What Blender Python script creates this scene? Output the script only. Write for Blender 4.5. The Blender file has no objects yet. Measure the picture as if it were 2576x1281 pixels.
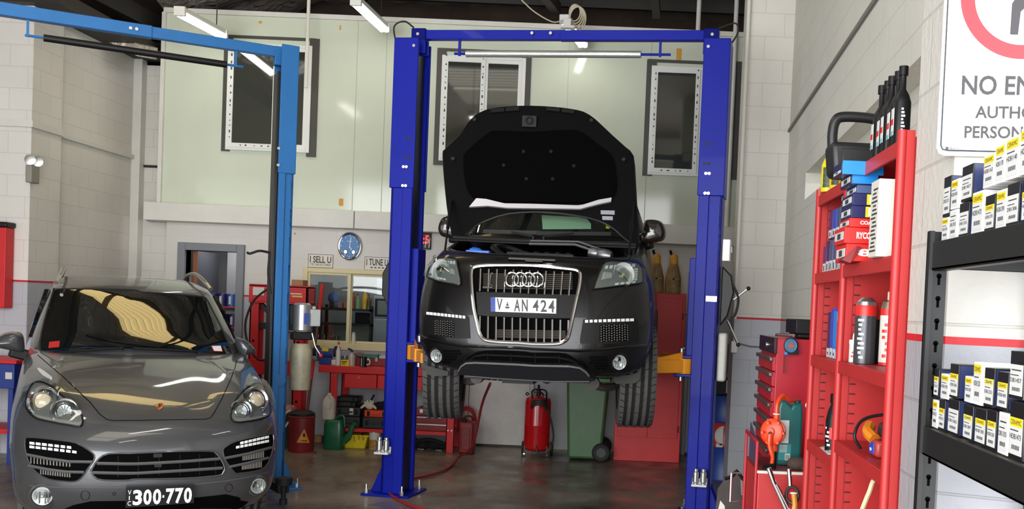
import bpy, bmesh, math, random
from mathutils import Vector, Matrix
from mathutils.bvhtree import BVHTree
from mathutils.geometry import delaunay_2d_cdt
random.seed(7)
scene = bpy.context.scene
COL = scene.collection
V = Vector
sin, cos, pi, rad = math.sin, math.cos, math.pi, math.radians
# ------------------------------------------------------------ camera
FPX, CX, CY = 2600.0, 1597.0, 855.0
TH, RO = 0.03, 0.043
EYE = V((0, 0, 1.91))
_f = V((0, cos(TH), -sin(TH))); _r = V((1, 0, 0)); _u = V((0, sin(TH), cos(TH)))
CR = _r*cos(RO) + _u*sin(RO); CU = _u*cos(RO) - _r*sin(RO)
cam = bpy.data.objects.new('camera', bpy.data.cameras.new('camera'))
COL.objects.link(cam); scene.camera = cam
cam.matrix_world = Matrix(((CR.x, CU.x, -_f.x, EYE.x), (CR.y, CU.y, -_f.y, EYE.y), (CR.z, CU.z, -_f.z, EYE.z), (0, 0, 0, 1)))
cam.data.sensor_width = 36; cam.data.lens = 36*FPX/2576
cam.data.shift_x = (1288-CX)/2576; cam.data.shift_y = (CY-640.5)/2576
cam.data.clip_start = .02; cam.data.clip_end = 200
# ------------------------------------------------------------ light and exposure
w = bpy.data.worlds.new('world'); scene.world = w; w.use_nodes = True
bg = w.node_tree.nodes['Background']; bg.inputs[0].default_value = (.93, .97, 1, 1); bg.inputs[1].default_value = 1.25
scene.view_settings.view_transform = 'Standard'
try: scene.view_settings.look = 'None'
except Exception: pass
scene.view_settings.gamma = 1; scene.view_settings.exposure = 0.5
try: scene.view_settings.use_curve_mapping = False
except Exception: pass
def area(name, loc, aim, sx, sy, power, col=(1, 1, 1)):
    l = bpy.data.lights.new(name, 'AREA'); l.shape = 'RECTANGLE'; l.size = sx; l.size_y = sy; l.energy = power; l.color = col
    o = bpy.data.objects.new(name, l); COL.objects.link(o); o.location = loc
    o.rotation_euler = (V(aim)-V(loc)).to_track_quat('-Z', 'Y').to_euler(); return o
area('roller_door_daylight', (-2.6, -1.6, 2.6), (-2.6, 10, 2.2), 11, 4.8, 900, (.97, .985, 1))

# ------------------------------------------------------------ helpers
def ray(px, py): return _f + CR*((px-CX)/FPX) - CU*((py-CY)/FPX)
def at(px, py, Y): d = ray(px, py); return EYE + d*(Y/d.y)
def atx(px, py, X): d = ray(px, py); return EYE + d*(X/d.x)
def ground(px, py, z=0.): d = ray(px, py); return EYE + d*((z-EYE.z)/d.z)
def lin(c): c = c/255.; return c/12.92 if c <= .04045 else ((c+.055)/1.055)**2.4
MATS = {}
def mat(name, rgb, rough=.5, metal=0., var=0., scale=8., bump=0., bscale=60., emit=0., coat=0., trans=0., spec=.5, tint=None, alpha=1.):
    if name in MATS: return MATS[name]
    m = bpy.data.materials.new(name); m.use_nodes = True; nt = m.node_tree; b = nt.nodes['Principled BSDF']
    c = (lin(rgb[0]), lin(rgb[1]), lin(rgb[2]), 1)
    b.inputs['Base Color'].default_value = c; b.inputs['Roughness'].default_value = rough; b.inputs['Metallic'].default_value = metal
    b.inputs['Coat Weight'].default_value = coat; b.inputs['Coat Roughness'].default_value = .04; b.inputs['Transmission Weight'].default_value = trans
    b.inputs['Specular IOR Level'].default_value = spec; b.inputs['Alpha'].default_value = alpha
    if emit: b.inputs['Emission Color'].default_value = c; b.inputs['Emission Strength'].default_value = emit
    if var or bump:
        tc = nt.nodes.new('ShaderNodeTexCoord')
    if var:
        n = nt.nodes.new('ShaderNodeTexNoise'); n.inputs['Scale'].default_value = scale; n.inputs['Detail'].default_value = 6; n.inputs['Roughness'].default_value = .65
        nt.links.new(tc.outputs['Object'], n.inputs['Vector'])
        r = nt.nodes.new('ShaderNodeValToRGB'); r.color_ramp.elements[0].position = .33; r.color_ramp.elements[1].position = .67
        t = tint and (lin(tint[0]), lin(tint[1]), lin(tint[2]), 1) or tuple(x*(1-var) for x in c[:3])+(1,)
        r.color_ramp.elements[0].color = t; r.color_ramp.elements[1].color = c if tint else tuple(min(1, x*(1+var*.4)) for x in c[:3])+(1,)
        nt.links.new(n.outputs['Fac'], r.inputs['Fac']); nt.links.new(r.outputs['Color'], b.inputs['Base Color'])
    if bump:
        n2 = nt.nodes.new('ShaderNodeTexNoise'); n2.inputs['Scale'].default_value = bscale; n2.inputs['Detail'].default_value = 4
        nt.links.new(tc.outputs['Object'], n2.inputs['Vector'])
        bp = nt.nodes.new('ShaderNodeBump'); bp.inputs['Strength'].default_value = bump; bp.inputs['Distance'].default_value = .02
        nt.links.new(n2.outputs['Fac'], bp.inputs['Height']); nt.links.new(bp.outputs['Normal'], b.inputs['Normal'])
    MATS[name] = m; return m
def block_wall(name, axis, zred, up, low, bump=.35, rowz=.238, zoff=0., bscale=70, mort=.84):
    """painted concrete block: white above a red line, grey below, mortar joints as bump"""
    m = bpy.data.materials.new(name); m.use_nodes = True; nt = m.node_tree; b = nt.nodes['Principled BSDF']; N = nt.nodes.new; L = nt.links.new
    tc = N('ShaderNodeTexCoord'); sp = N('ShaderNodeSeparateXYZ'); L(tc.outputs['Object'], sp.inputs[0]); cb = N('ShaderNodeCombineXYZ')
    L(sp.outputs[axis], cb.inputs[0])
    az = N('ShaderNodeMath'); az.operation = 'ADD'; az.inputs[1].default_value = zoff; L(sp.outputs['Z'], az.inputs[0]); L(az.outputs[0], cb.inputs[1])
    br = N('ShaderNodeTexBrick'); L(cb.outputs[0], br.inputs['Vector']); br.inputs['Scale'].default_value = 1
    br.inputs['Brick Width'].default_value = .4; br.inputs['Row Height'].default_value = rowz; br.inputs['Mortar Size'].default_value = .005; br.inputs['Mortar Smooth'].default_value = .4
    br.inputs['Color1'].default_value = (1, 1, 1, 1); br.inputs['Color2'].default_value = (.97, .97, .97, 1); br.inputs['Mortar'].default_value = (mort, mort, mort*.985, 1)
    nz = N('ShaderNodeTexNoise'); nz.inputs['Scale'].default_value = .9; nz.inputs['Detail'].default_value = 5; L(tc.outputs['Object'], nz.inputs['Vector'])
    nzs = N('ShaderNodeMath'); nzs.operation = 'MULTIPLY_ADD'; nzs.inputs[1].default_value = .012; nzs.inputs[2].default_value = zred-.006; L(nz.outputs['Fac'], nzs.inputs[0])
    gt = N('ShaderNodeMath'); gt.operation = 'GREATER_THAN'; L(sp.outputs['Z'], gt.inputs[0]); L(nzs.outputs[0], gt.inputs[1])
    mx = N('ShaderNodeMix'); mx.data_type = 'RGBA'; L(gt.outputs[0], mx.inputs[0])
    mx.inputs[6].default_value = tuple(lin(x) for x in low)+(1,); mx.inputs[7].default_value = tuple(lin(x) for x in up)+(1,)
    mu = N('ShaderNodeMix'); mu.data_type = 'RGBA'; mu.blend_type = 'MULTIPLY'; mu.inputs[0].default_value = 1; L(mx.outputs[2], mu.inputs[6]); L(br.outputs['Color'], mu.inputs[7])
    rp = N('ShaderNodeValToRGB'); rp.color_ramp.elements[0].position = .3; rp.color_ramp.elements[0].color = (.91, .905, .89, 1); rp.color_ramp.elements[1].position = .62; L(nz.outputs['Fac'], rp.inputs[0])
    m2 = N('ShaderNodeMix'); m2.data_type = 'RGBA'; m2.blend_type = 'MULTIPLY'; m2.inputs[0].default_value = 1; L(mu.outputs[2], m2.inputs[6]); L(rp.outputs[0], m2.inputs[7])
    sb = N('ShaderNodeMath'); sb.operation = 'SUBTRACT'; L(sp.outputs['Z'], sb.inputs[0]); L(nzs.outputs[0], sb.inputs[1])
    ab = N('ShaderNodeMath'); ab.operation = 'ABSOLUTE'; L(sb.outputs[0], ab.inputs[0])
    lt = N('ShaderNodeMath'); lt.operation = 'LESS_THAN'; lt.inputs[1].default_value = .011; L(ab.outputs[0], lt.inputs[0])
    m3 = N('ShaderNodeMix'); m3.data_type = 'RGBA'; L(lt.outputs[0], m3.inputs[0]); L(m2.outputs[2], m3.inputs[6]); m3.inputs[7].default_value = (lin(190), lin(22), lin(35), 1)
    L(m3.outputs[2], b.inputs['Base Color']); b.inputs['Roughness'].default_value = .55
    n2 = N('ShaderNodeTexNoise'); n2.inputs['Scale'].default_value = bscale; n2.inputs['Detail'].default_value = 3; L(tc.outputs['Object'], n2.inputs['Vector'])
    ad = N('ShaderNodeMath'); ad.operation = 'MULTIPLY_ADD'; ad.inputs[1].default_value = -1.6; L(br.outputs['Fac'], ad.inputs[0]); L(n2.outputs['Fac'], ad.inputs[2])
    bp = N('ShaderNodeBump'); bp.inputs['Strength'].default_value = bump; bp.inputs['Distance'].default_value = .008; L(ad.outputs[0], bp.inputs['Height']); L(bp.outputs[0], b.inputs['Normal'])
    return m
_txt = {}
def glyphs(s, off=0.):
    k = (s, off)
    if k not in _txt:
        cu = bpy.data.curves.new('t', 'FONT'); cu.body = s; cu.size = 1; cu.offset = off; cu.resolution_u = 3
        o = bpy.data.objects.new('t', cu); COL.objects.link(o); bpy.context.view_layer.update()
        me = bpy.data.meshes.new_from_object(o.evaluated_get(bpy.context.evaluated_depsgraph_get()))
        vs = [v.co.copy() for v in me.vertices]; fs = [tuple(p.vertices) for p in me.polygons]
        bpy.data.objects.remove(o); bpy.data.curves.remove(cu); bpy.data.meshes.remove(me)
        x0 = min(v.x for v in vs); x1 = max(v.x for v in vs); y0 = min(v.y for v in vs); y1 = max(v.y for v in vs)
        _txt[k] = ([((v.x-x0)/(x1-x0), (v.y-y0)/(y1-y0)) for v in vs], fs)
    return _txt[k]
class M:
    """collects shapes; every shape is added through the current transform T"""
    def __init__(s, T=None): s.v = []; s.f = []; s.m = []; s.T = T; s.mi = 0
    def add(s, vs, fs, mi=None):
        n = len(s.v); mi = s.mi if mi is None else mi
        s.v += [(s.T @ V(p)) if s.T else V(p) for p in vs]
        for f in fs: s.f.append([n+i for i in f]); s.m.append(mi)
        return s
    def box(s, a, b, mi=None):
        x0, x1 = sorted((a[0], b[0])); y0, y1 = sorted((a[1], b[1])); z0, z1 = sorted((a[2], b[2]))
        return s.add([(x0, y0, z0), (x1, y0, z0), (x1, y1, z0), (x0, y1, z0), (x0, y0, z1), (x1, y0, z1), (x1, y1, z1), (x0, y1, z1)],
                     [(3, 2, 1, 0), (4, 5, 6, 7), (0, 1, 5, 4), (1, 2, 6, 5), (2, 3, 7, 6), (3, 0, 4, 7)], mi)
    def bar(s, p0, p1, w, h=None, mi=None, up=(0, 0, 1)):
        p0, p1 = V(p0), V(p1); h = h or w; d = (p1-p0).normalized(); u = V(up)
        if abs(d.dot(u)) > .99: u = V((0, 1, 0))
        a = d.cross(u).normalized()*w/2; b = a.cross(d).normalized()*h/2
        return s.add([p+q for p in (p0, p1) for q in (-a-b, a-b, a+b, -a+b)], [(3, 2, 1, 0), (4, 5, 6, 7), (0, 1, 5, 4), (1, 2, 6, 5), (2, 3, 7, 6), (3, 0, 4, 7)], mi)
    def cyl(s, p0, p1, r, r2=None, n=16, mi=None):
        p0, p1 = V(p0), V(p1); r2 = r if r2 is None else r2
        return s.rev([(0, 0), (r, 0), (r2, (p1-p0).length), (0, (p1-p0).length)], p0, p1-p0, n, mi)
    def rev(s, prof, o, ax, n=20, mi=None, zs=1.):
        """lathe: prof of (radius, height along ax)"""
        o = V(o); ax = V(ax).normalized(); u = V((1, 0, 0)) if abs(ax.x) < .9 else V((0, 1, 0)); a = ax.cross(u).normalized(); b = ax.cross(a)
        vs, fs = [], []
        for (r, h) in prof:
            for k in range(n):
                t = 2*pi*k/n; q = a*cos(t)*r + b*sin(t)*r; q.z *= zs; vs.append(o+ax*h+q)
        for i in range(len(prof)-1):
            for k in range(n):
                k2 = (k+1) % n; f = [i*n+k, i*n+k2, (i+1)*n+k2, (i+1)*n+k]
                if prof[i][0] == 0: f = [i*n, (i+1)*n+k2, (i+1)*n+k]
                elif prof[i+1][0] == 0: f = [i*n+k, i*n+k2, (i+1)*n]
                fs.append(f)
        return s.add(vs, fs, mi)
    def tube(s, pts, r, n=8, mi=None, closed=False):
        pts = [V(p) for p in pts]; k = len(pts); vs, fs = [], []; pa = None
        for i, p in enumerate(pts):
            d = ((pts[(i+1) % k]-pts[i-1]) if closed or 0 < i < k-1 else (pts[1]-pts[0] if i == 0 else pts[-1]-pts[-2])).normalized()
            if pa is None: u = V((0, 0, 1)) if abs(d.z) < .9 else V((1, 0, 0)); a = d.cross(u).normalized()
            else: a = (pa-d*pa.dot(d)).normalized()
            pa = a; b = d.cross(a); rr = r[i] if isinstance(r, (list, tuple)) else r
            vs += [p+(a*cos(2*pi*j/n)+b*sin(2*pi*j/n))*rr for j in range(n)]
        for i in range(k if closed else k-1):
            i2 = (i+1) % k; fs += [(i*n+j, i*n+(j+1) % n, i2*n+(j+1) % n, i2*n+j) for j in range(n)]
        if not closed: fs += [tuple(range(n-1, -1, -1)), tuple((k-1)*n+j for j in range(n))]
        return s.add(vs, fs, mi)
    def prism(s, poly, d, mi=None):
        """closed polygon of 3D points extruded by vector d"""
        n = len(poly); d = V(d); P = [V(p) for p in poly]
        return s.add(P+[p+d for p in P], [tuple(range(n-1, -1, -1)), tuple(range(n, 2*n))]+[(i, (i+1) % n, n+(i+1) % n, n+i) for i in range(n)], mi)
    def quad(s, a, b, c, d, mi=None): return s.add([a, b, c, d], [(0, 1, 2, 3)], mi)
    def grid(s, rows, mi=None, wrap=False):
        n = len(rows[0]); vs = [p for r in rows for p in r]; fs = []
        for i in range(len(rows)-1):
            for j in range(n if wrap else n-1): j2 = (j+1) % n; fs.append((i*n+j, i*n+j2, (i+1)*n+j2, (i+1)*n+j))
        return s.add(vs, fs, mi)
    def ball(s, c, r, n=12, mi=None):
        c = V(c); r = (r, r, r) if not hasattr(r, '__len__') else r; vs = [c+V((0, 0, -r[2]))]; fs = []; m = n//2
        for i in range(1, m):
            t = -pi/2+pi*i/m
            for k in range(n): vs.append(c+V((r[0]*cos(t)*cos(2*pi*k/n), r[1]*cos(t)*sin(2*pi*k/n), r[2]*sin(t))))
        vs.append(c+V((0, 0, r[2]))); L = len(vs)-1
        for k in range(n):
            k2 = (k+1) % n; fs.append((0, 1+k2, 1+k)); fs.append((L, L-n+k, L-n+k2))
            for i in range(m-2): fs.append((1+i*n+k, 1+i*n+k2, 1+(i+1)*n+k2, 1+(i+1)*n+k))
        return s.add(vs, fs, mi)
    def ring(s, c, ax, R, r, n=28, k=8, mi=None, zs=1.):
        c = V(c); ax = V(ax).normalized(); u = V((0, 0, 1)) if abs(ax.z) < .9 else V((1, 0, 0)); a = ax.cross(u).normalized(); b = a.cross(ax)
        pts = []
        for i in range(n): q = a*cos(2*pi*i/n)*R+b*sin(2*pi*i/n)*R; q.z *= zs; pts.append(c+q)
        return s.tube(pts, r, k, mi, True)
    def text(s, t, p0, u, v, mi=None, off=0.):
        """flat lettering that fills the parallelogram p0, p0+u, p0+v"""
        g, f = glyphs(t, off); p0, u, v = V(p0), V(u), V(v)
        return s.add([p0+u*a+v*b for a, b in g], f, mi)
def obj(name, mb, mats, parent=None, bevel=0., ang=35, seg=2, fix=True, smooth=True):
    me = bpy.data.meshes.new(name); org = V((0, 0, 0)); p = parent
    if p is not None: org = V(p['org'])
    me.from_pydata([v-org for v in mb.v], [], mb.f)
    for m in (mats if isinstance(mats, (list, tuple)) else [mats]): me.materials.append(m)
    me.polygons.foreach_set('material_index', mb.m); me.update()
    if fix:
        b = bmesh.new(); b.from_mesh(me); bmesh.ops.recalc_face_normals(b, faces=b.faces); b.to_mesh(me); b.free()
    if smooth:
        me.polygons.foreach_set('use_smooth', [True]*len(me.polygons)); me.set_sharp_from_angle(angle=rad(ang))
    o = bpy.data.objects.new(name, me); COL.objects.link(o)
    if parent is not None: o.parent = parent
    o['org'] = org
    if bevel:
        bv = o.modifiers.new('bevel', 'BEVEL'); bv.width = bevel; bv.segments = seg; bv.limit_method = 'ANGLE'; bv.angle_limit = rad(40)
    return o
def thing(name, label, cat, loc, group=None):
    o = bpy.data.objects.new(name, None); COL.objects.link(o); o.location = loc; o.empty_display_size = .1; o['org'] = V(loc)
    o['label'] = label; o['category'] = cat
    if group: o['group'] = group
    return o
def tag(o, label, cat, group=None, kind=None):
    o['label'] = label; o['category'] = cat
    if group: o['group'] = group
    if kind: o['kind'] = kind
    return o
def fr(s, x0, z0, x1, z1, l, r, b, t, y0, y1, mi=None):
    """upright rectangular frame in four pieces that do not overlap"""
    s.box((x0, y0, z0), (x0+l, y1, z1), mi).box((x1-r, y0, z0), (x1, y1, z1), mi); b and s.box((x0+l, y0, z0), (x1-r, y1, z0+b), mi)
    return s.box((x0+l, y0, z1-t), (x1-r, y1, z1), mi) if t else s
def solo(name, label, cat, mb, mats, group=None, **k):
    """a thing that is one mesh; its origin goes to the middle of its base"""
    xs = [v.x for v in mb.v]; ys = [v.y for v in mb.v]; zs = [v.z for v in mb.v]
    c = V(((min(xs)+max(xs))/2, (min(ys)+max(ys))/2, min(zs))); mb.v = [v-c for v in mb.v]
    o = obj(name, mb, mats, **k); o.location = c; return tag(o, label, cat, group)
def struct(name, mb, mats, parent=None, **k):
    o = obj(name, mb, mats, parent, **k)
    if parent is None: o['kind'] = 'structure'
    return o
def clone(o, shift, label=None, group=None):
    """a copy of a thing with copies of its parts, moved by shift"""
    def rec(a, par):
        c = a.copy(); COL.objects.link(c); c.parent = par
        for ch in list(a.children): rec(ch, c)
        return c
    r = rec(o, None); r.location = o.location+V(shift)
    if label: r['label'] = label
    if group: r['group'] = group
    return r
def rotz(a, c=(0, 0, 0)): c = V(c); return Matrix.Translation(c) @ Matrix.Rotation(a, 4, 'Z') @ Matrix.Translation(-c)
def frame(o, a=0.): return Matrix.Translation(V(o)) @ Matrix.Rotation(a, 4, 'Z')
def spl(P, n):
    """smooth curve through points"""
    P = [V(p) for p in P]; out = []; Q = [P[0]*2-P[1]]+P+[P[-1]*2-P[-2]]
    for i in range(len(P)-1):
        a, b, c, d = Q[i:i+4]
        for k in range(n):
            t = k/n; out.append(.5*((2*b)+(c-a)*t+(2*a-5*b+4*c-d)*t*t+(3*b-a-3*c+d)*t**3))
    return out+[P[-1]]
# ============================================================ the building
def floor_mat():
    m = bpy.data.materials.new('oily_concrete'); m.use_nodes = True; nt = m.node_tree; b = nt.nodes['Principled BSDF']; N = nt.nodes.new; L = nt.links.new
    tc = N('ShaderNodeTexCoord'); a = N('ShaderNodeTexNoise'); a.inputs['Scale'].default_value = .9; a.inputs['Detail'].default_value = 8; a.inputs['Roughness'].default_value = .62; L(tc.outputs['Object'], a.inputs[0])
    r = N('ShaderNodeValToRGB'); e = r.color_ramp.elements; e[0].position = .3; e[0].color = (lin(62), lin(58), lin(55), 1); e[1].position = .72; e[1].color = (lin(158), lin(146), lin(128), 1)
    x = e.new(.5); x.color = (lin(122), lin(111), lin(98), 1); L(a.outputs['Fac'], r.inputs[0]); L(r.outputs[0], b.inputs['Base Color'])
    c = N('ShaderNodeTexNoise'); c.inputs['Scale'].default_value = 2.3; c.inputs['Detail'].default_value = 7; L(tc.outputs['Object'], c.inputs[0])
    q = N('ShaderNodeMapRange'); q.inputs[1].default_value = .35; q.inputs[2].default_value = .68; q.inputs[3].default_value = .2; q.inputs[4].default_value = .5; L(c.outputs['Fac'], q.inputs[0]); L(q.outputs[0], b.inputs['Roughness'])
    d = N('ShaderNodeTexNoise'); d.inputs['Scale'].default_value = 35; L(tc.outputs['Object'], d.inputs[0]); bp = N('ShaderNodeBump'); bp.inputs['Strength'].default_value = .12; bp.inputs['Distance'].default_value = .01
    L(d.outputs['Fac'], bp.inputs['Height']); L(bp.outputs[0], b.inputs['Normal']); return m
WH, GR = (222, 218, 210), (184, 186, 192)
BX = block_wall('painted_block_across', 'X', 1.86, WH, GR); BY = block_wall('painted_block_along', 'Y', 1.86, WH, GR)
BR = block_wall('painted_block_right', 'Y', 1.86, (218, 217, 208), GR)
WHT = mat('white_paint', (214, 212, 204), .45, var=.06, scale=3); STEEL = mat('dark_steel', (44, 40, 38), .6, .3)
PANEL = mat('glossy_panel', (203, 210, 192), .08, var=.05, scale=.6, spec=.45)
struct('floor', M().box((-14, -4, -.2), (4, 19, 0)), floor_mat(), smooth=False)
YB = 13.7
# ---- back wall below the office, with a doorway and a window opening
s = M(); zt = 2.8
dx0, dx1, dz = -5.98, -5.30, 2.43
wx0, wx1, wz0, wz1 = -4.37, -3.16, 1.26, 2.24
for a in ((-6.25, dx0, 0, zt), (dx0, dx1, dz, zt), (dx1, wx0, 0, zt), (wx0, wx1, 0, wz0), (wx0, wx1, wz1, zt), (wx1, 1.9, 0, zt)):
    s.box((a[0], YB, a[2]), (a[1], YB+.15, a[3]))
struct('wall_back', s, block_wall('painted_back_wall', 'X', 1.86, WH, GR, bump=.12, mort=.93), smooth=False)
struct('wall_back_office', M().box((-6.29, YB-.12, 3.02), (1.9, YB+.15, 5.53)), PANEL, smooth=False)
t = M()
for x in (-3.78, -3.4, -1.02, .05): t.box((x, YB-.124, 3.02), (x+.008, YB-.12, 5.5))
struct('trim_panel_joint', t, mat('joint', (170, 176, 160), .5), smooth=False)
struct('trim_office_top', M().box((-6.3, YB-.16, 5.5), (1.9, YB-.1, 5.56)).box((-6.32, YB-.16, 3.02), (-6.27, YB-.1, 5.5)), WHT, smooth=False)
struct('trim_bulkhead', M().box((-6.42, YB-.3, 2.79), (-3.7, YB+.1, 3.02)).box((-3.69, YB-.3, 2.79), (-1.9, YB+.1, 3.02)).box((-1.89, YB-.3, 2.77), (2.0, YB+.1, 3.02)), WHT, bevel=.006, smooth=False)
# ---- left side
BXL = block_wall('painted_block_left_front', 'X', 1.925, WH, GR); BYL = block_wall('painted_block_left', 'Y', 1.925, WH, GR)
struct('wall_left_front', M().box((-13, 11.45, 0), (-6.75, 12.04, 5.2)), BXL, smooth=False)
struct('wall_left_pier', M().box((-6.76, 11.452, 0), (-6.745, 12.04, 4.95)), BYL, smooth=False)
struct('wall_left', M().box((-7.1, 12.04, 0), (-6.82, 13.95, 4.97)), BYL, smooth=False)
struct('trim_left', M().box((-13, 11.41, 3.62), (-6.71, 12.04, 3.69)).box((-6.83, 12.04, 3.62), (-6.78, 13.9, 3.67)), WHT, smooth=False)
struct('wall_left_column', M().box((-7.1, 13.86, 0), (-6.71, 13.999, 4.95)), WHT, smooth=False)
struct('wall_left_corner', M().box((-7.2, 14.0, 0), (-6.2, 14.2, 4.9)), BX, smooth=False)
struct('trim_corner', M().box((-7.2, 13.97, 3.53), (-6.2, 14.0, 3.56)), STEEL, smooth=False)
# ---- right side
struct('wall_right_column', M().box((1.02, 10.7, 0), (2.2, 11.15, 7)), BX, smooth=False)
def wr(y): return 1.50-(10.7-y)*.033            # face of the right wall
def strip(z0, z1, dd, y0, y1): return [V((wr(y)+dd, y, z)) for y, z in ((y0, z0), (y1, z0), (y1, z1), (y0, z1))]
s = M()
for z0, z1, dd, y0, y1 in ((0, 2.94, 0, 2.9, 10.75), (2.94, 3.18, .14, 2.9, 9.2), (2.94, 3.18, 0, 9.2, 10.75), (3.18, 7, 0, 2.9, 10.75)):
    s.prism(strip(z0, z1, dd, y0, y1), (.6-dd, 0, 0))
struct('wall_right', s, BR, smooth=False)
struct('trim_right', M().prism(strip(3.79, 3.82, -.02, 2.9, 10.7), (.04, 0, 0)), mat('seal', (120, 118, 112), .6), smooth=False)
struct('wall_right_pier', M().prism([(.87, 2.9, 0), (.87, 3.31, 0), (2.4, 3.31, 0), (2.4, 2.3, 0)], (0, 0, 7)), block_wall('painted_block_pier', 'Y', 1.86, (200, 198, 192), (158, 160, 167), .5, bscale=34), smooth=False)
# ---- roof: sheets on purlins, foil blanket sagging between them
def rz(x): return 5.35+min(1, max(0, (x+7.2)/2.2))*.95+max(0, x+5)*.02
ROOF = mat('roof_dark', (104, 88, 76), .75, var=.4, scale=1.5)
s = M(); xs = [-13, -7.2, -6.5, -5.8, -5, -3, -1, 1, 3.5]
s.grid([[(x, y, rz(x)+.35) for x in xs] for y in (-2.4, 16.5)])
struct('ceiling', s, ROOF)
struct('wall_front_lintel', M().box((-13.2, -2.6, 5.1), (3.5, -2.4, 7.2)), BX, smooth=False)
def foil_mat():
    m = bpy.data.materials.new('foil_blanket'); m.use_nodes = True; nt = m.node_tree; b = nt.nodes['Principled BSDF']; N = nt.nodes.new; L = nt.links.new
    b.inputs['Base Color'].default_value = (.5, .44, .38, 1); b.inputs['Metallic'].default_value = .35; b.inputs['Roughness'].default_value = .3
    tc = N('ShaderNodeTexCoord'); n = N('ShaderNodeTexNoise'); n.inputs['Scale'].default_value = 3; n.inputs['Detail'].default_value = 6; n.inputs['Distortion'].default_value = 1.2
    L(tc.outputs['Object'], n.inputs[0]); bp = N('ShaderNodeBump'); bp.inputs['Strength'].default_value = .9; bp.inputs['Distance'].default_value = .12; L(n.outputs['Fac'], bp.inputs['Height']); L(bp.outputs[0], b.inputs['Normal']); return m
# translucent corrugated roof sheets over the left bay
SKY = [mat('skylight_sheet', (236, 214, 152), .5, emit=2.6), mat('skylight_rib_shade', (150, 122, 60), .5, emit=1.)]  # darker strips paint in the ridge shading that an even glow hides
def skylight(x0, x1, y0, y1):
    s = M(); n = 32
    for k in range(n):
        a, b = y0+(y1-y0)*k/n, y0+(y1-y0)*(k+1)/n; h = [.12+.025*cos(pi*q/2) for q in (k, k+1)]
        s.quad((x0, a, rz(x0)+h[0]), (x1, a, rz(x1)+h[0]), (x1, b, rz(x1)+h[1]), (x0, b, rz(x0)+h[1]), 1 if k % 4 == 2 else 0)
    return s
SK = ((-7.15, -6.03, 11.28, 11.88), (-5.9, -4.62, 11.28, 11.88), (-4.5, -3.0, 11.28, 11.88), (-4.1, -2.5, 3.2, 4.9), (-4.1, -2.5, 5.1, 7.2))
SKW = [mat('skylight_sheet_white', (236, 230, 214), .5, emit=2.6), mat('skylight_rib_shade_grey', (120, 114, 104), .5, emit=.6)]  # dim grey strips paint the shading of the corrugation
for q in SK: struct('ceiling_skylight', skylight(*q), SKY if q[2] > 9 else SKW, fix=False, smooth=False)
s = M(); rows = []
for j in range(40):
    y = 8.2+j*.2; rows.append([(x/5, y, rz(x/5)+.18-.13*abs(sin(pi*(y-8.2)/1.15))+.03*sin(x*1.7+j)+.02*random.random()) for x in range(-33, 18)])
FO = s.grid(rows); FO.f, FO.m = zip(*[(f, 0) for f in FO.f if not any(q[0]-.15 < FO.v[f[0]].x < q[1]-.0 and q[2]-.25 < FO.v[f[0]].y < q[3] for q in SK)]); FO.f = list(FO.f); FO.m = list(FO.m)
tag(struct('ceiling_foil', FO, foil_mat(), ang=60), 'sagging silver foil insulation under the roof', 'insulation')
s = M()
for y in (9.35, 10.5, 12.8, 13.95): s.box((-6.9, y-.04, 5.9), (3, y+.04, 6.08))
struct('trim_purlins', s, STEEL, smooth=False)
s = M()
for x in (-6.95, -4.6, -1.1, 1.25): s.bar((x, 7, rz(x)-.05), (x+.5, 15, rz(x)-.05), .1, .22)
s.bar((-2.2, 9, 6.1), (-1.2, 13.5, 5.75), .12, .14); s.bar((-.1, 10, 6.15), (.1, 13.4, 5.7), .1, .12)
struct('trim_rafters', s, STEEL, smooth=False)
s = M(); pts = [at(x, y, 13.0) for x, y in ((205, 78), (262, 84), (318, 98), (350, 112), (347, 142), (300, 118), (250, 96))]; s.prism(pts, (0, .5, .08)); tag(struct('ceiling_eave_foil', s, foil_mat(), smooth=False), 'bright silver foil sheet hanging at the left eave', 'insulation')
s = M(); s.box((-7.2, 11.3, 4.95), (-6.4, 14.4, 5.1)).box((-7.3, 14.2, 5.0), (-6.2, 15.1, 5.25)); s.box((-6.4, 13.9, 4.85), (-6.2, 14.1, 5.0))
struct('trim_eaves', s, STEEL, smooth=False)
# ============================================================ windows, doors, lamps
BLK = mat('black_plastic', (18, 18, 19), .42, spec=.3); RUB = mat('black_rubber', (20, 20, 20), .7); CHR = mat('chrome', (225, 226, 228), .12, 1.); ZINC = mat('zinc', (190, 190, 186), .3, .9)
UPVC = mat('white_upvc', (222, 224, 220), .3); DSTRIP = mat('dark_flashing', (62, 58, 52), .5); INK = mat('dark_ink', (50, 55, 60), .6)
PANE = mat('dark_pane', (52, 55, 48), .04, spec=1., coat=.6); GREY = mat('grey_paint', (128, 131, 136), .5); CREAM = mat('cream_paint', (214, 203, 158), .45)
struct('wall_rear_shell', M().box((-13, 16.5, 0), (4, 16.7, 9)).box((-13.2, 2, 0), (-13, 16.7, 9)).box((3.3, 2.2, 0), (3.5, 16.7, 9)), ROOF, smooth=False)
Yw = YB-.12
def marks(mb, x0, x1, z0, z1, vert):
    z, lim = (z0, z1) if vert else (x0, x1)
    while z < lim-.1:
        z += random.uniform(.05, .12); k = random.choice((.01, .02, .035))
        if vert: mb.box(((x0+x1)/2-.008, Yw-.0555, z), ((x0+x1)/2+random.uniform(.004, .01), Yw-.05, z+k), 1)
        else: mb.box((z, Yw-.0555, (z0+z1)/2-.008), (z+k, Yw-.05, (z0+z1)/2+random.uniform(.004, .01)), 1)
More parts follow.
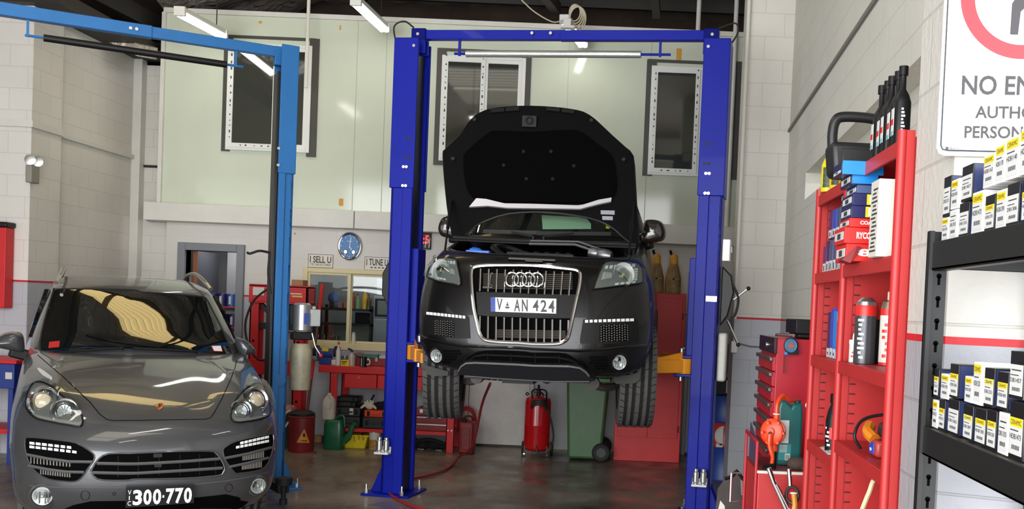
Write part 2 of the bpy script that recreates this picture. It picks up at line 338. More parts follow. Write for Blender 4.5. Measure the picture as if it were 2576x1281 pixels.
def office_window(n, tl, br, mid, strips, sash_left=True):
    a = at(*tl, Yw); b = at(*br, Yw); x0, x1, z0, z1 = a.x, b.x, b.z, a.z; xm = x0+(x1-x0)*mid; f = .055
    s = M()
    fr(s, x0, z0, x1, z1, .035, .045, .05, .04, Yw-.04, Yw)
    w_ = struct('window_%d' % n, s, UPVC, bevel=.004, smooth=False)
    for (p, q, dy, nm) in ((x0+.03, xm, .05, 'sash'), (xm-.02, x1-.04, .03, 'sash')):
        s = M(); zb = z0+.035 if dy > .04 else z0+.045; zt_ = z1-.03
        fr(s, p, zb, q, zt_, f, f, f, f, Yw-dy, Yw-.012)
        if dy > .04:
            marks(s, p, p+f, zb+.05, zt_, 1); marks(s, q-f, q, zb+.05, zt_, 1); marks(s, p+.06, q-.05, zb, zb+f, 0)
        struct(nm, s, [UPVC, INK], w_, smooth=False)
        struct('pane', M().box((p+f-.005, Yw-dy+.015, zb+f-.005), (q-f+.005, Yw-dy+.022, zt_-f+.005)), PANE, w_, smooth=False)
    s = M()
    for c in strips: p = at(c[0], c[1], Yw); q = at(c[2], c[3], Yw); s.box((p.x, Yw-.018-.0004*len(s.v), p.z), (q.x, Yw-.001, q.z))
    struct('flashing', s, DSTRIP, w_, smooth=False)
office_window(1, (577, 108), (779, 386), .60, ((566, 88, 578, 381), (570, 88, 796, 105), (781, 98, 795, 396)))
office_window(2, (1114, 139), (1314, 414), .52, ((1101, 122, 1113, 416), (1102, 121, 1326, 138), (1314, 128, 1327, 416)))
office_window(3, (1640, 166), (1838, 449), .58, ((1628, 150, 1640, 443), (1630, 149, 1854, 166), (1839, 155, 1853, 453)))
# sliding window into the store room
s = M(); F = .06
fr(s, wx0-.05, wz0-.06, wx1+.02, wz1+.03, .07, .07, .09, .06, YB-.05, YB+.1)
w4 = struct('window_4', s, CREAM, bevel=.006, smooth=False); xm = -3.80
for p, q, dy in ((wx0+.02, xm+.02, .0), (xm-.0, wx1-.05, .04)):
    s = M()
    fr(s, p, wz0+.03, q, wz1-.03, .03, .045, .03, .03, YB-.03+dy, YB+dy)
    struct('sash', s, CREAM, w4, bevel=.004, smooth=False)
    struct('pane', M().box((p+.02, YB-.017+dy, wz0+.05), (q-.03, YB-.012+dy, wz1-.05)), mat('clear_glass', (225, 235, 230), .02, trans=1.), w4, smooth=False)
# doorway and its dim room, the room behind the window
for n, (x0, x1, z1, yy) in {1: (dx0, dx1, dz, YB)}.items():
    s = fr(M(), x0-.1, 0, x1+.1, z1+.1, .1, .1, 0, .1, yy-.05, yy+.17)
    d1 = struct('door_1', s, GREY, bevel=.008, smooth=False)
    struct('door_leaf', M().box((x0+.02, yy+.185, .02), (x0+.07, yy+.9, z1)), mat('leaf_grey', (92, 94, 102), .6), d1, smooth=False)
    struct('leaf_edge', M().box((x0+.015, yy+.175, .02), (x0+.08, yy+.186, z1)), mat('brown_door', (150, 92, 58), .5), d1, smooth=False)
    s = M()
    for z in (1.95, 1.1, .3): s.box((x0-.002, yy+.1, z), (x0+.025, yy+.16, z+.14))
    struct('hinge', s, ZINC, d1, smooth=False)
RIN = mat('store_wall', (150, 150, 152), .7)
struct('wall_store', M().box((-6.6, 15.1, 0), (-5.72, 15.2, 2.9)).box((-5.75, 14.6, 0), (-5.7, 15.1, 2.9)).box((-5.75, 14.5, 0), (-4.7, 14.6, 2.9)).box((-4.75, 13.85, 0), (-4.7, 16, 2.9)).box((-4.7, 15.6, 0), (-2.4, 15.7, 2.9)).box((-2.5, 13.85, 0), (-2.4, 15.6, 2.9)).box((-6.6, 13.86, 2.8), (-2.4, 15.7, 2.9)), RIN, smooth=False)
def slab_door(n, tl, br, fw, m, knob=None):
    a = at(*tl, YB); b = at(*br, YB)
    s = fr(M(), a.x-fw, 0, b.x+fw, a.z+fw, fw, fw, 0, fw, YB-.05, YB)
    d = struct('door_%d' % n, s, m, bevel=.006, smooth=False)
    struct('door_leaf', M().box((a.x+.005, YB-.03, .03), (b.x-.005, YB-.001, a.z-.005)), m, d, bevel=.004, smooth=False)
    struct('bottom_gap', M().box((a.x, YB-.02, .002), (b.x, YB-.001, .03)), BLK, d, smooth=False)
    if knob:
        k = at(*knob, YB-.03); struct('door_knob', M().cyl(k, k+V((0, -.04, 0)), .012).ball(k+V((0, -.06, 0)), .03), ZINC, d)
slab_door(2, (1192, 690), (1329, 1120), .05, mat('scuffed_white', (196, 192, 188), .5, var=.12, scale=4))
slab_door(3, (1741, 693), (1856, 1148), .05, mat('door_grey', (176, 178, 182), .5), (1751, 761))
struct('trim_conduit', M().cyl((-4.34, 13.3, 4.55), (-4.34, 13.3, 6.2), .022).cyl((1.13, 13.5, 2.95), (1.13, 13.5, 6.2), .03).cyl((1.02, 10.66, 1.85), (1.02, 10.66, 5.9), .02).cyl((.64, 13.4, 5.5), (.64, 13.4, 6.1), .03), WHT)
# ---- fluorescent battens
TUBE = mat('lit_tube', (255, 252, 244), .3, emit=9.)
def batten(p0, p1, label, twin=True):
    p0, p1 = V(p0), V(p1); d = (p1-p0).normalized(); sd = d.cross(V((0, 0, 1))).normalized()
    t = thing('fluorescent_light', label, 'ceiling light', p0+V((0, 0, .03)), 'fluorescent battens under the roof')
    obj('light_body', M().bar(p0+V((0, 0, .06)), p1+V((0, 0, .06)), .1, .06).bar(p0+V((0, 0, .035))-d*.02, p0+V((0, 0, .035))+d*.03, .13, .11).bar(p1+V((0, 0, .035))-d*.03, p1+V((0, 0, .035))+d*.02, .13, .11), UPVC, t, bevel=.008)
    for k in ((-.032, .032) if twin else (0,)):
        obj('tube', M().cyl(p0+sd*k+d*.03, p1+sd*k-d*.03, .024, n=12), TUBE, t)
    for q in (p0+d*.2, p1-d*.2): obj('hanger', M().cyl(q+V((0, 0, .08)), q+V((0, 0, .9)), .006, n=6), STEEL, t)
    return t
batten(at(452, 36, 12.0), at(560, 93, 13.25), 'twin fluorescent batten hanging above the light blue lift beam, nearest the left wall')
batten(at(895, 10, 11.9), at(968, 78, 13.2), 'fluorescent batten hanging between the two vehicle lifts')
batten(at(1421, 56, 12.3), at(1467, 117, 13.4), 'twin fluorescent batten half hidden behind the royal blue lift crossbeam')
for x, y, lab in ((-5.4, 7.6, 'fluorescent batten overhead before the left bay'), (-3.2, 6.8, 'fluorescent batten overhead between the bays'), (-1.0, 7.2, 'fluorescent batten overhead before the raised car'), (-2.0, 3.6, 'fluorescent batten overhead near the roller door')):
    batten((x, y, 5.3), (x+.05, y+1.35, 5.3), lab)
# extension lead coil and its socket
c = at(1446, 32, 12.2); s = M()
for k in range(5): s.ring(c+V((.01*k, -.01*k, -.02*k)), (.35, 1, .1), .07+.008*k, .008, 20, 6, zs=1.35)
s.tube(spl([at(1312, 0, 12.2), at(1345, 30, 12.2), at(1390, 55, 12.2), at(1418, 50, 12.2)], 6), .008)
s.tube(spl([c+V((-.05, 0, .05)), at(1434, 40, 12.2), at(1430, 48, 12.2)], 5), .008)
solo('extension_cord', 'cream extension cord coiled and hooked up above the royal blue crossbeam', 'cord', s, mat('cream_cord', (196, 186, 160), .5))
s = M(); p = at(1424, 66, 12.15); s.box(p+V((-.03, -.05, -.01)), p+V((.06, .03, .08))).box(p+V((-.06, -.06, -.03)), p+V((.1, .05, 0)))
solo('power_socket', 'small white power socket box above the middle of the royal blue crossbeam', 'socket', s, UPVC, bevel=.005)
# ---- emergency twin spotlight on the left pier
p = atx(74, 440, -6.745)
t = thing('emergency_light', 'grey twin spot emergency light on the left pier', 'emergency light', p)
obj('battery_box', M().box(p+V((0, -.08, -.09)), p+V((.07, .08, .1))), mat('aged_grey', (140, 136, 126), .5), t, bevel=.012)
for k in (-.08, .06):
    q = p+V((.05, k, .16)); obj('lamp_head', M().rev([(0, -.05), (.04, -.05), (.055, 0), (.055, .03), (0, .02)], q, (.5, -.8, -.2), 16), ZINC, t)
# ============================================================ lifts
RB = mat('royal_blue_paint', (14, 28, 146), .42, spec=.15, coat=.04, var=.06, scale=2); LB = mat('light_blue_paint', (34, 102, 162), .42, spec=.3, var=.1, scale=2.5); YEL = mat('yellow_paint', (232, 150, 14), .45, var=.12, scale=6)
SLOT = mat('greasy_black', (16, 16, 20), .35)
def lift_post(T, sg, m, par, h, hs, sleeve=True, wd=.11, dp=.15):
    """C-section post open towards the car; sg = +1 when the car is on its +x side"""
    def X(x): return sg*x
    s = M(T)
    s.box((X(-wd), -dp, .02), (X(-wd+.03), dp, h))
    for y in (-dp, dp-.025): s.box((X(-wd), y, .02), (X(wd*.25), y+.025, h))
    s.box((X(wd*.1), -dp-.018, .02), (X(wd), -dp+.03, h)); s.box((X(wd*.1), dp-.03, .02), (X(wd), dp+.018, h))
    s.box((X(-wd-.012), -dp-.012, hs), (X(-wd+.02), dp+.012, h+.22))
    for y in (-dp-.026, dp): s.box((X(-wd-.012), y, hs), (X(wd+.012), y+.026, h+.22))
    for y in (-.11, .08): s.add([(X(-wd), y, .02), (X(-wd), y, .3), (X(-wd-.12), y, .02), (X(-wd), y+.02, .02), (X(-wd), y+.02, .3), (X(-wd-.12), y+.02, .02)], [(0, 1, 2), (3, 5, 4), (0, 3, 4, 1), (1, 4, 5, 2), (2, 5, 3, 0)])
    p = obj('post', s, m, par, bevel=.006)
    obj('channel_liner', M(T).box((X(-wd+.03), -dp+.03, .02), (X(wd-.03), dp-.03, h+.1)), SLOT, par, smooth=False)
    s = M(T).box((X(-wd-.16), -dp-.1, 0), (X(wd+.1), dp+.1, .022))
    obj('base_plate', s, m, par, bevel=.004)
    for x, y in ((-wd-.12, -dp-.06), (wd+.02, -dp-.06), (-wd-.12, dp+.05), (wd+.04, dp+.05)):
        obj('anchor_bolt', M(T).cyl((X(x), y, .02), (X(x), y, .06), .022, n=6).cyl((X(x), y, .05), (X(x), y, .11), .011, n=8), ZINC, par)
    return p
def bolts(T, pts, par, y):
    for x, z in pts: obj('bolt', M(T).cyl((x, y, z), (x, y-.014, z), .015, n=8), ZINC, par)
def pegs(T, x, z, y, par):
    obj('adapter_rack', M(T).box((x-.07, y-.09, z-.02), (x+.07, y, z)).box((x-.07, y-.02, z), (x+.07, y, z+.05)), UPVC, par, bevel=.003)
    for k in (-.035, .035): obj('adapter_peg', M(T).rev([(0, 0), (.018, 0), (.018, .02), (.03, .03), (.03, .12), (.022, .125), (.022, .15), (0, .15)], (x+k, y-.045, z-.01), (0, 0, 1), 14), ZINC, par)
# ---- the royal blue lift under the raised car
A1 = math.atan2(-.46, 2.93); T1 = frame((-2.27, 10.1, 0), A1); SP = 2.966
lift = thing('vehicle_lift', 'royal blue two post lift holding up the black four wheel drive', 'vehicle lift', T1 @ V((0, 0, 0)))
T1R = T1 @ Matrix.Translation((SP, 0, 0))
lift_post(T1, 1, RB, lift, 4.18, 2.97); lift_post(T1R, -1, RB, lift, 4.18, 2.97)
ph = mat('hole', (8, 8, 20), .6)
for T, sg in ((T1, 1), (T1R, -1)):
    bolts(T, [(sg*.02, 3.17), (sg*.05, 3.17), (sg*.02, 2.99), (sg*.05, 2.99), (sg*.08, 4.32)], lift, -.176)
    for z in (3.44, 3.26):
        for x in (.03, .07): obj('bolt_hole', M(T).cyl((sg*x, -.175, z), (sg*x, -.178, z), .014, n=10), ph, lift)
    obj('carriage', M(T).box((sg*.02, -.1, 1.36), (sg*.17, .1, 2.4)).box((sg*.1, -.16, 1.47), (sg*.27, .16, 1.5)).box((sg*.1, -.16, 1.3), (sg*.27, .16, 1.33)), RB, lift, bevel=.006)
    obj('arm_pin', M(T).cyl((sg*.21, -.09, 1.26), (sg*.21, -.09, 1.56), .024).cyl((sg*.21, .09, 1.26), (sg*.21, .09, 1.56), .024), ZINC, lift)
s = M(T1); s.box((.06, -.035, 4.42), (SP/2+.03, .045, 4.51)).box((SP/2-.02, -.05, 4.412), (SP-.06, .035, 4.505))
for x in (.0, SP-.14): s.box((x, -.06, 4.28), (x+.14, -.04, 4.52)).box((x, .04, 4.28), (x+.14, .06, 4.52)).box((x, -.06, 4.4), (x+.14, .06, 4.52))
obj('crossbeam', s, RB, lift, bevel=.006)
bolts(T1, [(.07, 4.46), (1.2, 4.47), (1.38, 4.47), (SP-.06, 4.46)], lift, -.062)
s = M(T1); s.cyl((.42, 0, 4.29), (2.52, 0, 4.29), .012, n=8)
for x in (.47, 2.42): s.bar((x, 0, 4.27), (x, 0, 4.43), .02, .03)
obj('shutoff_rod', s, RB, lift)
obj('shutoff_padding', M(T1).cyl((.54, 0, 4.29), (2.24, 0, 4.29), .034, n=16), mat('silver_wrap', (196, 198, 196), .28, .7, bump=.12, bscale=25), lift)
for (T, sg, pts) in ((T1, 1, ((-.18, 4.40), (-.2, 4.55), (-.1, 4.6), (.0, 4.54))), (T1R, -1, ((.12, 4.4), (.17, 4.5), (.14, 4.58), (-.02, 4.53)))):
    obj('cable', M(T).tube(spl([(x, 0, z) for x, z in pts], 8), .008), RUB, lift)
# arms reaching under the car, each with a screw pad
def arm(T, sg, y0, x1, y1):
    a = V((sg*.19, y0, 1.4)); b = V((sg*x1, y1, 1.4)); m = a.lerp(b, .55)
    s = M(T); s.bar(a, m, .13, .12).bar(a.lerp(b, .45), b, .1, .09).bar(a+V((0, 0, .06)), m+V((0, 0, .06)), .03, .05).rev([(0, -.07), (.09, -.07), (.09, .07), (0, .07)], a, (0, 0, 1), 16)
    s.prism([T.inverted() @ (T @ (a+V((0, -.066, .05)))), a.lerp(m, .9)+V((0, -.066, .05)), a+V((0, -.066, .13))], (0, .02, 0))
    r = obj('arm', s, YEL, lift, bevel=.006)
    obj('lift_pad', M(T).cyl(b+V((0, 0, -.02)), b+V((0, 0, .09)), .03).cyl(b+V((0, 0, .08)), b+V((0, 0, .12)), .075), RUB, r)
arm(T1, 1, -.11, .62, -1.0); arm(T1, 1, .11, .62, .95); arm(T1R, -1, -.11, .78, -.85); arm(T1R, -1, .11, .72, .95)
pegs(T1, -.075, .43, -.17, lift); pegs(T1R, .02, .33, -.17, lift)
# covers, power unit and release levers on the outside of the posts
obj('release_cover', M(T1).prism([(-.13, -.08, 1.82), (-.2, -.08, 1.95), (-.2, -.08, 2.15), (-.13, -.08, 2.28)], (0, .16, 0)), BLK, lift, bevel=.01)
obj('power_unit', M(T1R).prism([(.13, -.09, 1.78), (.2, -.09, 1.88), (.25, -.09, 2.1), (.22, -.09, 2.25), (.13, -.09, 2.34)], (0, .2, 0)), BLK, lift, bevel=.012)
s = M(T1R); s.tube(spl([(.23, -.1, 2.18), (.29, -.1, 2.05), (.27, -.1, 1.9), (.2, -.1, 1.82)], 6), .012); obj('hydraulic_hose', s, RUB, lift)
for a_, b_, r_ in (((.25, -.1, 2.03), (.38, -.1, 2.14), .009), ((.2, -.11, 1.84), (.31, -.11, 1.62), .011)):
    lv = obj('release_lever', M(T1R).cyl(a_, b_, r_, n=8), CHR, lift); obj('lever_knob', M(T1R).ball(b_, .02), BLK, lv)
obj('oil_tank', M(T1R).box((.12, -.08, 1.27), (.2, .1, 1.72)), mat('tank_white', (196, 194, 184), .4, var=.1), lift, bevel=.02, seg=3)
obj('control_box', M(T1R).box((.13, -.16, 2.38), (.2, -.02, 2.58)).box((.2, -.1, 2.46), (.215, -.05, 2.52)), UPVC, lift, bevel=.008)
obj('maker_plate', M(T1R).box((-.0, -.1705, 2.005), (.1, -.169, 2.055)), ZINC, lift, smooth=False)
# ---- the light blue lift at the grey car's bay
A2 = rad(30); T2 = frame((-3.51, 10.16, 0), A2)
lift2 = thing('vehicle_lift', 'light blue two post lift over the grey car, its far post beside the red press', 'vehicle lift', T2 @ V((0, 0, 0)))
lift_post(T2, -1, LB, lift2, 4.08, 3.07, wd=.07)
obj('slot_dark_strip', M(T2).box((-.1, -.1, .25), (-.071, .1, 4.05)), SLOT, lift2, bevel=.004)  # dark box added to give the dark line of the post's open slot
T2L = T2 @ Matrix.Translation((-3.35, 0, 0)); lift_post(T2L, 1, LB, lift2, 4.08, 3.07, wd=.07)
s = M(T2); s.box((-1.25, -.035, 4.2), (-.06, .04, 4.3)).box((-3.3, -.045, 4.195), (-1.2, .05, 4.305)); s.box((-.12, -.05, 4.12), (-.02, .05, 4.3)).box((-3.35, -.05, 4.12), (-3.2, .05, 4.3))
obj('crossbeam', s, LB, lift2, bevel=.006)
bolts(T2, [(-1.33, 4.25), (-1.38, 4.25)], lift2, -.047)
s = M(T2); s.cyl((-2.2, 0, 4.06), (-.4, 0, 4.06), .012, n=8)
for x in (-2.18, -.47): s.bar((x, 0, 4.05), (x, 0, 4.22), .02, .03)
obj('shutoff_rod', s, LB, lift2)
obj('shutoff_padding', M(T2).cyl((-2.06, 0, 4.06), (-.55, 0, 4.06), .032, n=14), BLK, lift2)
for z in (3.3, 3.14): bolts(T2, [(-.085, z)], lift2, -.177)
bolts(T2, [(-.06, 4.28), (.05, 4.28)], lift2, -.16)
obj('round_cover', M(T2).cyl((.0, -.168, 1.07), (.0, -.171, 1.07), .055, n=24), LB, lift2)
mo = T2.inverted() @ at(760, 800, 10.35)
s = M(T2); s.rev([(0, -.14), (.07, -.14), (.085, -.12), (.085, .13), (.07, .15), (0, .15)], mo, (0, 0, 1), 20)
r = obj('pump_motor', s, mat('silver_motor', (176, 178, 178), .35, .6), lift2)
obj('motor_plate', M(T2).box(mo+V((.0, -.09, -.06)), mo+V((.05, -.083, .05))), mat('blue_label', (40, 66, 140), .5), r, smooth=False)
obj('switch_box', M(T2).box(mo+V((.07, -.06, -.08)), mo+V((.17, .04, .09))).cyl(mo+V((.11, -.02, .09)), mo+V((.11, -.02, .12)), .02), mat('switch_grey', (168, 172, 168), .5), lift2, bevel=.01)
obj('valve_block', M(T2).box(mo+V((-.1, -.06, -.22)), mo+V((.09, .07, -.14))), BLK, lift2, bevel=.01)
lv = obj('release_lever', M(T2).tube([mo+V((.09, -.06, -.15)), mo+V((.12, -.08, -.28)), mo+V((.17, -.09, -.36))], .008), ZINC, lift2)
obj('lever_knob', M(T2).ball(mo+V((.175, -.09, -.37)), .02), mat('signal_red', (200, 40, 34), .4), lv)
tk = [(.0, -.28), (.08, -.26), (.105, -.32), (.105, -.5), (.095, -.72), (.0, -.74)]
s = M(T2); s.rev([(r_, h) for r_, h in tk], mo+V((.0, 0, 0)), (0, 0, 1), 24)
obj('oil_tank', s, mat('yellowed_tank', (178, 170, 140), .45, var=.25, scale=5, tint=(140, 136, 120)), lift2)
obj('cable', M(T2).tube(spl([(-.12, -.1, 2.3), (-.22, -.12, 2.31), (-.3, -.1, 2.28), (-.33, -.1, 2.29)], 5), .012).tube(spl([(-.12, -.1, 2.3), (-.13, -.1, 2.1), (-.1, -.1, 1.9)], 4), .01), RUB, lift2)
# low swing arm pad by the post's foot
p = ground(712, 1275); q = T2.inverted() @ p
s = M(T2); s.bar((-.2, -.1, .16), q+V((0, 0, .16)), .1, .08); obj('arm', s, SLOT, lift2, bevel=.006)
obj('lift_pad', M(T2).cyl(q+V((0, 0, .2)), q+V((0, 0, .26)), .075).cyl(q+V((0, 0, .06)), q+V((0, 0, .2)), .022).cyl(q+V((0, 0, .02)), q+V((0, 0, .07)), .035), RUB, lift2)
# ============================================================ cars: shared tools
def lerp_levels(L, n):
    """Catmull-Rom through a list of level tuples"""
    out = []; Q = [L[0]]+L+[L[-1]]
    for i in range(len(L)-1):
        a, b, c, d = Q[i:i+4]
        for k in range(n):
            t = k/n; out.append(tuple(.5*((2*q)+(r-p)*t+(2*p-5*q+4*r-u)*t*t+(3*q-p-3*r+u)*t**3) for p, q, r, u in zip(a, b, c, d)))
    return out+[L[-1]]
def hull(T, levels, n=6, nf=40, nr=12, lobe=None):
    """body from waterlines: (z, half width, front y, corner depth, exponent, rear y, rise); front, sides, rear"""
    mb = M(T); rows = []
    for (z, W, y0, D, e, yr, rise) in lerp_levels(levels, n):
        row = []
        for k in range(nf+1):
            a = -pi/2+pi*k/nf; sx = math.copysign(abs(sin(a))**(2/e), a); x = W*sx; y = y0+D*(1-abs(cos(a))**(2/e))
            if lobe: y += lobe(x, z)
            row.append((x, y))
        for k in range(1, 9): row.append((W, y0+D+(yr-.4-y0-D)*k/9))
        for k in range(nr+1):
            a = pi/2-pi*k/nr; sx = math.copysign(abs(sin(a))**.5, a); row.append((W*sx, yr-.4+.4*abs(cos(a))**.5))
        for k in range(8, 0, -1): row.append((-W, y0+D+(yr-.4-y0-D)*k/9))
        rows.append([(x, y, z+rise*min(1, max(0, y/1.35))**1.5) for x, y in row])
    n_ = len(rows[0]); mb.grid(rows, wrap=True)
    for R in (rows[0], rows[-1]): 
        c = [sum(p[i] for p in R)/n_ for i in range(3)]; c[2] = R[n_//2][2]*.3+R[0][2]*.7 if 0 else c[2]
        i0 = len(mb.v); mb.add(list(R)+[c], [(k, (k+1) % n_, n_) for k in range(n_)])
    return mb
def arches(body, T, cs, r, zr):
    """wheel wells cut into a body"""
    for (x, y, z) in cs:
        s = M(T); s.rev([(0, -.2), (r, -.2), (r, .2), (0, .2)], (x, y, z), (1, 0, 0), 32, zs=zr)
        c = obj('cut', s, BLK); md = body.modifiers.new('b', 'BOOLEAN'); md.operation = 'DIFFERENCE'; md.object = c; md.solver = 'EXACT'
        c.location -= V(body['org']) if body.parent is None else V((0, 0, 0))
        bpy.context.view_layer.update(); me = bpy.data.meshes.new_from_object(body.evaluated_get(bpy.context.evaluated_depsgraph_get()))
        body.modifiers.remove(md); body.data = me; bpy.data.objects.remove(c)
def bvh(mb): return BVHTree.FromPolygons([tuple(v) for v in mb.v], [tuple(f) for f in mb.f])
def on(bv):
    """where the sight line of a measured point meets a body"""
    def fn(px, py):
        d = ray(px, py).normalized(); h = bv.ray_cast(EYE, d)
        if h[0] is None: h = bv.find_nearest(EYE+d*8.5)
        nrm = h[1] if h[1].dot(d) < 0 else -h[1]
        return h[0], nrm
    return fn
def on_plane(o, nrm):
    o, nrm = V(o), V(nrm).normalized()
    def fn(px, py):
        d = ray(px, py); t = (o-EYE).dot(nrm)/d.dot(nrm); return EYE+d*t, (nrm if nrm.dot(d) < 0 else -nrm)
    return fn
def dense(P, step, closed=True):
    out = []
    for i in range(len(P) if closed else len(P)-1):
        a = V((P[i][0], P[i][1])); b = V((P[(i+1) % len(P)][0], P[(i+1) % len(P)][1])); k = max(1, int((b-a).length/step))
        out += [a.lerp(b, j/k) for j in range(k)]
    if not closed: out.append(V((P[-1][0], P[-1][1])))
    return out
def rnd(P, n=4, closed=True):
    """round an outline with Catmull-Rom"""
    P = [V((p[0], p[1], 0)) for p in P]; out = []; N_ = len(P)
    for i in range(N_ if closed else N_-1):
        a, b, c, d = (P[(i-1) % N_], P[i], P[(i+1) % N_], P[(i+2) % N_]) if closed else (P[max(0, i-1)], P[i], P[i+1], P[min(N_-1, i+2)])
        for k in range(n):
            t = k/n; out.append(.5*((2*b)+(c-a)*t+(2*a-5*b+4*c-d)*t*t+(3*b-a-3*c+d)*t**3))
    if not closed: out.append(P[-1])
    return [(p.x, p.y) for p in out]
def drape(mb, poly, fn, off=.004, thick=.012, step=9, mi=None, dome=0.):
    """a plate with real thickness that follows the body under it"""
    B = dense(poly, step); nb = len(B); pts = list(B)
    x0 = min(p.x for p in B); x1 = max(p.x for p in B); y0 = min(p.y for p in B); y1 = max(p.y for p in B)
    def inside(q):
        c = False
        for i in range(nb):
            a, b = B[i], B[i-1]
            if (a.y > q.y) != (b.y > q.y) and q.x < (b.x-a.x)*(q.y-a.y)/(b.y-a.y)+a.x: c = not c
        return c
    y = y0+step*.5
    while y < y1:
        x = x0+step*.5
        while x < x1:
            q = V((x, y))
            if inside(q) and min((q-b).length for b in B) > step*.45: pts.append(q)
            x += step
        y += step
    vs, es, fs, ov, oe, of = delaunay_2d_cdt(pts, [], [list(range(nb))], 1, 1e-5)
    top, bot = [], []
    for v in vs:
        h, n = fn(v.x, v.y); e = off
        if dome: dd = min((v-b).length for b in B); e += dome*min(1, dd/(step*3))**.6
        top.append(h+n*e); bot.append(h+n*(off-thick))
    nv = len(vs); ff = [list(f) for f in fs]; cnt = {}
    for f in ff:
        for i in range(3): k = (f[i], f[(i+1) % 3]); cnt[k] = 1
    side = [(a, b, b+nv, a+nv) for (a, b) in cnt if (b, a) not in cnt]
    return mb.add(top+bot, ff+[[i+nv for i in reversed(f)] for f in ff]+side, mi)
def rim(mb, path, fn, r, off=.0, step=9, closed=True, n=6, mi=None):
    return mb.tube([(lambda h: h[0]+h[1]*off)(fn(p.x, p.y)) for p in dense(path, step, closed)], r, n, mi, closed)
def lettering(mb, t, q, fn, off=.004, mi=None, bold=0.):
    """text laid on the body inside the measured quad (top left, top right, bottom right, bottom left)"""
    g, f = glyphs(t, bold); a, b, c, d = [V(p) for p in q]; vs = []
    P = [fn(*p) for p in q]; A, B, C_, D = [h[0]+h[1]*off for h in P]
    for x, y in g: vs.append((D.lerp(C_, x)).lerp(A.lerp(B, x), y))
    return mb.add(vs, f, mi)
def wheel(T, c, r, wd, par, label=None, steer=0., zr=1.19):
    """tyre with tread blocks and grooves, alloy with spokes, disc"""
    TT = T @ Matrix.Translation(V(c)) @ Matrix.Rotation(steer, 4, 'Z'); k = wd/2
    s = M(TT); G = .012; pr = [(r*.66, -k), (r*.82, -k*1.03), (r*.95, -k), (r*.985, -k*.86)]
    for a in (-.62, -.22, .22, .62): pr += [(r, a*k-.018), (r-G, a*k-.012), (r-G, a*k+.012), (r, a*k+.018)]
    pr += [(r*.985, k*.86), (r*.95, k), (r*.82, k*1.03), (r*.66, k)]
    s.rev(pr, (0, 0, 0), (1, 0, 0), 56, zs=zr)
    for a in (-.62, -.22, .22, .62): s.rev([(r-G+.0015, a*k-.0135), (r-G+.0015, a*k+.0135)], (0, 0, 0), (1, 0, 0), 56, 1, zr)
    for i in range(44):                               # slanted cuts across the tread
        t = 2*pi*i/44
        for (xa, xb, tw) in ((-k*.95, -k*.62, .05), (-k*.6, -k*.24, .06), (-k*.2, k*.2, .03), (k*.24, k*.6, -.06), (k*.62, k*.95, -.05)):
            a = V((xa, cos(t)*(r-.0015), sin(t)*(r-.0015)*zr)); b = V((xb, cos(t+tw)*(r-.0015), sin(t+tw)*(r-.0015)*zr))
            s.bar(a, b, .007, .0022, 1, up=(0, cos(t), sin(t)))
    ty = obj('tyre', s, [mat('tyre_rubber', (74, 73, 71), .75, var=.15, scale=20), mat('tyre_groove', (20, 19, 19), .9)], par, ang=30)
    s = M(TT); s.rev([(r*.67, -k*.95), (r*.62, -k*.9), (r*.6, k*.3), (r*.62, k*.9), (r*.67, k*.95)], (0, 0, 0), (1, 0, 0), 40, zs=zr)
    for i in range(10):
        t = 2*pi*i/10
        for sx in (-.7, .7): s.bar((sx*k, 0, 0), (sx*k, cos(t)*r*.63, sin(t)*r*.63*zr), .05, .03, up=(1, 0, 0)) if (sx < 0) == (c[0] < 0) else None
    s.cyl((-k*.7, 0, 0), (k*.7, 0, 0), .07); obj('alloy_wheel', s, mat('alloy', (120, 121, 124), .35, .8), ty)
    obj('brake_disc', M(TT).rev([(0, -.015), (r*.5, -.015), (r*.5, .015), (0, .015)], (0, 0, 0), (1, 0, 0), 32, zs=zr), mat('cast_iron', (80, 76, 72), .5, .6), ty)
    return ty
# ============================================================ the black four wheel drive on the royal blue lift
def zz(x0, y0, k): return lambda *P: [(x0+P[i]/k, y0+P[i+1]/k) for i in range(0, len(P), 2)]
ZA = zz(1040, 600, 6.406); ZB = zz(1340, 600, 6.406); ZC = zz(1040, 780, 6.406); ZD = zz(1340, 780, 6.406); ZH = zz(1080, 240, 3.05); ZE = zz(1090, 500, 7.116); ZG = zz(1380, 500, 7.116)
def thin_glass(name, tint, gloss=.03):
    m = bpy.data.materials.new(name); m.use_nodes = True; nt = m.node_tree; N = nt.nodes.new; L = nt.links.new; nt.nodes.remove(nt.nodes['Principled BSDF'])
    o = nt.nodes['Material Output']; t = N('ShaderNodeBsdfTransparent'); t.inputs[0].default_value = tuple(lin(x) for x in tint)+(1,)
    g = N('ShaderNodeBsdfGlossy'); g.inputs['Roughness'].default_value = gloss; f = N('ShaderNodeFresnel'); f.inputs[0].default_value = 1.5; x = N('ShaderNodeMixShader')
    gb = N('ShaderNodeNewGeometry'); iv = N('ShaderNodeMath'); iv.operation = 'SUBTRACT'; iv.inputs[0].default_value = 1; L(gb.outputs['Backfacing'], iv.inputs[1]); mf = N('ShaderNodeMath'); mf.operation = 'MULTIPLY'; L(f.outputs[0], mf.inputs[0]); L(iv.outputs[0], mf.inputs[1])
    L(mf.outputs[0], x.inputs[0]); L(t.outputs[0], x.inputs[1]); L(g.outputs[0], x.inputs[2]); L(x.outputs[0], o.inputs[0]); return m
CLEAR = thin_glass('clear_cover', (235, 238, 238)); TINTED = thin_glass('tinted_glass', (92, 104, 104)); DARKG = thin_glass('dark_tinted_glass', (60, 66, 66))
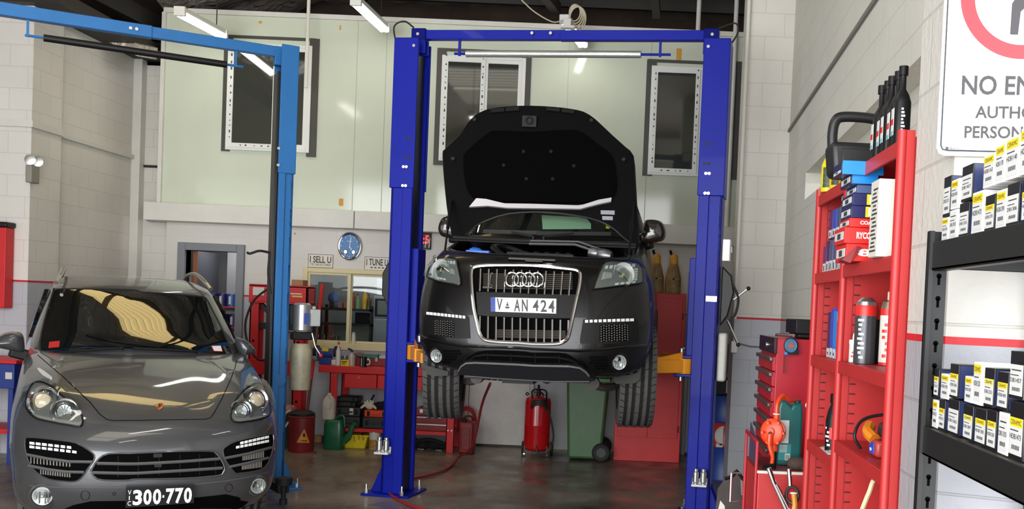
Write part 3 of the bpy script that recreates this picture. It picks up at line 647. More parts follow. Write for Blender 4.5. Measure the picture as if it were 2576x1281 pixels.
BP = mat('black_car_paint', (8, 8, 9), .32, coat=.35, spec=.3); BTR = mat('black_trim', (15, 15, 16), .5, spec=.25); DEEP = mat('deep_black', (4, 4, 5), .9, spec=.06); SILV = mat('satin_silver', (126, 127, 129), .38, .9)
LGREY = mat('lamp_reflector', (206, 206, 202), .22, .35); LEDW = mat('led_white', (214, 216, 214), .3, emit=.1); FELT = mat('felt_pad', (5, 5, 5), .95, spec=.05, bump=.3, bscale=120); CORE = mat('radiator_core', (70, 66, 60), .6, .3)
WHITE = mat('plate_white', (236, 236, 232), .35); PINK = mat('plate_ink', (58, 60, 62), .5); PBLUE = mat('plate_blue', (36, 66, 150), .4); ARM = mat('cast_aluminium', (74, 70, 66), .6, .4)
QA = -.026; TQ = frame((-.85, 8.15, 0), QA)
q7 = thing('suv', 'black four wheel drive raised on the royal blue lift with its bonnet open', 'car', TQ @ V((0, 2.4, .85)))
lev = [(1.35, .80, .12, .75, 2.8, 4.5, .03), (1.40, .90, .05, .76, 2.9, 4.55, .03), (1.55, .965, .0, .74, 3., 4.62, .02), (1.75, .99, .015, .72, 3., 4.65, .02), (1.95, .985, .05, .72, 3., 4.65, .03), (2.09, .965, .085, .72, 2.9, 4.63, .06),
       (2.18, .93, .12, .72, 2.8, 4.6, .11), (2.25, .88, .18, .70, 2.7, 4.6, .16), (2.285, .82, .26, .66, 2.6, 4.55, .2), (2.285, .79, .32, .62, 2.6, 4.5, .2), (2.25, .78, .34, .6, 2.6, 4.5, .2), (2.08, .77, .36, .6, 2.6, 4.5, .2)]
qb = hull(TQ, lev); Q = on(bvh(qb))
body = obj('body', qb, BP, q7, ang=50)
arches(body, TQ, [(-.92, 1.0, 1.42), (.92, 1.0, 1.42), (-.92, 3.75, 1.42), (.92, 3.75, 1.42)], .43, 1.19)
gh = hull(TQ, [(2.38, .90, 1.30, .55, 3., 4.55, 0), (2.52, .89, 1.42, .55, 3., 4.53, 0), (2.75, .83, 1.75, .52, 3.1, 4.45, 0), (2.98, .74, 2.12, .5, 3.1, 4.3, 0), (3.07, .66, 2.4, .5, 3., 4.15, 0), (3.1, .5, 2.75, .4, 2.8, 4.0, 0)])
GH = on(bvh(gh)); obj('cabin', gh, BP, q7, ang=50)
s = M(); drape(s, rnd(ZH(262, 1070, 360, 1000, 450, 950, 700, 700, 1000, 690, 1250, 900, 1400, 990, 1500, 1090, 1200, 1060, 700, 1045), 3), GH, .006, .02, 12)
wsq = obj('windscreen', s, mat('dark_windscreen', (18, 26, 24), .03, spec=.8), q7)
s = M(); drape(s, ZH(862, 925, 1035, 935, 1195, 940, 1240, 990, 1240, 1030, 870, 1032), GH, .009, .002, 8); obj('green_sunshade', s, mat('pale_green', (128, 172, 138), .5), q7, smooth=False)
s = M(); drape(s, ZH(1350, 992, 1378, 998, 1380, 1042, 1352, 1042), GH, .03, .002, 8); drape(s, ZH(1408, 1016, 1448, 1040, 1408, 1042), GH, .03, .002, 8); obj('parking_sticker', s, mat('fluoro_yellow', (214, 226, 26), .5), q7, smooth=False)
for sx in (-1, 1):
    s = M(TQ); s.prism([(sx*.86, 1.95, 2.55), (sx*.86, 4.1, 2.58), (sx*.72, 4.0, 2.98), (sx*.73, 2.35, 2.97)], (sx*.02, 0, 0)); obj('side_window', s, mat('dark_windscreen', (0, 0, 0)), q7)
# cowl, wipers, engine bay
s = M(TQ); rows = []
for j in range(6):
    y = 1.02+j*.09; rows.append([(x/10, y-.12*(x/8)**2+.0, 2.47+.05*j/5+.0*x) for x in range(-8, 9)])
s.grid(rows); s.grid([[(p[0], p[1]-.0, p[2]-.03) for p in rows[0]], rows[0]]); obj('cowl', s, BTR, q7, fix=False)
s = M(TQ); s.tube(spl([(x/10, .94-.12*(x/8)**2+.05, 2.465) for x in range(-8, 9, 2)], 4), .014); obj('bay_seal', s, RUB, q7)
for a, b, c in (((-.62, 1.36, 2.56), (-.1, 1.38, 2.57), (-.15, 1.3, 2.53)), ((-.12, 1.3, 2.56), (.55, 1.42, 2.59), (-.05, 1.26, 2.53))):
    obj('wiper', M(TQ).bar(a, b, .015, .035).bar(c, V(a).lerp(V(b), .5), .02, .02).cyl(V(c)-V((0, 0, .05)), c, .02), BTR, q7)
s = M(TQ); s.box((-.76, .34, 2.08), (.76, 1.15, 2.14)); obj('bay_floor', s, DEEP, q7)
s = M(TQ); s.box((-.3, .42, 2.1), (.35, 1.0, 2.3)); s.box((-.26, .45, 2.3), (.3, .95, 2.34))
for k in range(6): s.box((-.22+k*.09, .5, 2.34), (-.18+k*.09, .9, 2.352))
e_ = obj('engine_cover', s, BTR, q7, bevel=.015)
s = M(TQ); s.tube([(-.12, .8, 2.43), (.28, .8, 2.44), (.55, .72, 2.36)], .012).tube([(-.12, .86, 2.46), (.3, .86, 2.47), (.6, .8, 2.38)], .01); obj('brace_bar', s, SILV, q7)
s = M(TQ); s.rev([(0, 0), (.045, .0), (.05, .03), (.05, .07), (.046, .08), (.055, .1), (.055, .16), (.04, .2), (0, .2)], (.42, .62, 2.37), (.9, -.25, -.15), 18); obj('silver_canister', s, SILV, q7)
s = M(TQ); s.rev([(0, 0), (.06, 0), (.06, .05), (.03, .07), (0, .07)], (-.55, .62, 2.3), (.1, 0, 1), 16).box((-.62, .55, 2.3), (-.42, .66, 2.345)); obj('washer_cap', s, mat('cap_blue', (44, 110, 214), .35), q7, bevel=.006)
s = M(TQ); s.tube(spl([(-.3, .6, 2.3), (-.42, .75, 2.38), (-.36, .95, 2.4), (-.2, 1.0, 2.36)], 5), .03); obj('intake_hose', s, BLK, q7); s = M(); s.tube(spl([(.35, .6, 2.28), (.5, .85, 2.36), (.66, .8, 2.34)], 5), .025).rev([(0, 0), (.05, 0), (.05, .1), (0, .12)], (-.3, .62, 2.3), (.3, -.3, 1), 14); obj('intake_hose', s, BLK, q7)
s = M(TQ); s.tube(spl([(-.78, 1.0, 2.43), (-.77, .62, 2.34), (-.6, .4, 2.31), (0, .29, 2.30), (.6, .4, 2.31), (.77, .62, 2.34), (.78, 1.0, 2.43)], 6), .012); obj('bonnet_seal', s, RUB, q7)
s = M(TQ); s.box((-.2, .17, 2.262), (.18, .21, 2.28)).box((-.06, .15, 2.25), (.08, .2, 2.262)); obj('bonnet_lock', s, ARM, q7, bevel=.004)
# bonnet
hp = TQ @ V((0, 1.34, 2.5)); hn = (TQ.to_3x3() @ V((0, -1, .3))).normalized(); HP = on_plane(hp, hn)
hull_out = rnd(ZH(108, 450, 128, 415, 240, 310, 300, 215, 350, 160, 400, 130, 470, 106, 600, 90, 760, 84, 940, 92, 1080, 108, 1180, 130, 1250, 172, 1300, 215, 1400, 310, 1500, 400, 1560, 465, 1576, 640, 1588, 860, 1604, 1130,
                 1520, 1110, 1440, 1040, 1360, 985, 1220, 935, 1000, 900, 800, 890, 600, 905, 450, 950, 350, 1000, 270, 1070, 195, 1100, 165, 1000, 140, 840, 120, 640), 2)
BI = mat('bonnet_inner', (4, 4, 5), .6, spec=.1)
s = M(); drape(s, hull_out, HP, 0, .03, 16); bon = obj('bonnet', s, BI, q7)
s = M(); rim(s, hull_out, HP, .012, -.012, 10); obj('bonnet_edge', s, BP, bon)
s = M(); drape(s, rnd(ZH(265, 500, 300, 430, 440, 310, 520, 280, 760, 290, 1080, 275, 1180, 300, 1300, 390, 1400, 470, 1430, 600, 1430, 740, 1370, 800, 1150, 830, 700, 825, 560, 820, 440, 800, 330, 780, 280, 680), 3), HP, .03, .03, 16, dome=.025)
for k in ((728, 450), (938, 450), (577, 555), (1112, 560), (750, 660), (950, 660)):
    h, n_ = HP(*ZH(*k)[0]); s.rev([(0, 0), (.02, 0), (.012, .008), (0, .009)], h+n_*.058, n_, 12, 1)
obj('insulation_pad', s, [FELT, BTR], bon)
s = M(); drape(s, ZH(310, 866, 365, 800, 440, 806, 580, 840, 780, 843, 1140, 855, 1180, 850, 1300, 812, 1400, 795, 1395, 825, 1300, 845, 1160, 882, 900, 878, 600, 874, 450, 858), HP, .035, .03, 14); obj('bonnet_bevel_sheen', s, mat('bevel_reflected_light', (205, 203, 208), .3, .3), bon)  # pale grey paints in the light reflected by this black bevel
s = M()
for a in (ZH(470, 112, 575, 102, 580, 130, 475, 140), ZH(585, 100, 690, 92, 690, 122, 590, 130), ZH(900, 98, 1005, 105, 1000, 132, 900, 122), ZH(1015, 108, 1115, 120, 1110, 146, 1015, 135)): s = M(); drape(s, a, HP, .02, .02, 14); obj('bonnet_stop', s, BTR, bon)
s = M(); h, n_ = HP(*ZH(770, 200)[0]); s.box(h+V((-.07, -.04, -.06)), h+V((.07, .0, .05))); s.ring(h+V((0, -.06, 0)), (0, 1, 0), .03, .008, 16, 6); obj('bonnet_latch', s, BTR, bon, bevel=.008)
for k in ((185, 495), (1492, 500), (350, 195), (1245, 200)):
    h, n_ = HP(*ZH(*k)[0]); obj('bonnet_buffer', M().rev([(0, 0), (.022, 0), (.018, .035), (0, .04)], h, n_, 12), RUB, bon)
for a in (ZH(1315, 884, 1422, 886, 1422, 918, 1316, 914), ZH(1326, 928, 1408, 930, 1408, 960, 1328, 957)):
    s = M(); drape(s, a, HP, .006, .005, 10); obj('service_sticker', s, mat('sticker_grey', (150, 154, 160), .5), bon, smooth=False)
for (a, b, m) in ((ZE(335, 80)[0], ZE(205, 960)[0], ZE(255, 520)[0]), (ZG(1510, 120)[0], ZG(1440, 1040)[0], ZG(1468, 620)[0])):
    A = HP(*a)[0]+hn*.04; B_ = Q(*b)[0]; Mi = A.lerp(B_, .55); obj('gas_strut', M().cyl(A, Mi, .016, n=10).cyl(Mi, B_, .009, n=8).ball(A, .02).ball(B_, .02), BTR, q7)
# door mirrors
for sx, o_ in ((-1, ZE(75, 540, 110, 400, 180, 320, 270, 300, 420, 310, 430, 720, 300, 710, 130, 660)), (1, ZG(1690, 620, 1720, 430, 1745, 375, 1880, 370, 2020, 410, 2085, 520, 2100, 640, 2060, 730, 1950, 770, 1640, 800, 1610, 640))):
    o_ = rnd(o_, 3); c = (TQ @ V((sx*1.02, 1.72, 0))); FP = on_plane(c, (0, -1, 0)); s = M(); rows = []
    P = [FP(p.x, p.y)[0] for p in dense(o_, 6)]; cx = sum((p for p in P), V((0, 0, 0)))/len(P)
    for kx, dy in ((.0, -.03), (.6, -.028), (.88, -.015), (1, .03), (1, .1), (.93, .16), (.6, .165), (0, .165)): rows.append([cx+(p-cx)*kx+V((0, dy, 0)) for p in P])
    s.grid(rows, wrap=True); mr = obj('door_mirror', s, mat('mirror_brown_black', (36, 29, 25), .15, coat=1.), q7, ang=60)
    z0 = cx.z-.11; obj('mirror_foot', M().bar(V((cx.x, cx.y+.06, z0)), TQ @ V((sx*.8, 1.85, 2.5)), .1, .08), BTR, mr, bevel=.02)
# ---- front: grille with chrome frame
gr = rnd(ZA(945, 560, 965, 500, 1030, 470, 1200, 452, 1500, 447, 1900, 452)+ZB(300, 480, 560, 505, 700, 525, 755, 570, 765, 640, 745, 800, 700, 1000)+ZD(640, 130, 590, 350, 555, 460, 480, 520, 350, 545, 0, 545)+ZC(1700, 525, 1400, 515, 1200, 490, 1120, 450, 1070, 350, 1030, 180)+ZA(985, 1130, 955, 850, 945, 680), 2)
s = M(); drape(s, gr, Q, .003, .02, 9); G0 = obj('grille_recess', s, DEEP, q7)
s = M()
for row in range(8):
    a = ZA(1130, 580+row*32)[0]; b = ZB(640, 590+row*32)[0]; rim(s, [a, b], Q, .006, .004, 10, False, 4)
for row in range(4):
    a = ZC(1330, 330+row*34)[0]; b = ZD(530, 350+row*34)[0]; rim(s, [a, b], Q, .008, .004, 10, False, 4)
obj('radiator', s, CORE, G0)
s = M(); rim(s, gr, Q, .017, .012, 7, True, 8); obj('grille_surround', s, CHR, q7)
s = M(); s2 = M()
for k in range(12):
    xt = 1090+k*131; t_ = xt-(k-6)*3
    a, b = ((1040+xt/6.406, 600+(505+k*5)/6.406), (1040+(xt-14-k*1.5)/6.406, 600+(862+k*6)/6.406))
    rim(s, [a, b], Q, .0075, .016, 14, False, 6)
    xb = 1080+k*131-(0 if k else 0); e = 480+k*7-(100 if k == 0 else 30 if k in (1,) else 0) if k < 11 else 400
    a, b = ((1040+(xb-k*2)/6.406, 780+(105+k*6)/6.406), (1040+(xb-3-k*2)/6.406, 780+(e if k < 11 else 430)/6.406))
    rim(s2, [a, b], Q, .0075, .016, 14, False, 6)
obj('grille_bars', s, CHR, q7); obj('grille_bars', s2, CHR, q7)
s = M(); drape(s, ZA(1020, 870, 1500, 880)+ZB(0, 905, 690, 912, 655, 1130)+ZD(640, 60, 600, 140, 0, 135)+ZC(1700, 120, 1230, 105, 1045, 90)+ZA(1035, 1100), Q, .016, .03, 9); obj('plate_panel', s, BTR, q7)
s = M()
for k in range(4):
    c, n_ = Q(*ZA(1600+k*132, 680+k*2)[0]); s.ring(c+n_*.032, n_+V((0, 0, 0)), .049, .0075, 36, 8, zs=1.19)
obj('ring_emblem', s, CHR, q7)
pl = ZA(1215, 905)+ZB(420, 940, 412, 1275)+ZC(1225, 75); s = M(); drape(s, pl, Q, .024, .03, 8); npq = obj('plate_frame', s, BTR, q7)
inn = ZA(1255, 962)+ZB(385, 985, 380, 1222)+ZC(1262, 35)
s = M(); drape(s, inn, Q, .028, .008, 8); drape(s, [inn[0], (inn[0][0]+12, inn[0][1]+.6), (inn[3][0]+11, inn[3][1]+.6), inn[3]], Q, .029, .002, 8, 1)
for t_, q in (('V', ZA(1355, 980, 1448, 985, 1440, 1175, 1350, 1170)), ('A', ZA(1640, 990, 1725, 992, 1725, 1188, 1630, 1185)), ('N', ZA(1755, 992, 1850, 996, 1850, 1190, 1755, 1188)), ('4', [ZA(1930, 1002)[0], ZB(105, 1003)[0], ZB(100, 1180)[0], ZA(1930, 1192)[0]]), ('2', ZB(135, 1003, 232, 1006, 232, 1195, 135, 1195)), ('4', ZB(262, 1005, 358, 1010, 352, 1205, 258, 1203))):
    lettering(s, t_, q, Q, .0305, 2, .02)
for d in ((1505, 1065, 1540, 1100), (1490, 1110, 1555, 1140), (1515, 1040, 1532, 1060)): drape(s, ZA(d[0], d[1], d[2], d[1], d[2], d[3], d[0], d[3]), Q, .0302, .001, 8, 2)
obj('number_plate', s, [WHITE, PBLUE, PINK], npq, smooth=False)
s = M(); rim(s, ZA(1130, 803, 1285, 805), Q, .006, .022, 9, False, 6); rim(s, ZA(1255, 570, 1290, 575, 1255, 600, 1240, 760, 1285, 770), Q, .005, .02, 9, False, 6); obj('grille_badge', s, SILV, q7)
# ---- headlamps
def headlamp(out, proj, r, blocks, lens2, par):
    s = M(); drape(s, out, Q, .004, .03, 8); h = obj('headlight', s, mat('lamp_housing', (124, 126, 122), .35, .15), par)
    c, n_ = Q(*proj); n_ = (n_+V((0, -1.2, 0))).normalized()
    s = M(); s.rev([(r*.0, .0), (r, .0), (r*1.15, .02), (r*1.25, .028), (r*1.3, .015), (r*1.3, -.01)], c+n_*.004, n_, 28, zs=1.15); obj('reflector', s, LGREY, h)
    s = M(); s.rev([(0, .03), (r*.45, .026), (r*.72, .012), (r*.75, .0), (0, 0)], c+n_*.01, n_, 24, zs=1.15); obj('projector', s, CLEAR, h)
    s = M(); s.ball(c+n_*.012, r*.25, 10); obj('bulb', s, mat('bulb_amber', (220, 190, 120), .3), h)
    s = M()
    for b in blocks: drape(s, b, Q, .012, .01, 6)
    obj('led_strip', s, LEDW, h)
    s = M(); drape(s, lens2, Q, .016, .012, 6)
    for k in range(3): a = V(lens2[0]).lerp(V(lens2[1]), .25+.25*k); b = V(lens2[3]).lerp(V(lens2[2]), .25+.25*k); rim(s, [a, b], Q, .006, .022, 8, False, 5)
    obj('turn_signal', s, LGREY, h)
    s = M(); drape(s, out, Q, .038, .004, 8); obj('lens', s, CLEAR, h)
    s = M(); rim(s, out, Q, .006, .01, 8); obj('lamp_seal', s, BLK, h)
def blocks(a, b, n_, hgt, slant=0):
    a, b = V(a), V(b); o = []; 
    for k in range(n_):
        p = a.lerp(b, (k+.1)/n_); q = a.lerp(b, (k+.78)/n_); o.append([(p.x+slant, p.y), (q.x+slant, q.y), (q.x, q.y+hgt), (p.x, p.y+hgt)])
    return o
def vblocks(a, b, n_, wd):
    a, b = V(a), V(b); o = []
    for k in range(n_):
        p = a.lerp(b, (k+.1)/n_); q = a.lerp(b, (k+.8)/n_); o.append([(p.x, p.y), (p.x+wd, p.y), (q.x+wd, q.y), (q.x, q.y)])
    return o
headlamp(rnd(ZB(1165, 395, 1420, 380, 1600, 385, 1720, 425, 1765, 560, 1765, 690, 1720, 730, 1400, 770, 1000, 820, 985, 790, 1060, 580), 3), ZB(1460, 590)[0], .068,
         blocks(ZB(1150, 455)[0], ZB(1650, 425)[0], 7, 7, 1.5)+vblocks(ZB(1625, 490)[0], ZB(1610, 690)[0], 5, 9)+blocks(ZB(1310, 730)[0], ZB(1660, 690)[0], 4, 5, 1), ZB(1130, 560, 1275, 580, 1270, 650, 1100, 680), q7)
headlamp(rnd(ZA(330, 345, 480, 312, 690, 345, 712, 420, 770, 740, 640, 740, 420, 700, 250, 640, 235, 600, 270, 470), 3), ZA(455, 520)[0], .062,
         blocks(ZA(370, 360)[0], ZA(690, 385)[0], 7, 6)+vblocks(ZA(320, 400)[0], ZA(270, 570)[0], 5, 7)+blocks(ZA(290, 605)[0], ZA(540, 660)[0], 5, 4), ZA(605, 510, 675, 520, 685, 600, 600, 580), q7)
# ---- bumper: running lights, side intakes, fog lamps, lower grille, skid plate
for (o_, a, b, mesh, col, ft) in ((ZD(815, 150, 1620, 105, 1700, 180, 1705, 520, 1500, 545, 770, 545, 760, 480), ZD(835, 165)[0], ZD(1630, 138)[0], ZD(1080, 250, 1540, 230, 1545, 490, 1080, 520), 9, 0), (ZC(200, 20, 230, 15, 850, 80, 900, 120, 920, 460, 680, 460, 200, 390), ZC(225, 32)[0], ZC(855, 100)[0], ZC(345, 160, 660, 180, 660, 440, 350, 400), 9, 0)):
    s = M(); drape(s, o_, Q, .004, .02, 9); it = obj('side_intake', s, BTR, q7)
    s = M(); drape(s, mesh, Q, .006, .01, 8)
    m_ = [V(p) for p in mesh]
    for i in range(11):
        a_ = m_[0].lerp(m_[1], (i+.5)/11); b_ = m_[3].lerp(m_[2], (i+.5)/11)
        for j in range(7): p = a_.lerp(b_, (j+(.3 if i % 2 else .6))/7); dx = (m_[1]-m_[0]).length/11*.3; dy = (m_[3]-m_[0]).length/7*.33; drape(s, [(p.x-dx, p.y), (p.x, p.y-dy), (p.x+dx, p.y), (p.x, p.y+dy)], Q, .008, .002, 20, 1)
    obj('intake_mesh', s, [DEEP, mat('mesh_grey', (112, 108, 102), .5)], it, smooth=False)
    s = M(); [drape(s, x, Q, .014, .012, 7) for x in blocks(a, b, 11, 7.0)]; obj('daytime_light', s, LEDW, q7, smooth=False)
s = M(); rim(s, ZC(110, 395, 200, 450, 450, 520, 800, 580, 1100, 590, 1700, 610)+ZD(0, 628, 600, 655, 720, 660, 1100, 640, 1500, 590, 1830, 560), Q, .012, .004, 12, False); obj('bumper_crease', s, BP, q7)
s = M(); drape(s, ZC(140, 470, 450, 540, 800, 600, 950, 640, 850, 700, 700, 880, 640, 985, 560, 975, 300, 910, 150, 850, 125, 640), Q, .004, .02, 10); obj('lower_bumper', s, mat('satin_black', (12, 12, 13), .42, spec=.25), q7); s = M(); drape(s, ZD(720, 670, 1100, 655, 1500, 610, 1840, 575, 1820, 760, 1740, 960, 1600, 1020, 1100, 1060, 1000, 1040, 850, 860), Q, .004, .02, 10); obj('lower_bumper', s, mat('satin_black', (12, 12, 13), .42, spec=.25), q7)
s = M(); drape(s, rnd(ZC(850, 790, 950, 720, 1050, 670, 1300, 650, 1800, 670)+ZD(0, 690, 430, 690, 600, 730, 740, 850, 600, 870, 0, 850)+ZC(1400, 830, 1000, 815), 2), Q, .008, .03, 9); lg = obj('lower_grille', s, DEEP, q7)
s = M(); rim(s, ZC(930, 790, 1000, 740, 1150, 720, 1700, 740)+ZD(0, 755, 400, 762, 600, 800, 720, 855), Q, .008, .012, 10, False)
for p in (ZC(1205, 680, 1210, 820), ZC(1575, 690, 1580, 830), ZC(1970, 700, 1970, 845), ZD(432, 725, 430, 865)): rim(s, p, Q, .006, .014, 12, False)
obj('grille_fins', s, BTR, lg)
sk = rnd(ZC(720, 1020, 760, 900, 850, 845, 1000, 838, 1700, 868)+ZD(0, 885, 600, 895, 760, 920, 860, 990, 930, 1080, 1000, 1110, 930, 1145, 300, 1140, 0, 1135)+ZC(1400, 1095, 820, 1045), 2)
QS = on_plane(TQ @ V((0, .0, 1.35)), TQ.to_3x3() @ V((0, -1, -.45)))
s = M(); drape(s, sk, QS, .01, .05, 12); skp = obj('skid_plate', s, mat('skid_black', (18, 18, 22), .5, spec=.25), q7)
s = M(); rim(s, ZC(730, 980, 770, 905, 850, 850, 1000, 842, 1700, 872)+ZD(0, 889, 600, 900, 760, 925, 860, 995, 910, 1060), QS, .009, .012, 9, False, mi=0)
rim(s, ZC(830, 1055, 1400, 1100)+ZD(0, 1130, 300, 1145, 920, 1145), QS, .006, .012, 9, False, mi=0); obj('skid_plate_edge', s, SILV, skp)
s = M(TQ); s.box((-.5, .05, 1.3), (.5, 1.2, 1.34)).box((-.2, .1, 1.27), (.05, .5, 1.31)); obj('undertray', s, BTR, q7)
for c, r in ((ZD(1390, 835)[0], .05), (ZC(390, 730)[0], .045)):
    h, n_ = Q(*c); n_ = (n_+V((0, -1.5, 0))).normalized(); s = M(); s.rev([(r*1.5, -.02), (r*1.5, .015), (r*1.2, .03), (r*1.1, .0)], h, n_, 28, zs=1.1); fg = obj('fog_light', s, BTR, q7)
    s = M(); s.rev([(0, .0), (r*.5, .003), (r*1.1, .025), (r*1.15, .0)], h+n_*.002, n_, 24, zs=1.1); s.ball(h+n_*.02, r*.22, 10); [s.bar(h+n_*.022+V((x_*r, 0, -r*.8*(1-x_*x_)**.5)), h+n_*.022+V((x_*r, 0, r*.8*(1-x_*x_)**.5)), .006, .006, 1) for x_ in (-.7, -.4, .4, .7)]; obj('reflector', s, [LGREY, mat('rib_dark', (120, 120, 118), .3, .5)], fg)
    s = M(); s.rev([(0, .04), (r*.8, .034), (r*1.15, .022), (r*1.15, .018), (0, .03)], h, n_, 24, zs=1.1); obj('lens', s, CLEAR, fg)
for base, mask in ((ZC(490, 660)[0], [(0, 6), (0, 6), (0, 5), (0, 4), (0, 3)]), (ZD(930, 760)[0], [(0, 6), (0, 6), (0, 6), (1, 6), (2, 6)])):
    s = M()
    for j, (a, b) in enumerate(mask):
        for i in range(a, b): x = base[0]+i*7.6+(j % 2)*3.8; y = base[1]+j*7; drape(s, [(x-2.8, y-1.5), (x, y-3), (x+2.8, y-1.5), (x+2.8, y+1.5), (x, y+3), (x-2.8, y+1.5)], Q, .007, .003, 20)
    obj('honeycomb', s, DEEP, q7, smooth=False)
# ---- wheels hanging, suspension, mud flaps
for (x, y, z) in ((-.845, 1.0, 1.32), (.845, 1.0, 1.32), (-.845, 3.75, 1.47), (.845, 3.75, 1.47)): wheel(TQ, (x, y, z), .385, .31, q7, steer=.1 if y < 2 else 0)
for sx, fl in ((-1, ZC(120, 860, 300, 920, 560, 990, 555, 1060, 330, 1070, 230, 1040)), (1, ZD(1300, 1085, 1600, 1040, 1740, 990, 1720, 1130, 1640, 1185, 1350, 1195, 1310, 1160))):
    FL = on_plane(TQ @ V((sx*.8, .56, 1.3)), TQ.to_3x3() @ V((0, -1, 0))); s = M(); drape(s, fl, FL, 0, .012, 12); obj('arch_liner', s, mat('liner_grey', (52, 52, 50), .7), q7)
    obj('suspension_arm', M(TQ).tube(spl([(sx*.42, .75, 1.36), (sx*.52, .7, 1.24), (sx*.64, .85, 1.22), (sx*.72, 1.0, 1.25)], 5), .035).tube([(sx*.3, 1.0, 1.4), (sx*.7, 1.02, 1.3)], .03).cyl((sx*.5, .62, 1.26), (sx*.5, .72, 1.26), .05), ARM, q7)
s = M(TQ); s.tube(spl([(.05, 1.1, 1.25), (0, 2.5, 1.22), (.3, 4.1, 1.25)], 5), .05).box((-.3, 1.2, 1.22), (.3, 3.6, 1.3)).cyl((-.8, 3.75, 1.42), (.8, 3.75, 1.42), .05).cyl((-.8, 1.0, 1.36), (.8, 1.0, 1.36), .04); obj('underbody', s, mat('underbody', (46, 44, 42), .8), q7)
# ============================================================ the grey car parked in front of the light blue lift
P1 = zz(0, 660, 5.694); P2 = zz(340, 660, 5.694); P3 = zz(0, 860, 5.694); P4 = zz(340, 860, 5.694); P5 = zz(0, 1056, 5.694); P6 = zz(340, 1056, 5.694)
TP = frame((-3.335, 7.295, 0), rad(30))
GP = mat('grey_car_paint', (70, 71, 74), .36, .35, coat=1.)
car = thing('suv', 'metallic grey car parked in the left bay with plate 300 770', 'car', TP @ V((0, 2.4, 0)))
def lobe(x, z): return -.17*math.exp(-((abs(x)-.66)/.2)**2)*min(1, max(0, (z-.98)/.14))*min(1, max(0, (1.36-z)/.1))
pb = hull(TP, [(.26, .84, .16, .8, 2.8, 4.6, 0), (.36, .89, .06, .8, 2.8, 4.68, 0), (.47, .91, .012, .8, 2.8, 4.72, 0), (.58, .915, .0, .78, 2.8, 4.75, 0), (.72, .925, .012, .76, 2.8, 4.76, 0), (.84, .925, .06, .74, 2.8, 4.76, 0), (.93, .92, .16, .7, 2.8, 4.75, 0), (1.0, .912, .28, .66, 2.7, 4.73, 0),
               (1.08, .90, .46, .62, 2.6, 4.7, 0), (1.16, .885, .68, .58, 2.6, 4.68, 0), (1.24, .87, .95, .55, 2.6, 4.66, 0), (1.31, .85, 1.22, .5, 2.6, 4.64, 0), (1.365, .82, 1.5, .5, 2.7, 4.62, 0), (1.39, .76, 1.75, .5, 2.7, 4.6, 0)], 6, 52, lobe=lobe)
PB = on(bvh(pb))
pbody = obj('body', pb, GP, car, ang=60)
arches(pbody, TP, [(-.86, .95, .47), (.86, .95, .47), (-.86, 3.85, .47), (.86, 3.85, .47)], .41, 1.19)
for (x, y) in ((-.73, .98), (.73, .98), (-.73, 3.85), (.73, 3.85)): wheel(TP, (x, y, .452), .375, .27, car)
pg = hull(TP, [(1.27, .81, 1.36, .6, 2.6, 4.62, 0), (1.40, .82, 1.5, .6, 2.6, 4.6, 0), (1.60, .765, 1.86, .5, 2.7, 4.5, 0), (1.78, .705, 2.19, .4, 2.8, 4.4, 0), (1.885, .665, 2.40, .32, 2.8, 4.3, 0), (1.945, .615, 2.62, .34, 2.7, 4.2, 0), (2.0, .50, 3.0, .3, 2.6, 4.0, 0), (2.015, .3, 3.3, .2, 2.5, 3.8, 0)], 7, 44)
PG = on(bvh(pg)); obj('roof', pg, GP, car, ang=60)
ws = rnd(P1(770, 420, 800, 395, 1100, 385, 1900, 400)+P2(80, 430, 500, 455, 900, 495, 1010, 520, 1100, 680, 1250, 980, 1375, 1280)+P4(1370, 205, 900, 175, 500, 160, 0, 130)+P3(1700, 130, 1100, 165, 620, 190, 590, 150)+P1(580, 1150, 640, 850), 2)
s = M(); drape(s, ws, PG, .004, .02, 14); wsp = obj('windscreen', s, mat('black_windscreen', (10, 14, 14), .015, spec=.9), car, ang=60)
s = M(); rim(s, ws, PG, .008, .004, 10); obj('windscreen_seal', s, RUB, wsp)
s = M(); drape(s, P1(710, 1150, 860, 1135, 850, 1220, 700, 1235), PG, .007, .002, 20); obj('red_sticker', s, mat('sticker_red', (168, 36, 36), .5), wsp, smooth=False)
s = M(); drape(s, P4(1080, 65, 1225, 60, 1250, 150, 1120, 145), PG, .007, .002, 20); drape(s, P4(1098, 72, 1218, 68, 1240, 142, 1128, 138), PG, .008, .002, 20, 1); obj('registration_sticker', s, [mat('sticker_red', (0, 0, 0)), WHITE], wsp, smooth=False)
for sx in (-1, 1):
    s = M(TP); s.prism([(sx*.80, 2.15, 1.45), (sx*.79, 4.2, 1.47), (sx*.70, 4.05, 1.84), (sx*.685, 2.62, 1.86)], (sx*.035, 0, 0)); obj('side_window', s, mat('black_windscreen', (0, 0, 0)), car)
    s = M(TP); s.tube(spl([(sx*.635, 2.45, 1.92), (sx*.60, 2.62, 1.99), (sx*.57, 3.0, 2.06), (sx*.56, 3.6, 2.05), (sx*.58, 4.1, 1.95)], 5), .02); obj('roof_rail', s, mat('rail_alloy', (168, 166, 160), .25, .85), car)
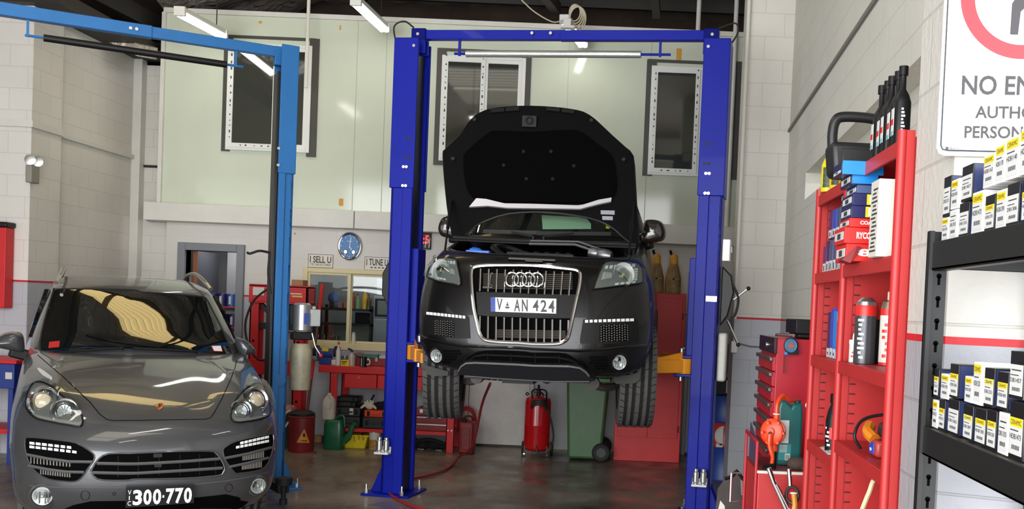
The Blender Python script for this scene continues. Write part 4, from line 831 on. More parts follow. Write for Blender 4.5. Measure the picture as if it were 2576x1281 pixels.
# bonnet shut line and wipers
s = M(); rim(s, P3(540, 190, 700, 330, 900, 500, 1160, 745, 1300, 880, 1420, 1030, 1530, 1115, 1620, 1130)+P4(0, 1130, 400, 1120, 1000, 1112, 1080, 1090, 1130, 1020, 1240, 820, 1360, 560, 1430, 380, 1450, 270), PB, .0032, .0, 9, False); obj('bonnet_gap', s, DEEP, car)
for a, b in ((P3(620, 195)[0], P3(1760, 120)[0]), (P3(1900, 125)[0], P4(870, 165)[0])):
    s = M(); rim(s, [a, b], PG, .012, .02, 20, False); h, n_ = PG(*b); s.cyl(h-n_*.02, h+n_*.015, .014); obj('wiper', s, BTR, car)
s = M(); rim(s, rnd(P3(925, 580, 985, 570, 1060, 640, 1040, 690, 960, 640), 2), PB, .003, .0, 8); rim(s, rnd(P3(1265, 550, 1330, 500, 1400, 580, 1420, 660, 1370, 660), 2), PB, .003, 0, 8) if 0 else None; obj('washer_flap', s, GP, car)
# door mirrors
for sx, o_ in ((-1, P1(-160, 1150, -60, 1080, 60, 1020, 180, 1000, 290, 1010, 340, 1080, 355, 1200)+P3(350, 130, 300, 160, 0, 100, -150, 60)), (1, P2(1455, 1090, 1500, 1082, 1640, 1140, 1710, 1220)+P4(1730, 100, 1735, 170, 1590, 200, 1545, 300, 1500, 200, 1450, 60))):
    o_ = rnd(o_, 3); c = TP @ V((sx*.93, 1.78, 0)); FP = on_plane(c, TP.to_3x3() @ V((0, -1, 0))); s = M(); rows = []; bk = TP.to_3x3() @ V((0, 1, 0))
    P = [FP(p.x, p.y)[0] for p in dense(o_, 6)]; cx = sum((p for p in P), V((0, 0, 0)))/len(P)
    for kx, dy in ((0, -.07), (.45, -.06), (.8, -.03), (.96, .02), (1, .07), (.95, .13), (.7, .14), (0, .14)): rows.append([cx+(p-cx)*kx+bk*dy for p in P])
    s.grid(rows, wrap=True); mr = obj('door_mirror', s, GP, car, ang=70)
    obj('mirror_foot', M().bar(cx+bk*.06+V((0, 0, -.07)), TP @ V((sx*.8, 1.86, 1.3)), .1, .09), BTR, mr, bevel=.015)
# ---- headlights
def round_lamp(par, c, r, glow):
    h, n_ = PB(*c); n_ = (n_+TP.to_3x3() @ V((0, -1.3, 0))).normalized()
    s = M(); s.rev([(r*.9, -.01), (r*.95, .02), (r*1.1, .032), (r*1.18, .02), (r*1.2, -.02)], h, n_, 30, zs=1.1); s.rev([(r*.62, .0), (r*.66, .035), (r*.74, .03), (r*.76, 0)], h, n_, 30, zs=1.1); o = obj('reflector', s, CHR, par)
    s = M()
    if glow: s.rev([(0, .045), (r*.3, .042), (r*.55, .028), (r*.62, .01), (0, .0)], h, n_, 24, zs=1.1); obj('projector', s, mat('projector_lens', (232, 208, 180), .08, coat=1., emit=.15), o)
    else:
        s.rev([(0, .03), (r*.12, .03), (r*.14, .01), (r*.6, .02), (r*.6, 0), (0, 0)], h, n_, 24, zs=1.1)
        for k in range(12): s.bar(h+n_*.012, h+n_*.022+(TP.to_3x3() @ V((cos(k*pi/6), 0, sin(k*pi/6)*1.1)))*r*.58, .006, .006)
        obj('bulb', s, LGREY, o)
for out, a, b in ((rnd(P3(480, 605, 590, 585, 720, 640, 900, 790, 1050, 900, 1150, 1020, 1185, 1130, 1150, 1220, 980, 1200, 700, 1150, 520, 1100, 410, 1000, 385, 850, 410, 720), 3), (P3(620, 860)[0], .088), (P3(925, 1010)[0], .078)), (rnd(P4(1380, 1000, 1420, 880, 1520, 740, 1640, 640, 1750, 600, 1830, 640, 1890, 760, 1930, 930, 1920, 1050, 1800, 1110, 1600, 1150, 1440, 1160, 1380, 1110), 3), (P4(1715, 845)[0], .084), (P4(1510, 1000)[0], .07))):
    s = M(); drape(s, out, PB, .003, .02, 9); hl = obj('headlight', s, mat('lamp_inner', (128, 128, 122), .3, .25), car)
    round_lamp(hl, a[0], a[1], True); round_lamp(hl, b[0], b[1], False)
    s = M(); rim(s, out, PB, .007, .006, 9); obj('lamp_seal', s, BLK, hl)
    s = M(); drape(s, out, PB, .052, .003, 10); obj('lens', s, CLEAR, hl)
s = M(); drape(s, rnd(P3(540, 400, 570, 385, 680, 460, 750, 520, 720, 535, 620, 490), 2), PB, .006, .006, 12); obj('side_repeater', s, LGREY, car)
# ---- bumper openings
for out, rows_, bars, fins in ((rnd(P5(370, 300, 400, 258, 600, 268, 900, 305, 1100, 340, 1270, 440, 1350, 510, 1340, 590, 1260, 700, 1180, 820, 1080, 885, 900, 880, 700, 850, 540, 760, 430, 620, 375, 430), 2),
        ((P5(435, 320)[0], P5(1045, 390)[0], 7), (P5(435, 372)[0], P5(1120, 455)[0], 8)), (P5(410, 500, 700, 560, 1000, 600, 1330, 605), P5(430, 655, 700, 710, 950, 745, 1210, 750)), ((P5(450, 575)[0], P5(1000, 625)[0]), (P5(590, 730)[0], P5(1000, 775)[0]))),
        (rnd(P6(1255, 440, 1310, 380, 1450, 310, 1700, 250, 1900, 210, 1965, 220, 1970, 350, 1930, 530, 1850, 680, 1700, 740, 1500, 765, 1420, 760, 1330, 640, 1280, 560), 2),
        ((P6(1495, 325)[0], P6(1910, 230)[0], 7), (P6(1435, 385)[0], P6(1910, 288)[0], 8)), (P6(1285, 550, 1600, 490, 1930, 400), P6(1340, 675, 1600, 620, 1890, 545)), ((P6(1540, 535)[0], P6(1830, 490)[0]), (P6(1530, 665)[0], P6(1800, 630)[0])))):
    s = M(); drape(s, out, PB, .003, .02, 9); sd = obj('side_intake', s, DEEP, car)
    s = M(); rim(s, out, PB, .005, .006, 9); obj('intake_edge', s, GP, sd)
    s = M()
    for (a, b, n_) in rows_:
        for blk in blocks(a, b, n_, 6.2): drape(s, blk, PB, .012, .01, 7)
    obj('led_strip', s, LEDW, sd, smooth=False)
    for br in bars: s = M(); rim(s, br, PB, .011, .01, 10, False, 6); obj('intake_bar', s, mat('bar_grey', (78, 78, 78), .4), sd)
    s = M()
    for a, b in fins:
        for k in range(13): x = a[0]+(b[0]-a[0])*k/12; y = a[1]+(b[1]-a[1])*k/12; rim(s, [(x, y-8), (x, y+9)], PB, .005, .003, 18, False, 4)
    obj('cooler_fins', s, mat('fin_alu', (140, 136, 128), .5, .4), sd)
g = rnd(P5(1310, 760, 1330, 690, 1420, 560, 1560, 490, 1860, 486)+P6(0, 482, 600, 458, 1050, 452, 1150, 480, 1230, 580, 1275, 690, 1250, 760, 1180, 800, 700, 840, 0, 852)+P5(1860, 866, 1600, 870, 1400, 850), 2)
LG = M(); drape(LG, g, PB, .003, .02, 9)
for x in (1690, 1980): rim(LG, P5(x, 520, x, 830), PB, .005, .004, 20, False, 4, 1)
for x in (340, 640, 920, 1150): rim(LG, P6(x, 500, x, 800), PB, .005, .004, 20, False, 4, 1)
lg = obj('centre_grille', LG, [DEEP, BTR], car)
s = M(); rim(s, g, PB, .006, .006, 9); obj('intake_edge', s, GP, lg)
for br in (rnd(P5(1390, 625, 1860, 633)+P6(250, 622, 700, 598, 1200, 560), 5, False), rnd(P5(1330, 755, 1860, 766)+P6(250, 752, 700, 726, 1240, 690), 5, False)): s = M(); rim(s, br, PB, .012, .01, 10, False, 6); obj('intake_bar', s, mat('bar_grey', (0, 0, 0)), lg)
for q in (P6(260, 490, 385, 490, 385, 540, 260, 545), P6(270, 635, 380, 635, 375, 680, 275, 680)): s = M(); drape(s, q, PB, .014, .01, 12); obj('grille_bracket', s, BTR, lg)
for c, r in ((P5(620, 1085)[0], .068), (P6(1745, 940)[0], .062)):
    h, n_ = PB(*c); n_ = (n_+TP.to_3x3() @ V((0, -1.5, 0))).normalized(); s = M(); s.rev([(r*1.3, -.02), (r*1.3, .01), (r*1.12, .02), (r, .0), (0, -.005)], h, n_, 28); fg = obj('fog_light', s, mat('fog_bezel', (90, 90, 90), .3, .5), car)
    s = M(); s.rev([(0, .0), (r*.5, .004), (r*.85, .02), (r*.95, .02), (r*.95, 0)], h+n_*.004, n_, 24); s.ball(h+n_*.02, r*.2, 10); [s.bar(h+n_*.02+V((x_*r, 0, -r*.8*(1-x_*x_)**.5)), h+n_*.02+V((x_*r, 0, r*.8*(1-x_*x_)**.5)), .006, .006, 1) for x_ in (-.6, -.3, .3, .6)]; obj('reflector', s, [LGREY, mat('rib_dark', (0, 0, 0))], fg)
    s = M(); s.rev([(0, .034), (r*.7, .03), (r, .02), (r, .016), (0, .028)], h+n_*.004, n_, 24); obj('lens', s, CLEAR, fg)
s = M()
for c, rx in ((P5(1222, 1085)[0], 11), (P6(1342, 975)[0], 9), (P5(1635, 1060)[0], 3.6)): rim(s, [(c[0]+rx*cos(t*pi/10), c[1]+rx*1.08*sin(t*pi/10)) for t in range(20)], PB, .0025, .0, 4)
obj('sensor_cap', s, BTR, car)
s = M(); drape(s, P5(440, 950, 800, 975, 1300, 985, 1810, 985, 1810, 1160, 1300, 1165, 1050, 1220, 900, 1280, 700, 1290, 520, 1230), PB, .003, .01, 12) if 0 else None
rim(s, P5(430, 945, 800, 970, 1300, 980, 1810, 980)+P6(850, 930, 1300, 880, 1600, 830, 1960, 740), PB, .005, .001, 12, False); obj('bumper_seam', s, mat('bar_grey', (0, 0, 0)), car)
s = M(); drape(s, rnd(P5(900, 1290, 1050, 1225, 1300, 1170, 1810, 1165)+P6(850, 1120, 1300, 1070, 1480, 1110, 1600, 1180, 1700, 1290, 1700, 1500, 0, 1600)+P5(900, 1600), 1), PB, .004, .02, 14); obj('lower_intake', s, DEEP, car)
# ---- plate and badge
pq = P5(1810, 975)+P6(850, 932, 840, 1195)+P5(1800, 1262)
FPL = on_plane(TP @ V((0, -.035, .44)), TP.to_3x3() @ V((0, -1, 0)))
s = M(); drape(s, pq, FPL, .0, .02, 14); drape(s, [(pq[0][0]+2, pq[0][1]+2), (pq[1][0]-2, pq[1][1]+2), (pq[2][0]-2, pq[2][1]-2), (pq[3][0]+2, pq[3][1]-2)], FPL, .002, .002, 30, 1)
def sl(x, y): return (pq[0][0]+(pq[1][0]-pq[0][0])*x+(pq[3][0]-pq[0][0])*y, pq[0][1]+(pq[1][1]-pq[0][1])*x+(pq[3][1]-pq[0][1])*y)
for ch, xa, xb in (('3', .10, .235), ('0', .255, .375), ('0', .395, .515), ('7', .585, .71), ('7', .72, .84), ('0', .85, .965)):
    lettering(s, ch, [sl(xa, .13), sl(xb, .13), sl(xb, .9), sl(xa, .9)], FPL, .004, 2, .035)
for ch, ya, yb in (('V', .13, .36), ('I', .42, .62), ('C', .68, .9)): lettering(s, ch, [sl(.025 if ch != 'I' else .042, ya), sl(.075 if ch != 'I' else .055, ya), sl(.075 if ch != 'I' else .055, yb), sl(.025 if ch != 'I' else .042, yb)], FPL, .004, 2)
drape(s, [sl(.535, .46), sl(.56, .46), sl(.56, .58), sl(.535, .58)], FPL, .004, .002, 20, 2)
obj('number_plate', s, [BTR, mat('plate_black', (10, 9, 10), .4, spec=.2), WHITE], car, smooth=False)
GOLD = mat('badge_gold', (196, 140, 84), .3, .7)
sh = P4(280, 905, 340, 885, 400, 880, 402, 930, 385, 960, 350, 985, 315, 965, 290, 935)
s = M(); drape(s, sh, PB, .005, .004, 30); drape(s, P4(335, 900, 395, 893, 390, 930, 335, 932), PB, .0065, .002, 30, 1); drape(s, P4(295, 940, 335, 932, 345, 975, 315, 958), PB, .0065, .002, 30, 1); drape(s, P4(330, 905, 365, 900, 360, 945, 335, 945), PB, .008, .002, 30, 2)
obj('crest_badge', s, [GOLD, mat('badge_red', (140, 44, 30), .4), mat('badge_black', (30, 24, 22), .4)], car, smooth=False)
# ============================================================ along the back wall
K1 = zz(610, 680, 4.575); K2 = zz(710, 970, 7.117); K4 = zz(1290, 950, 5.57)
RED = mat('red_paint', (204, 28, 32), .5, var=.12, scale=4); DRED = mat('old_red_paint', (130, 26, 30), .5, var=.3, scale=5); TIN = mat('tin_white', (206, 204, 196), .4); BLUEP = mat('blue_enamel', (30, 52, 130), .35)
GLS = CLEAR; CASE = mat('case_black', (34, 34, 36), .5, var=.2, scale=30); ORG = mat('orange_plastic', (214, 62, 26), .45); YELP = mat('yellow_plastic', (222, 198, 20), .4, var=.15, scale=12); GRNP = mat('green_plastic', (22, 88, 56), .35); CARD = mat('cardboard', (158, 122, 86), .8)
def R_(x0, y0, x1, y1, Y):
    xm, ym = (x0+x1)/2, (y0+y1)/2
    return at(x0, ym, Y).x, at(x1, ym, Y).x, at(xm, y1, Y).z, at(xm, y0, Y).z
def pbox(mb, x0, y0, x1, y1, Y, d, mi=None, z0=None):
    a, b, c, e = R_(x0, y0, x1, y1, Y); c = c if z0 is None else z0
    mb.box((a, Y, c), (b, Y+d, e), mi); return a, b, c, e
def plathe(mb, prof, x, y, Y, mi=None, n=16, z=None):
    """upright lathe standing with its base centre at a measured point"""
    p = at(x, y, Y); p.z = p.z if z is None else z; mb.rev(prof, p, (0, 0, 1), n, mi); return p
Yf = YB-.02
# ---- wall clock
c = at(880, 620, YB-.03); t = thing('wall_clock', 'round blue wall clock with chrome rim on the back wall', 'clock', c+V((0, .03, -.17)))
def disc(mb, c, r, dy, mi=None, n=40, zs=1.19): return mb.rev([(0, dy), (r, dy), (r, 0), (0, 0)], c, (0, -1, 0), n, mi, zs)
obj('clock_face', disc(M(), c, .135, .012), mat('clock_blue', (26, 112, 178), .35), t)
s = M(); s.ring(c+V((0, -.01, 0)), (0, 1, 0), .142, .018, 44, 10, zs=1.19); obj('rim', s, CHR, t)
s = M(); s.bar(c+V((0, -.016, -.02)), c+V((.018, -.016, .12)), .008, .004, up=(0, 1, 0)).bar(c+V((0, -.018, 0)), c+V((.045, -.018, -.07)), .01, .004, up=(0, 1, 0)); obj('clock_hand', s, WHITE, t, smooth=False)
for x in (-.05, .055):
    q = c+V((x, -.012, -.075)); s = M(); disc(s, q, .024, .006, 0, 24); s.ring(q+V((0, -.006, 0)), (0, 1, 0), .025, .005, 24, 6, zs=1.19); obj('sub_dial', s, ZINC, t)
s = M(); [s.box(c+V((-.036+k*.012, -.0135, .062)), c+V((-.03+k*.012, -.012, .072))) for k in range(6)]
for k in range(12):
    a = k*pi/6; q = c+V((sin(a)*.112, -.0135, cos(a)*.112*1.19)); s.box(q-V((.005, 0, .006)), q+V((.005, .0015, .006)))
obj('dial_mark', s, WHITE, t, smooth=False)
# ---- the two number plates over the window
CRM = mat('plate_cream', (226, 220, 204), .45); BRN = mat('plate_text', (64, 44, 36), .5)
for lab, tx, sub, x0, y0, x1, y1 in (('cream number plate reading I SELL U left of the clock', 'I SELL U', 'TOP CARS 037 2790020', 775, 640, 838, 674), ('cream number plate reading I TUNE U right of the clock', 'I TUNE U', '', 917, 647, 981, 681)):
    a, b, c0, d = R_(x0, y0, x1, y1, YB-.012); s = M(); s.box((a, YB-.012, c0), (b, YB, d)); fr(s, a, c0, b, d, .006, .006, .006, .006, YB-.0135, YB-.012, 1)
    s.text(tx, (a+.025, YB-.0145, c0+(d-c0)*.36), (b-a-.05, 0, 0), (0, 0, (d-c0)*.5), 1, .022)
    if sub: s.text(sub, (a+.03, YB-.0145, c0+.025), (b-a-.06, 0, 0), (0, 0, .032), 1)
    else:
        for k in range(4): s.box((a+.08+k*.05, YB-.0135, c0+.03), (a+.11+k*.05, YB-.012, c0+.045), 1)
    solo('number_plate', lab, 'number plate', s, [CRM, BRN], 'number plates on the back wall', smooth=False)
# ---- lit sign
a, b, c0, d = R_(1047, 586, 1083, 627, YB-.06); s = M(); s.box((a, YB-.06, c0), (b, YB, d))
t = thing('led_sign', 'small black sign with red lettering beside the royal blue post', 'sign', ((a+b)/2, YB-.03, c0)); obj('sign_box', s, BLK, t, bevel=.004)
s = M(); s.text('7:5', (a+.03, YB-.062, c0+.07), (b-a-.05, 0, 0), (0, 0, d-c0-.1), 0, .03); obj('lit_lettering', s, mat('sign_red', (228, 40, 40), .4, emit=1.2), t, smooth=False)
s = M(); [s.bar((a+.02+k*.05, YB-.061, c0+.02), (a+.03+k*.05, YB-.061, c0+.12+.03*(k % 2)), .008, .004) for k in range(4)]; obj('scribble', s, WHITE, t, smooth=False)
obj('power_cord', M().tube(spl([(a+.09, YB-.02, c0), (a+.1, YB-.02, c0-.2), (a+.13, YB-.02, c0-.55)], 5), .004), BLK, t)
# ---- red press behind the light blue post
YP = 12.98; t = thing('hydraulic_press', 'red upright workshop press behind the light blue post', 'press', (at(700, 1120, YP).x, YP+.15, 0))
s = M(); a, b, c0, d = pbox(s, 626, 719, 775, 760, YP, .03); s.box((a, YP+.27, c0), (b, YP+.3, d)).box((a, YP, d-.02), (b, YP+.3, d+.01)).box((b-.03, YP, c0-.06), (b, YP+.3, d)).box((a, YP, c0-.02), (b, YP+.3, c0)); obj('top_beam', s, RED, t, bevel=.004)
s = M(); s.box((a+.05, YP-.003, d-.13), (a+.19, YP, d-.03), 0); obj('warning_label', s, TIN, t, smooth=False)
s = M(); s.box((b-.22, YP-.003, d-.1), (b-.08, YP, d-.085), 0); s.box((b-.2, YP-.003, d-.135), (b-.07, YP, d-.115), 1); obj('maker_lettering', s, [TIN, YELP], t, smooth=False)
for x0, x1 in ((a+.0, a+.11), (b-.18, b-.06)):
    s = M(); s.box((x0, YP+.05, 0), (x1, YP+.08, c0)).box((x0, YP+.22, 0), (x1, YP+.25, c0)).box((x0, YP+.05, 0), (x0+.02, YP+.25, c0)); obj('upright', s, RED, t, bevel=.003)
    for z in (.55, .8, 1.05, 1.3): obj('pin_hole', M().cyl(((x0+x1)/2, YP+.049, z), ((x0+x1)/2, YP+.047, z), .018, n=10), BLK, t)
s = M(); pbox(s, 619, 906, 742, 943, YP-.06, .05); pbox(s, 619, 906, 742, 943, YP+.3, .05); obj('bed', s, RED, t, bevel=.004)
s = M(); s.cyl((a+.5, YP+.15, c0-.3), (a+.5, YP+.15, c0), .05).box((a+.1, YP+.1, c0-.35), (b-.2, YP+.2, c0-.27)); s.bar((a+.12, YP+.15, c0-.05), (a+.45, YP+.15, c0-.4), .06, .05); obj('ram', s, CASE, t)
s = M(); s.box((a-.05, YP-.1, 0), (a+.12, YP+.45, .06)).box((b-.2, YP-.1, 0), (b-.03, YP+.45, .06)); obj('foot', s, RED, t, bevel=.004)
s = M(); pbox(s, 733, 704, 762, 724, YP+.06, .2, z0=d+.011); solo('cardboard_box', 'small brown cardboard box on top of the red press', 'box', s, CARD, bevel=.004)
obj('return_hose', M(T2).tube(spl([T2.inverted() @ at(x, y, 11.2) for x, y in ((700, 716), (676, 726), (640, 755), (620, 800), (618, 840), (630, 880), (650, 905), (672, 905))], 6), .012), RUB, lift2)
s = M(); A = at(811, 716, 13.5); B_ = V((at(762, 1050, 12.75).x, 12.8, .02)); s.cyl(A, A.lerp(B_, .2), .022).cyl(A.lerp(B_, .2), A.lerp(B_, .97), .016, mi=1).cyl(A.lerp(B_, .45), A.lerp(B_, .6), .02); s.cyl(A.lerp(B_, .97), B_, .02, mi=1)
solo('jack_handle', 'long red and rust coloured handle leaning across the sliding window', 'handle', s, [RED, mat('rusty_rod', (104, 62, 48), .6)])
# ---- workbench
Y0, Y1 = 12.93, 13.6; bx0, bx1 = at(801, 930, Y0).x, at(1147, 930, Y0).x; zt_ = 1.03
wb = thing('workbench', 'red steel workbench under the sliding window', 'workbench', ((bx0+bx1)/2, (Y0+Y1)/2, 0))
obj('bench_top', M().box((bx0, Y0, zt_-.085), (bx1, Y1, zt_)), RED, wb, bevel=.008)
for x in (bx0+.14, bx1-.1):
    for y in (Y0+.02, Y1-.12):
        s = M(); s.box((x, y, 0), (x+.095, y+.02, zt_-.085)).box((x, y, 0), (x+.015, y+.08, zt_-.085)); lg = obj('leg', s, RED, wb, bevel=.003)
        for z in (.28, zt_-.12):
            for k in (.025, .07): obj('rivet', M().cyl((x+k, y, z), (x+k, y-.006, z), .01, n=8), ZINC, lg)
obj('lower_shelf', M().box((bx0+.14, Y0+.03, .21), (bx1-.01, Y1-.05, .255)), RED, wb, bevel=.004)
xm = at(948, 960, Y0).x
for p, q in ((at(866, 960, Y0).x, xm-.005), (xm+.005, at(1062, 960, Y0).x)):
    dr = obj('drawer', M().box((p, Y0+.005, zt_-.265), (q, Y0+.5, zt_-.09)), RED, wb, bevel=.005); obj('lock', M().cyl(((p+q)/2-.02, Y0+.005, zt_-.13), ((p+q)/2-.02, Y0-.008, zt_-.13), .014, n=12), ZINC, dr)
# on the bench
Zb = zt_
g = at(818, 920, 13.1); g.z = Zb; t = thing('bench_grinder', 'blue bench grinder at the left end of the red workbench', 'grinder', g)
BG = mat('grinder_blue', (36, 58, 128), .4)
s = M(); s.cyl(g+V((-.12, .08, .14)), g+V((.1, .08, .14)), .065).box(g+V((-.09, .02, 0)), g+V((.08, .15, .09))); obj('motor', s, BG, t, bevel=.006)
for x in (-.14, .12): w_ = obj('wheel_guard', M().cyl(g+V((x-.02, .08, .14)), g+V((x+.025, .08, .14)), .1, n=24), BLK, t); obj('grinding_wheel', M().cyl(g+V((x-.025, .07, .12)), g+V((x+.03, .07, .12)), .085, n=24), mat('stone_grey', (150, 146, 140), .9), w_)
obj('yellow_label', M().box(g+V((-.05, .01, .17)), g+V((.03, .03, .215))), YELP, t); obj('tool_rest', M().box(g+V((.08, -.02, .0)), g+V((.17, .06, .07))), TIN, t, bevel=.01)
def bottle(mb, p, r, h, nk=.35, capm=1, mi=0, n=14):
    mb.rev([(0, 0), (r, 0), (r, h*.6), (r*nk, h*.8), (r*nk, h*.88), (0, h*.88)], p, (0, 0, 1), n, mi); mb.rev([(0, h*.88), (r*nk*1.15, h*.88), (r*nk*1.05, h), (0, h)], p, (0, 0, 1), n, capm)
p = at(850, 921, 13.08); p.z = Zb; s = M(); bottle(s, p, .03, .3); solo('sauce_bottle', 'tall white squeeze bottle with a red ring on the red workbench', 'bottle', s, [TIN, RED])
s = M(); a, b, c0, d = pbox(s, 857, 906, 878, 922, 13.02, .07, z0=Zb); s.box((a+.01, 13.018, c0+.02), (a+.06, 13.02, c0+.03), 1).box((a+.01, 13.018, c0+.045), (b-.03, 13.02, c0+.06), 1); solo('yellow_box', 'small yellow carton at the front of the red workbench', 'box', s, [YELP, INK], bevel=.003)
for x, y, lab in ((866, 890, 'left'), (885, 892, 'right')):
    pass
p = at(867, 921, 13.2); p.z = Zb; s = M(); s.rev([(0, 0), (.055, 0), (.055, .12), (.05, .12), (.05, .01), (0, .01)], p, (0, 0, 1), 16); solo('glass_jar', 'open glass jar behind the small yellow carton', 'jar', s, GLS)
p = at(884, 922, 13.1); p.z = Zb; s = M(); bottle(s, p, .045, .2, .3, 1, 0); s.bar(p+V((0, 0, .2)), p+V((-.05, 0, .22)), .02, .02, 1); solo('spray_bottle', 'clear spray bottle with a black trigger beside the mug', 'spray bottle', s, [mat('clear_plastic', (176, 164, 160), .3), BLK])
p = at(914, 926, 12.99); p.z = Zb; t = thing('mug', 'black mug with a white band standing on the red workbench', 'mug', p); obj('cup', M().rev([(0, 0), (.042, 0), (.045, .125), (.04, .125), (.038, .01), (0, .01)], p, (0, 0, 1), 20), BLK, t); obj('mug_handle', M().tube(spl([p+V((.04, 0, .1)), p+V((.075, 0, .09)), p+V((.075, 0, .04)), p+V((.04, 0, .03))], 4), .009), TIN, t)
obj('white_band', M().box(p+V((-.018, -.047, .01)), p+V((-.01, -.04, .115))), TIN, t)
s = M(); a, b, c0, d = pbox(s, 893, 903, 978, 926, 13.25, .2, z0=Zb); t = thing('toolbox', 'low dark red toolbox lying at the back of the workbench', 'toolbox', ((a+b)/2, 13.35, Zb)); obj('box', s, DRED, t, bevel=.006)
for x in (.35, .6): obj('latch', M().box((a+(b-a)*x, 13.242, c0+.06), (a+(b-a)*x+.03, 13.25, c0+.11)), ZINC, t)
s = M(); pbox(s, 909, 892, 951, 900, 13.3, .1, z0=d+.002); solo('green_case', 'slim green case lying on the dark red toolbox', 'case', s, mat('green_case', (52, 112, 76), .5), bevel=.004)
s = M(); pbox(s, 953, 896, 976, 902, 13.3, .1, z0=d+.002); solo('tin_case', 'small silver case lying on the dark red toolbox', 'case', s, ZINC, bevel=.004)
p = at(905, 893, 13.35); p.z = d+.0; s = M(); s.ball(p+V((0, 0, .035)), (.085, .06, .035), 12); s.ball(p+V((-.06, 0, .02)), (.05, .05, .02), 10); solo('rag', 'crumpled brown rag in front of the window sill', 'rag', s, mat('rag_brown', (116, 92, 84), .9))
p = at(885, 874, YB-.09); p.z = wz0+.031
s = M(); bottle(s, V((p.x, YB-.02, wz0+.031)), .026, .15, .8); solo('cleaner_bottle', 'white bottle with a green cap on the cream window sill', 'bottle', s, [TIN, mat('mint_cap', (88, 176, 140), .4)])
# under the bench
Zs = .256
def tool_case(x0, y0, x1, y1, Y, lab, m=CASE, dep=.3, z0=None):
    s = M(); a, b, c0, d = pbox(s, x0, y0, x1, y1, Y, dep, z0=z0); t = thing('tool_case', lab, 'tool case', ((a+b)/2, Y+dep/2, c0), 'tool cases on the lower shelf'); zm = (c0+d)/2
    obj('case_body', s, m, t, bevel=.012, seg=2); s = M(); s.box((a+(b-a)*.3, Y-.012, zm-.012), (a+(b-a)*.7, Y, zm+.012)); obj('case_handle', s, m, t, bevel=.005)
    for k in (.12, .78): obj('latch', M().box((a+(b-a)*k, Y-.008, zm-.03), (a+(b-a)*(k+.12), Y, zm+.03)), BTR, t, bevel=.004)
    return d, a, b
d1, a, b = tool_case(842, 1049, 905, 1075, 12.98, 'black tool case, lowest of the left stack on the bench shelf', z0=Zs)
d2, a, b = tool_case(843, 1025, 906, 1048, 12.99, 'black tool case with a white label, second from the bottom in the left stack', z0=d1+.002)
s = M(); s.box((a+(b-a)*.58, 12.985, d1+.03), (a+(b-a)*.72, 12.989, d2-.01)); o_ = solo('white_label', 'white label hanging on the black tool case', 'label', s, TIN)
d3, a, b = tool_case(844, 1012, 893, 1024, 13.0, 'flat black tool case, third up in the left stack', z0=d2+.002)
d4, a, b = tool_case(844, 999, 898, 1011, 13.02, 'smooth black tool case topmost in the left stack', z0=d3+.002)
e1, a, b = tool_case(911, 1051, 974, 1076, 12.98, 'black tool case under the orange case', z0=Zs)
e2, a, b = tool_case(916, 1033, 975, 1050, 12.99, 'orange tool case below the white glove', ORG, z0=e1+.002)
p = at(929, 1032, 13.06); p.z = e2+.001
s = M(); s.ball(p+V((0, 0, .05)), (.06, .035, .05), 12)
for k, (x, l) in enumerate(((-.05, .05), (-.02, .09), (.015, .1), (.045, .08))): s.tube([p+V((x*.6, -.01, .07)), p+V((x, -.02, .07+l*.3)), p+V((x*1.15, -.02, .07+l*.55))], [.016, .015, .01])
s.tube([p+V((-.05, -.01, .06)), p+V((-.085, -.03, .03)), p+V((-.1, -.03, .014))], [.018, .016, .012]); s.tube([p+V((.05, -.01, .05)), p+V((.08, -.03, .03)), p+V((.095, -.03, .014))], [.018, .016, .012])
solo('work_glove', 'cream work glove lying on the orange case', 'glove', s, mat('glove_cream', (212, 204, 178), .9, bump=.4))
s = M(); p = at(960, 1032, 13.14); p.z = e2+.001
for q, r in (((0, 0, .05), (.12, .06, .05)), ((.06, .0, .07), (.08, .05, .045)), ((-.06, 0, .035), (.07, .05, .035))): s.ball(p+V(q), r, 12)
solo('cloth_bag', 'black cloth bag lying behind the cream glove', 'bag', s, mat('cloth_black', (20, 20, 22), .9))
s = M(); p = at(906, 1048, 13.2); p.z = d2*.5+.14
for q, r in (((.02, 0, .05), (.09, .08, .1)), ((.08, 0, .12), (.07, .06, .05))): s.ball(V((p.x, 13.22, d1))+V(q), r, 12)
s.tube(spl([V((p.x+.08, 13.2, d1+.15)), V((p.x+.13, 13.2, d1+.2)), V((p.x+.17, 13.2, d1+.27))], 4), .012)
solo('tool_bag', 'black tool bag with a strap standing between the case stacks', 'bag', s, mat('cloth_black', (0, 0, 0)))
# red drawer toolbox at the right end of the shelf
Yt = 13.0; a, b, c0, d = R_(1043, 1040, 1130, 1085, Yt); c0 = Zs; t = thing('toolbox', 'red toolbox with two silver handled drawers at the right end of the bench shelf', 'toolbox', ((a+b)/2, Yt+.12, Zs))
obj('box', M().box((a, Yt, c0), (b, Yt+.26, d-.04)), DRED, t, bevel=.006); s = M(); s.prism([(a, Yt, d-.038), (a, Yt, d+.05), (a+.05, Yt, d+.07), (a+.25, Yt, d+.07), (b, Yt, d-.02), (b, Yt, d-.038)], (0, .25, 0)); obj('lid', s, DRED, t, bevel=.006)
for k in (0, 1): z = c0+.02+k*.09; dw = obj('drawer', M().box((a+.02, Yt-.008, z), (b-.02, Yt, z+.075)), DRED, t, bevel=.003); obj('pull', M().box((a+.03, Yt-.018, z+.055), (b-.03, Yt-.006, z+.07)), ZINC, dw, bevel=.002)
obj('latch', M().box((a+.06, Yt-.008, d+.0), (a+.1, Yt, d+.045)), ZINC, t)
p = at(1032, 1084, 13.05); p.z = Zs; s = M(); bottle(s, p, .025, .2, .4); solo('oil_bottle', 'small white bottle left of the red drawer toolbox', 'bottle', s, [TIN, BLK])
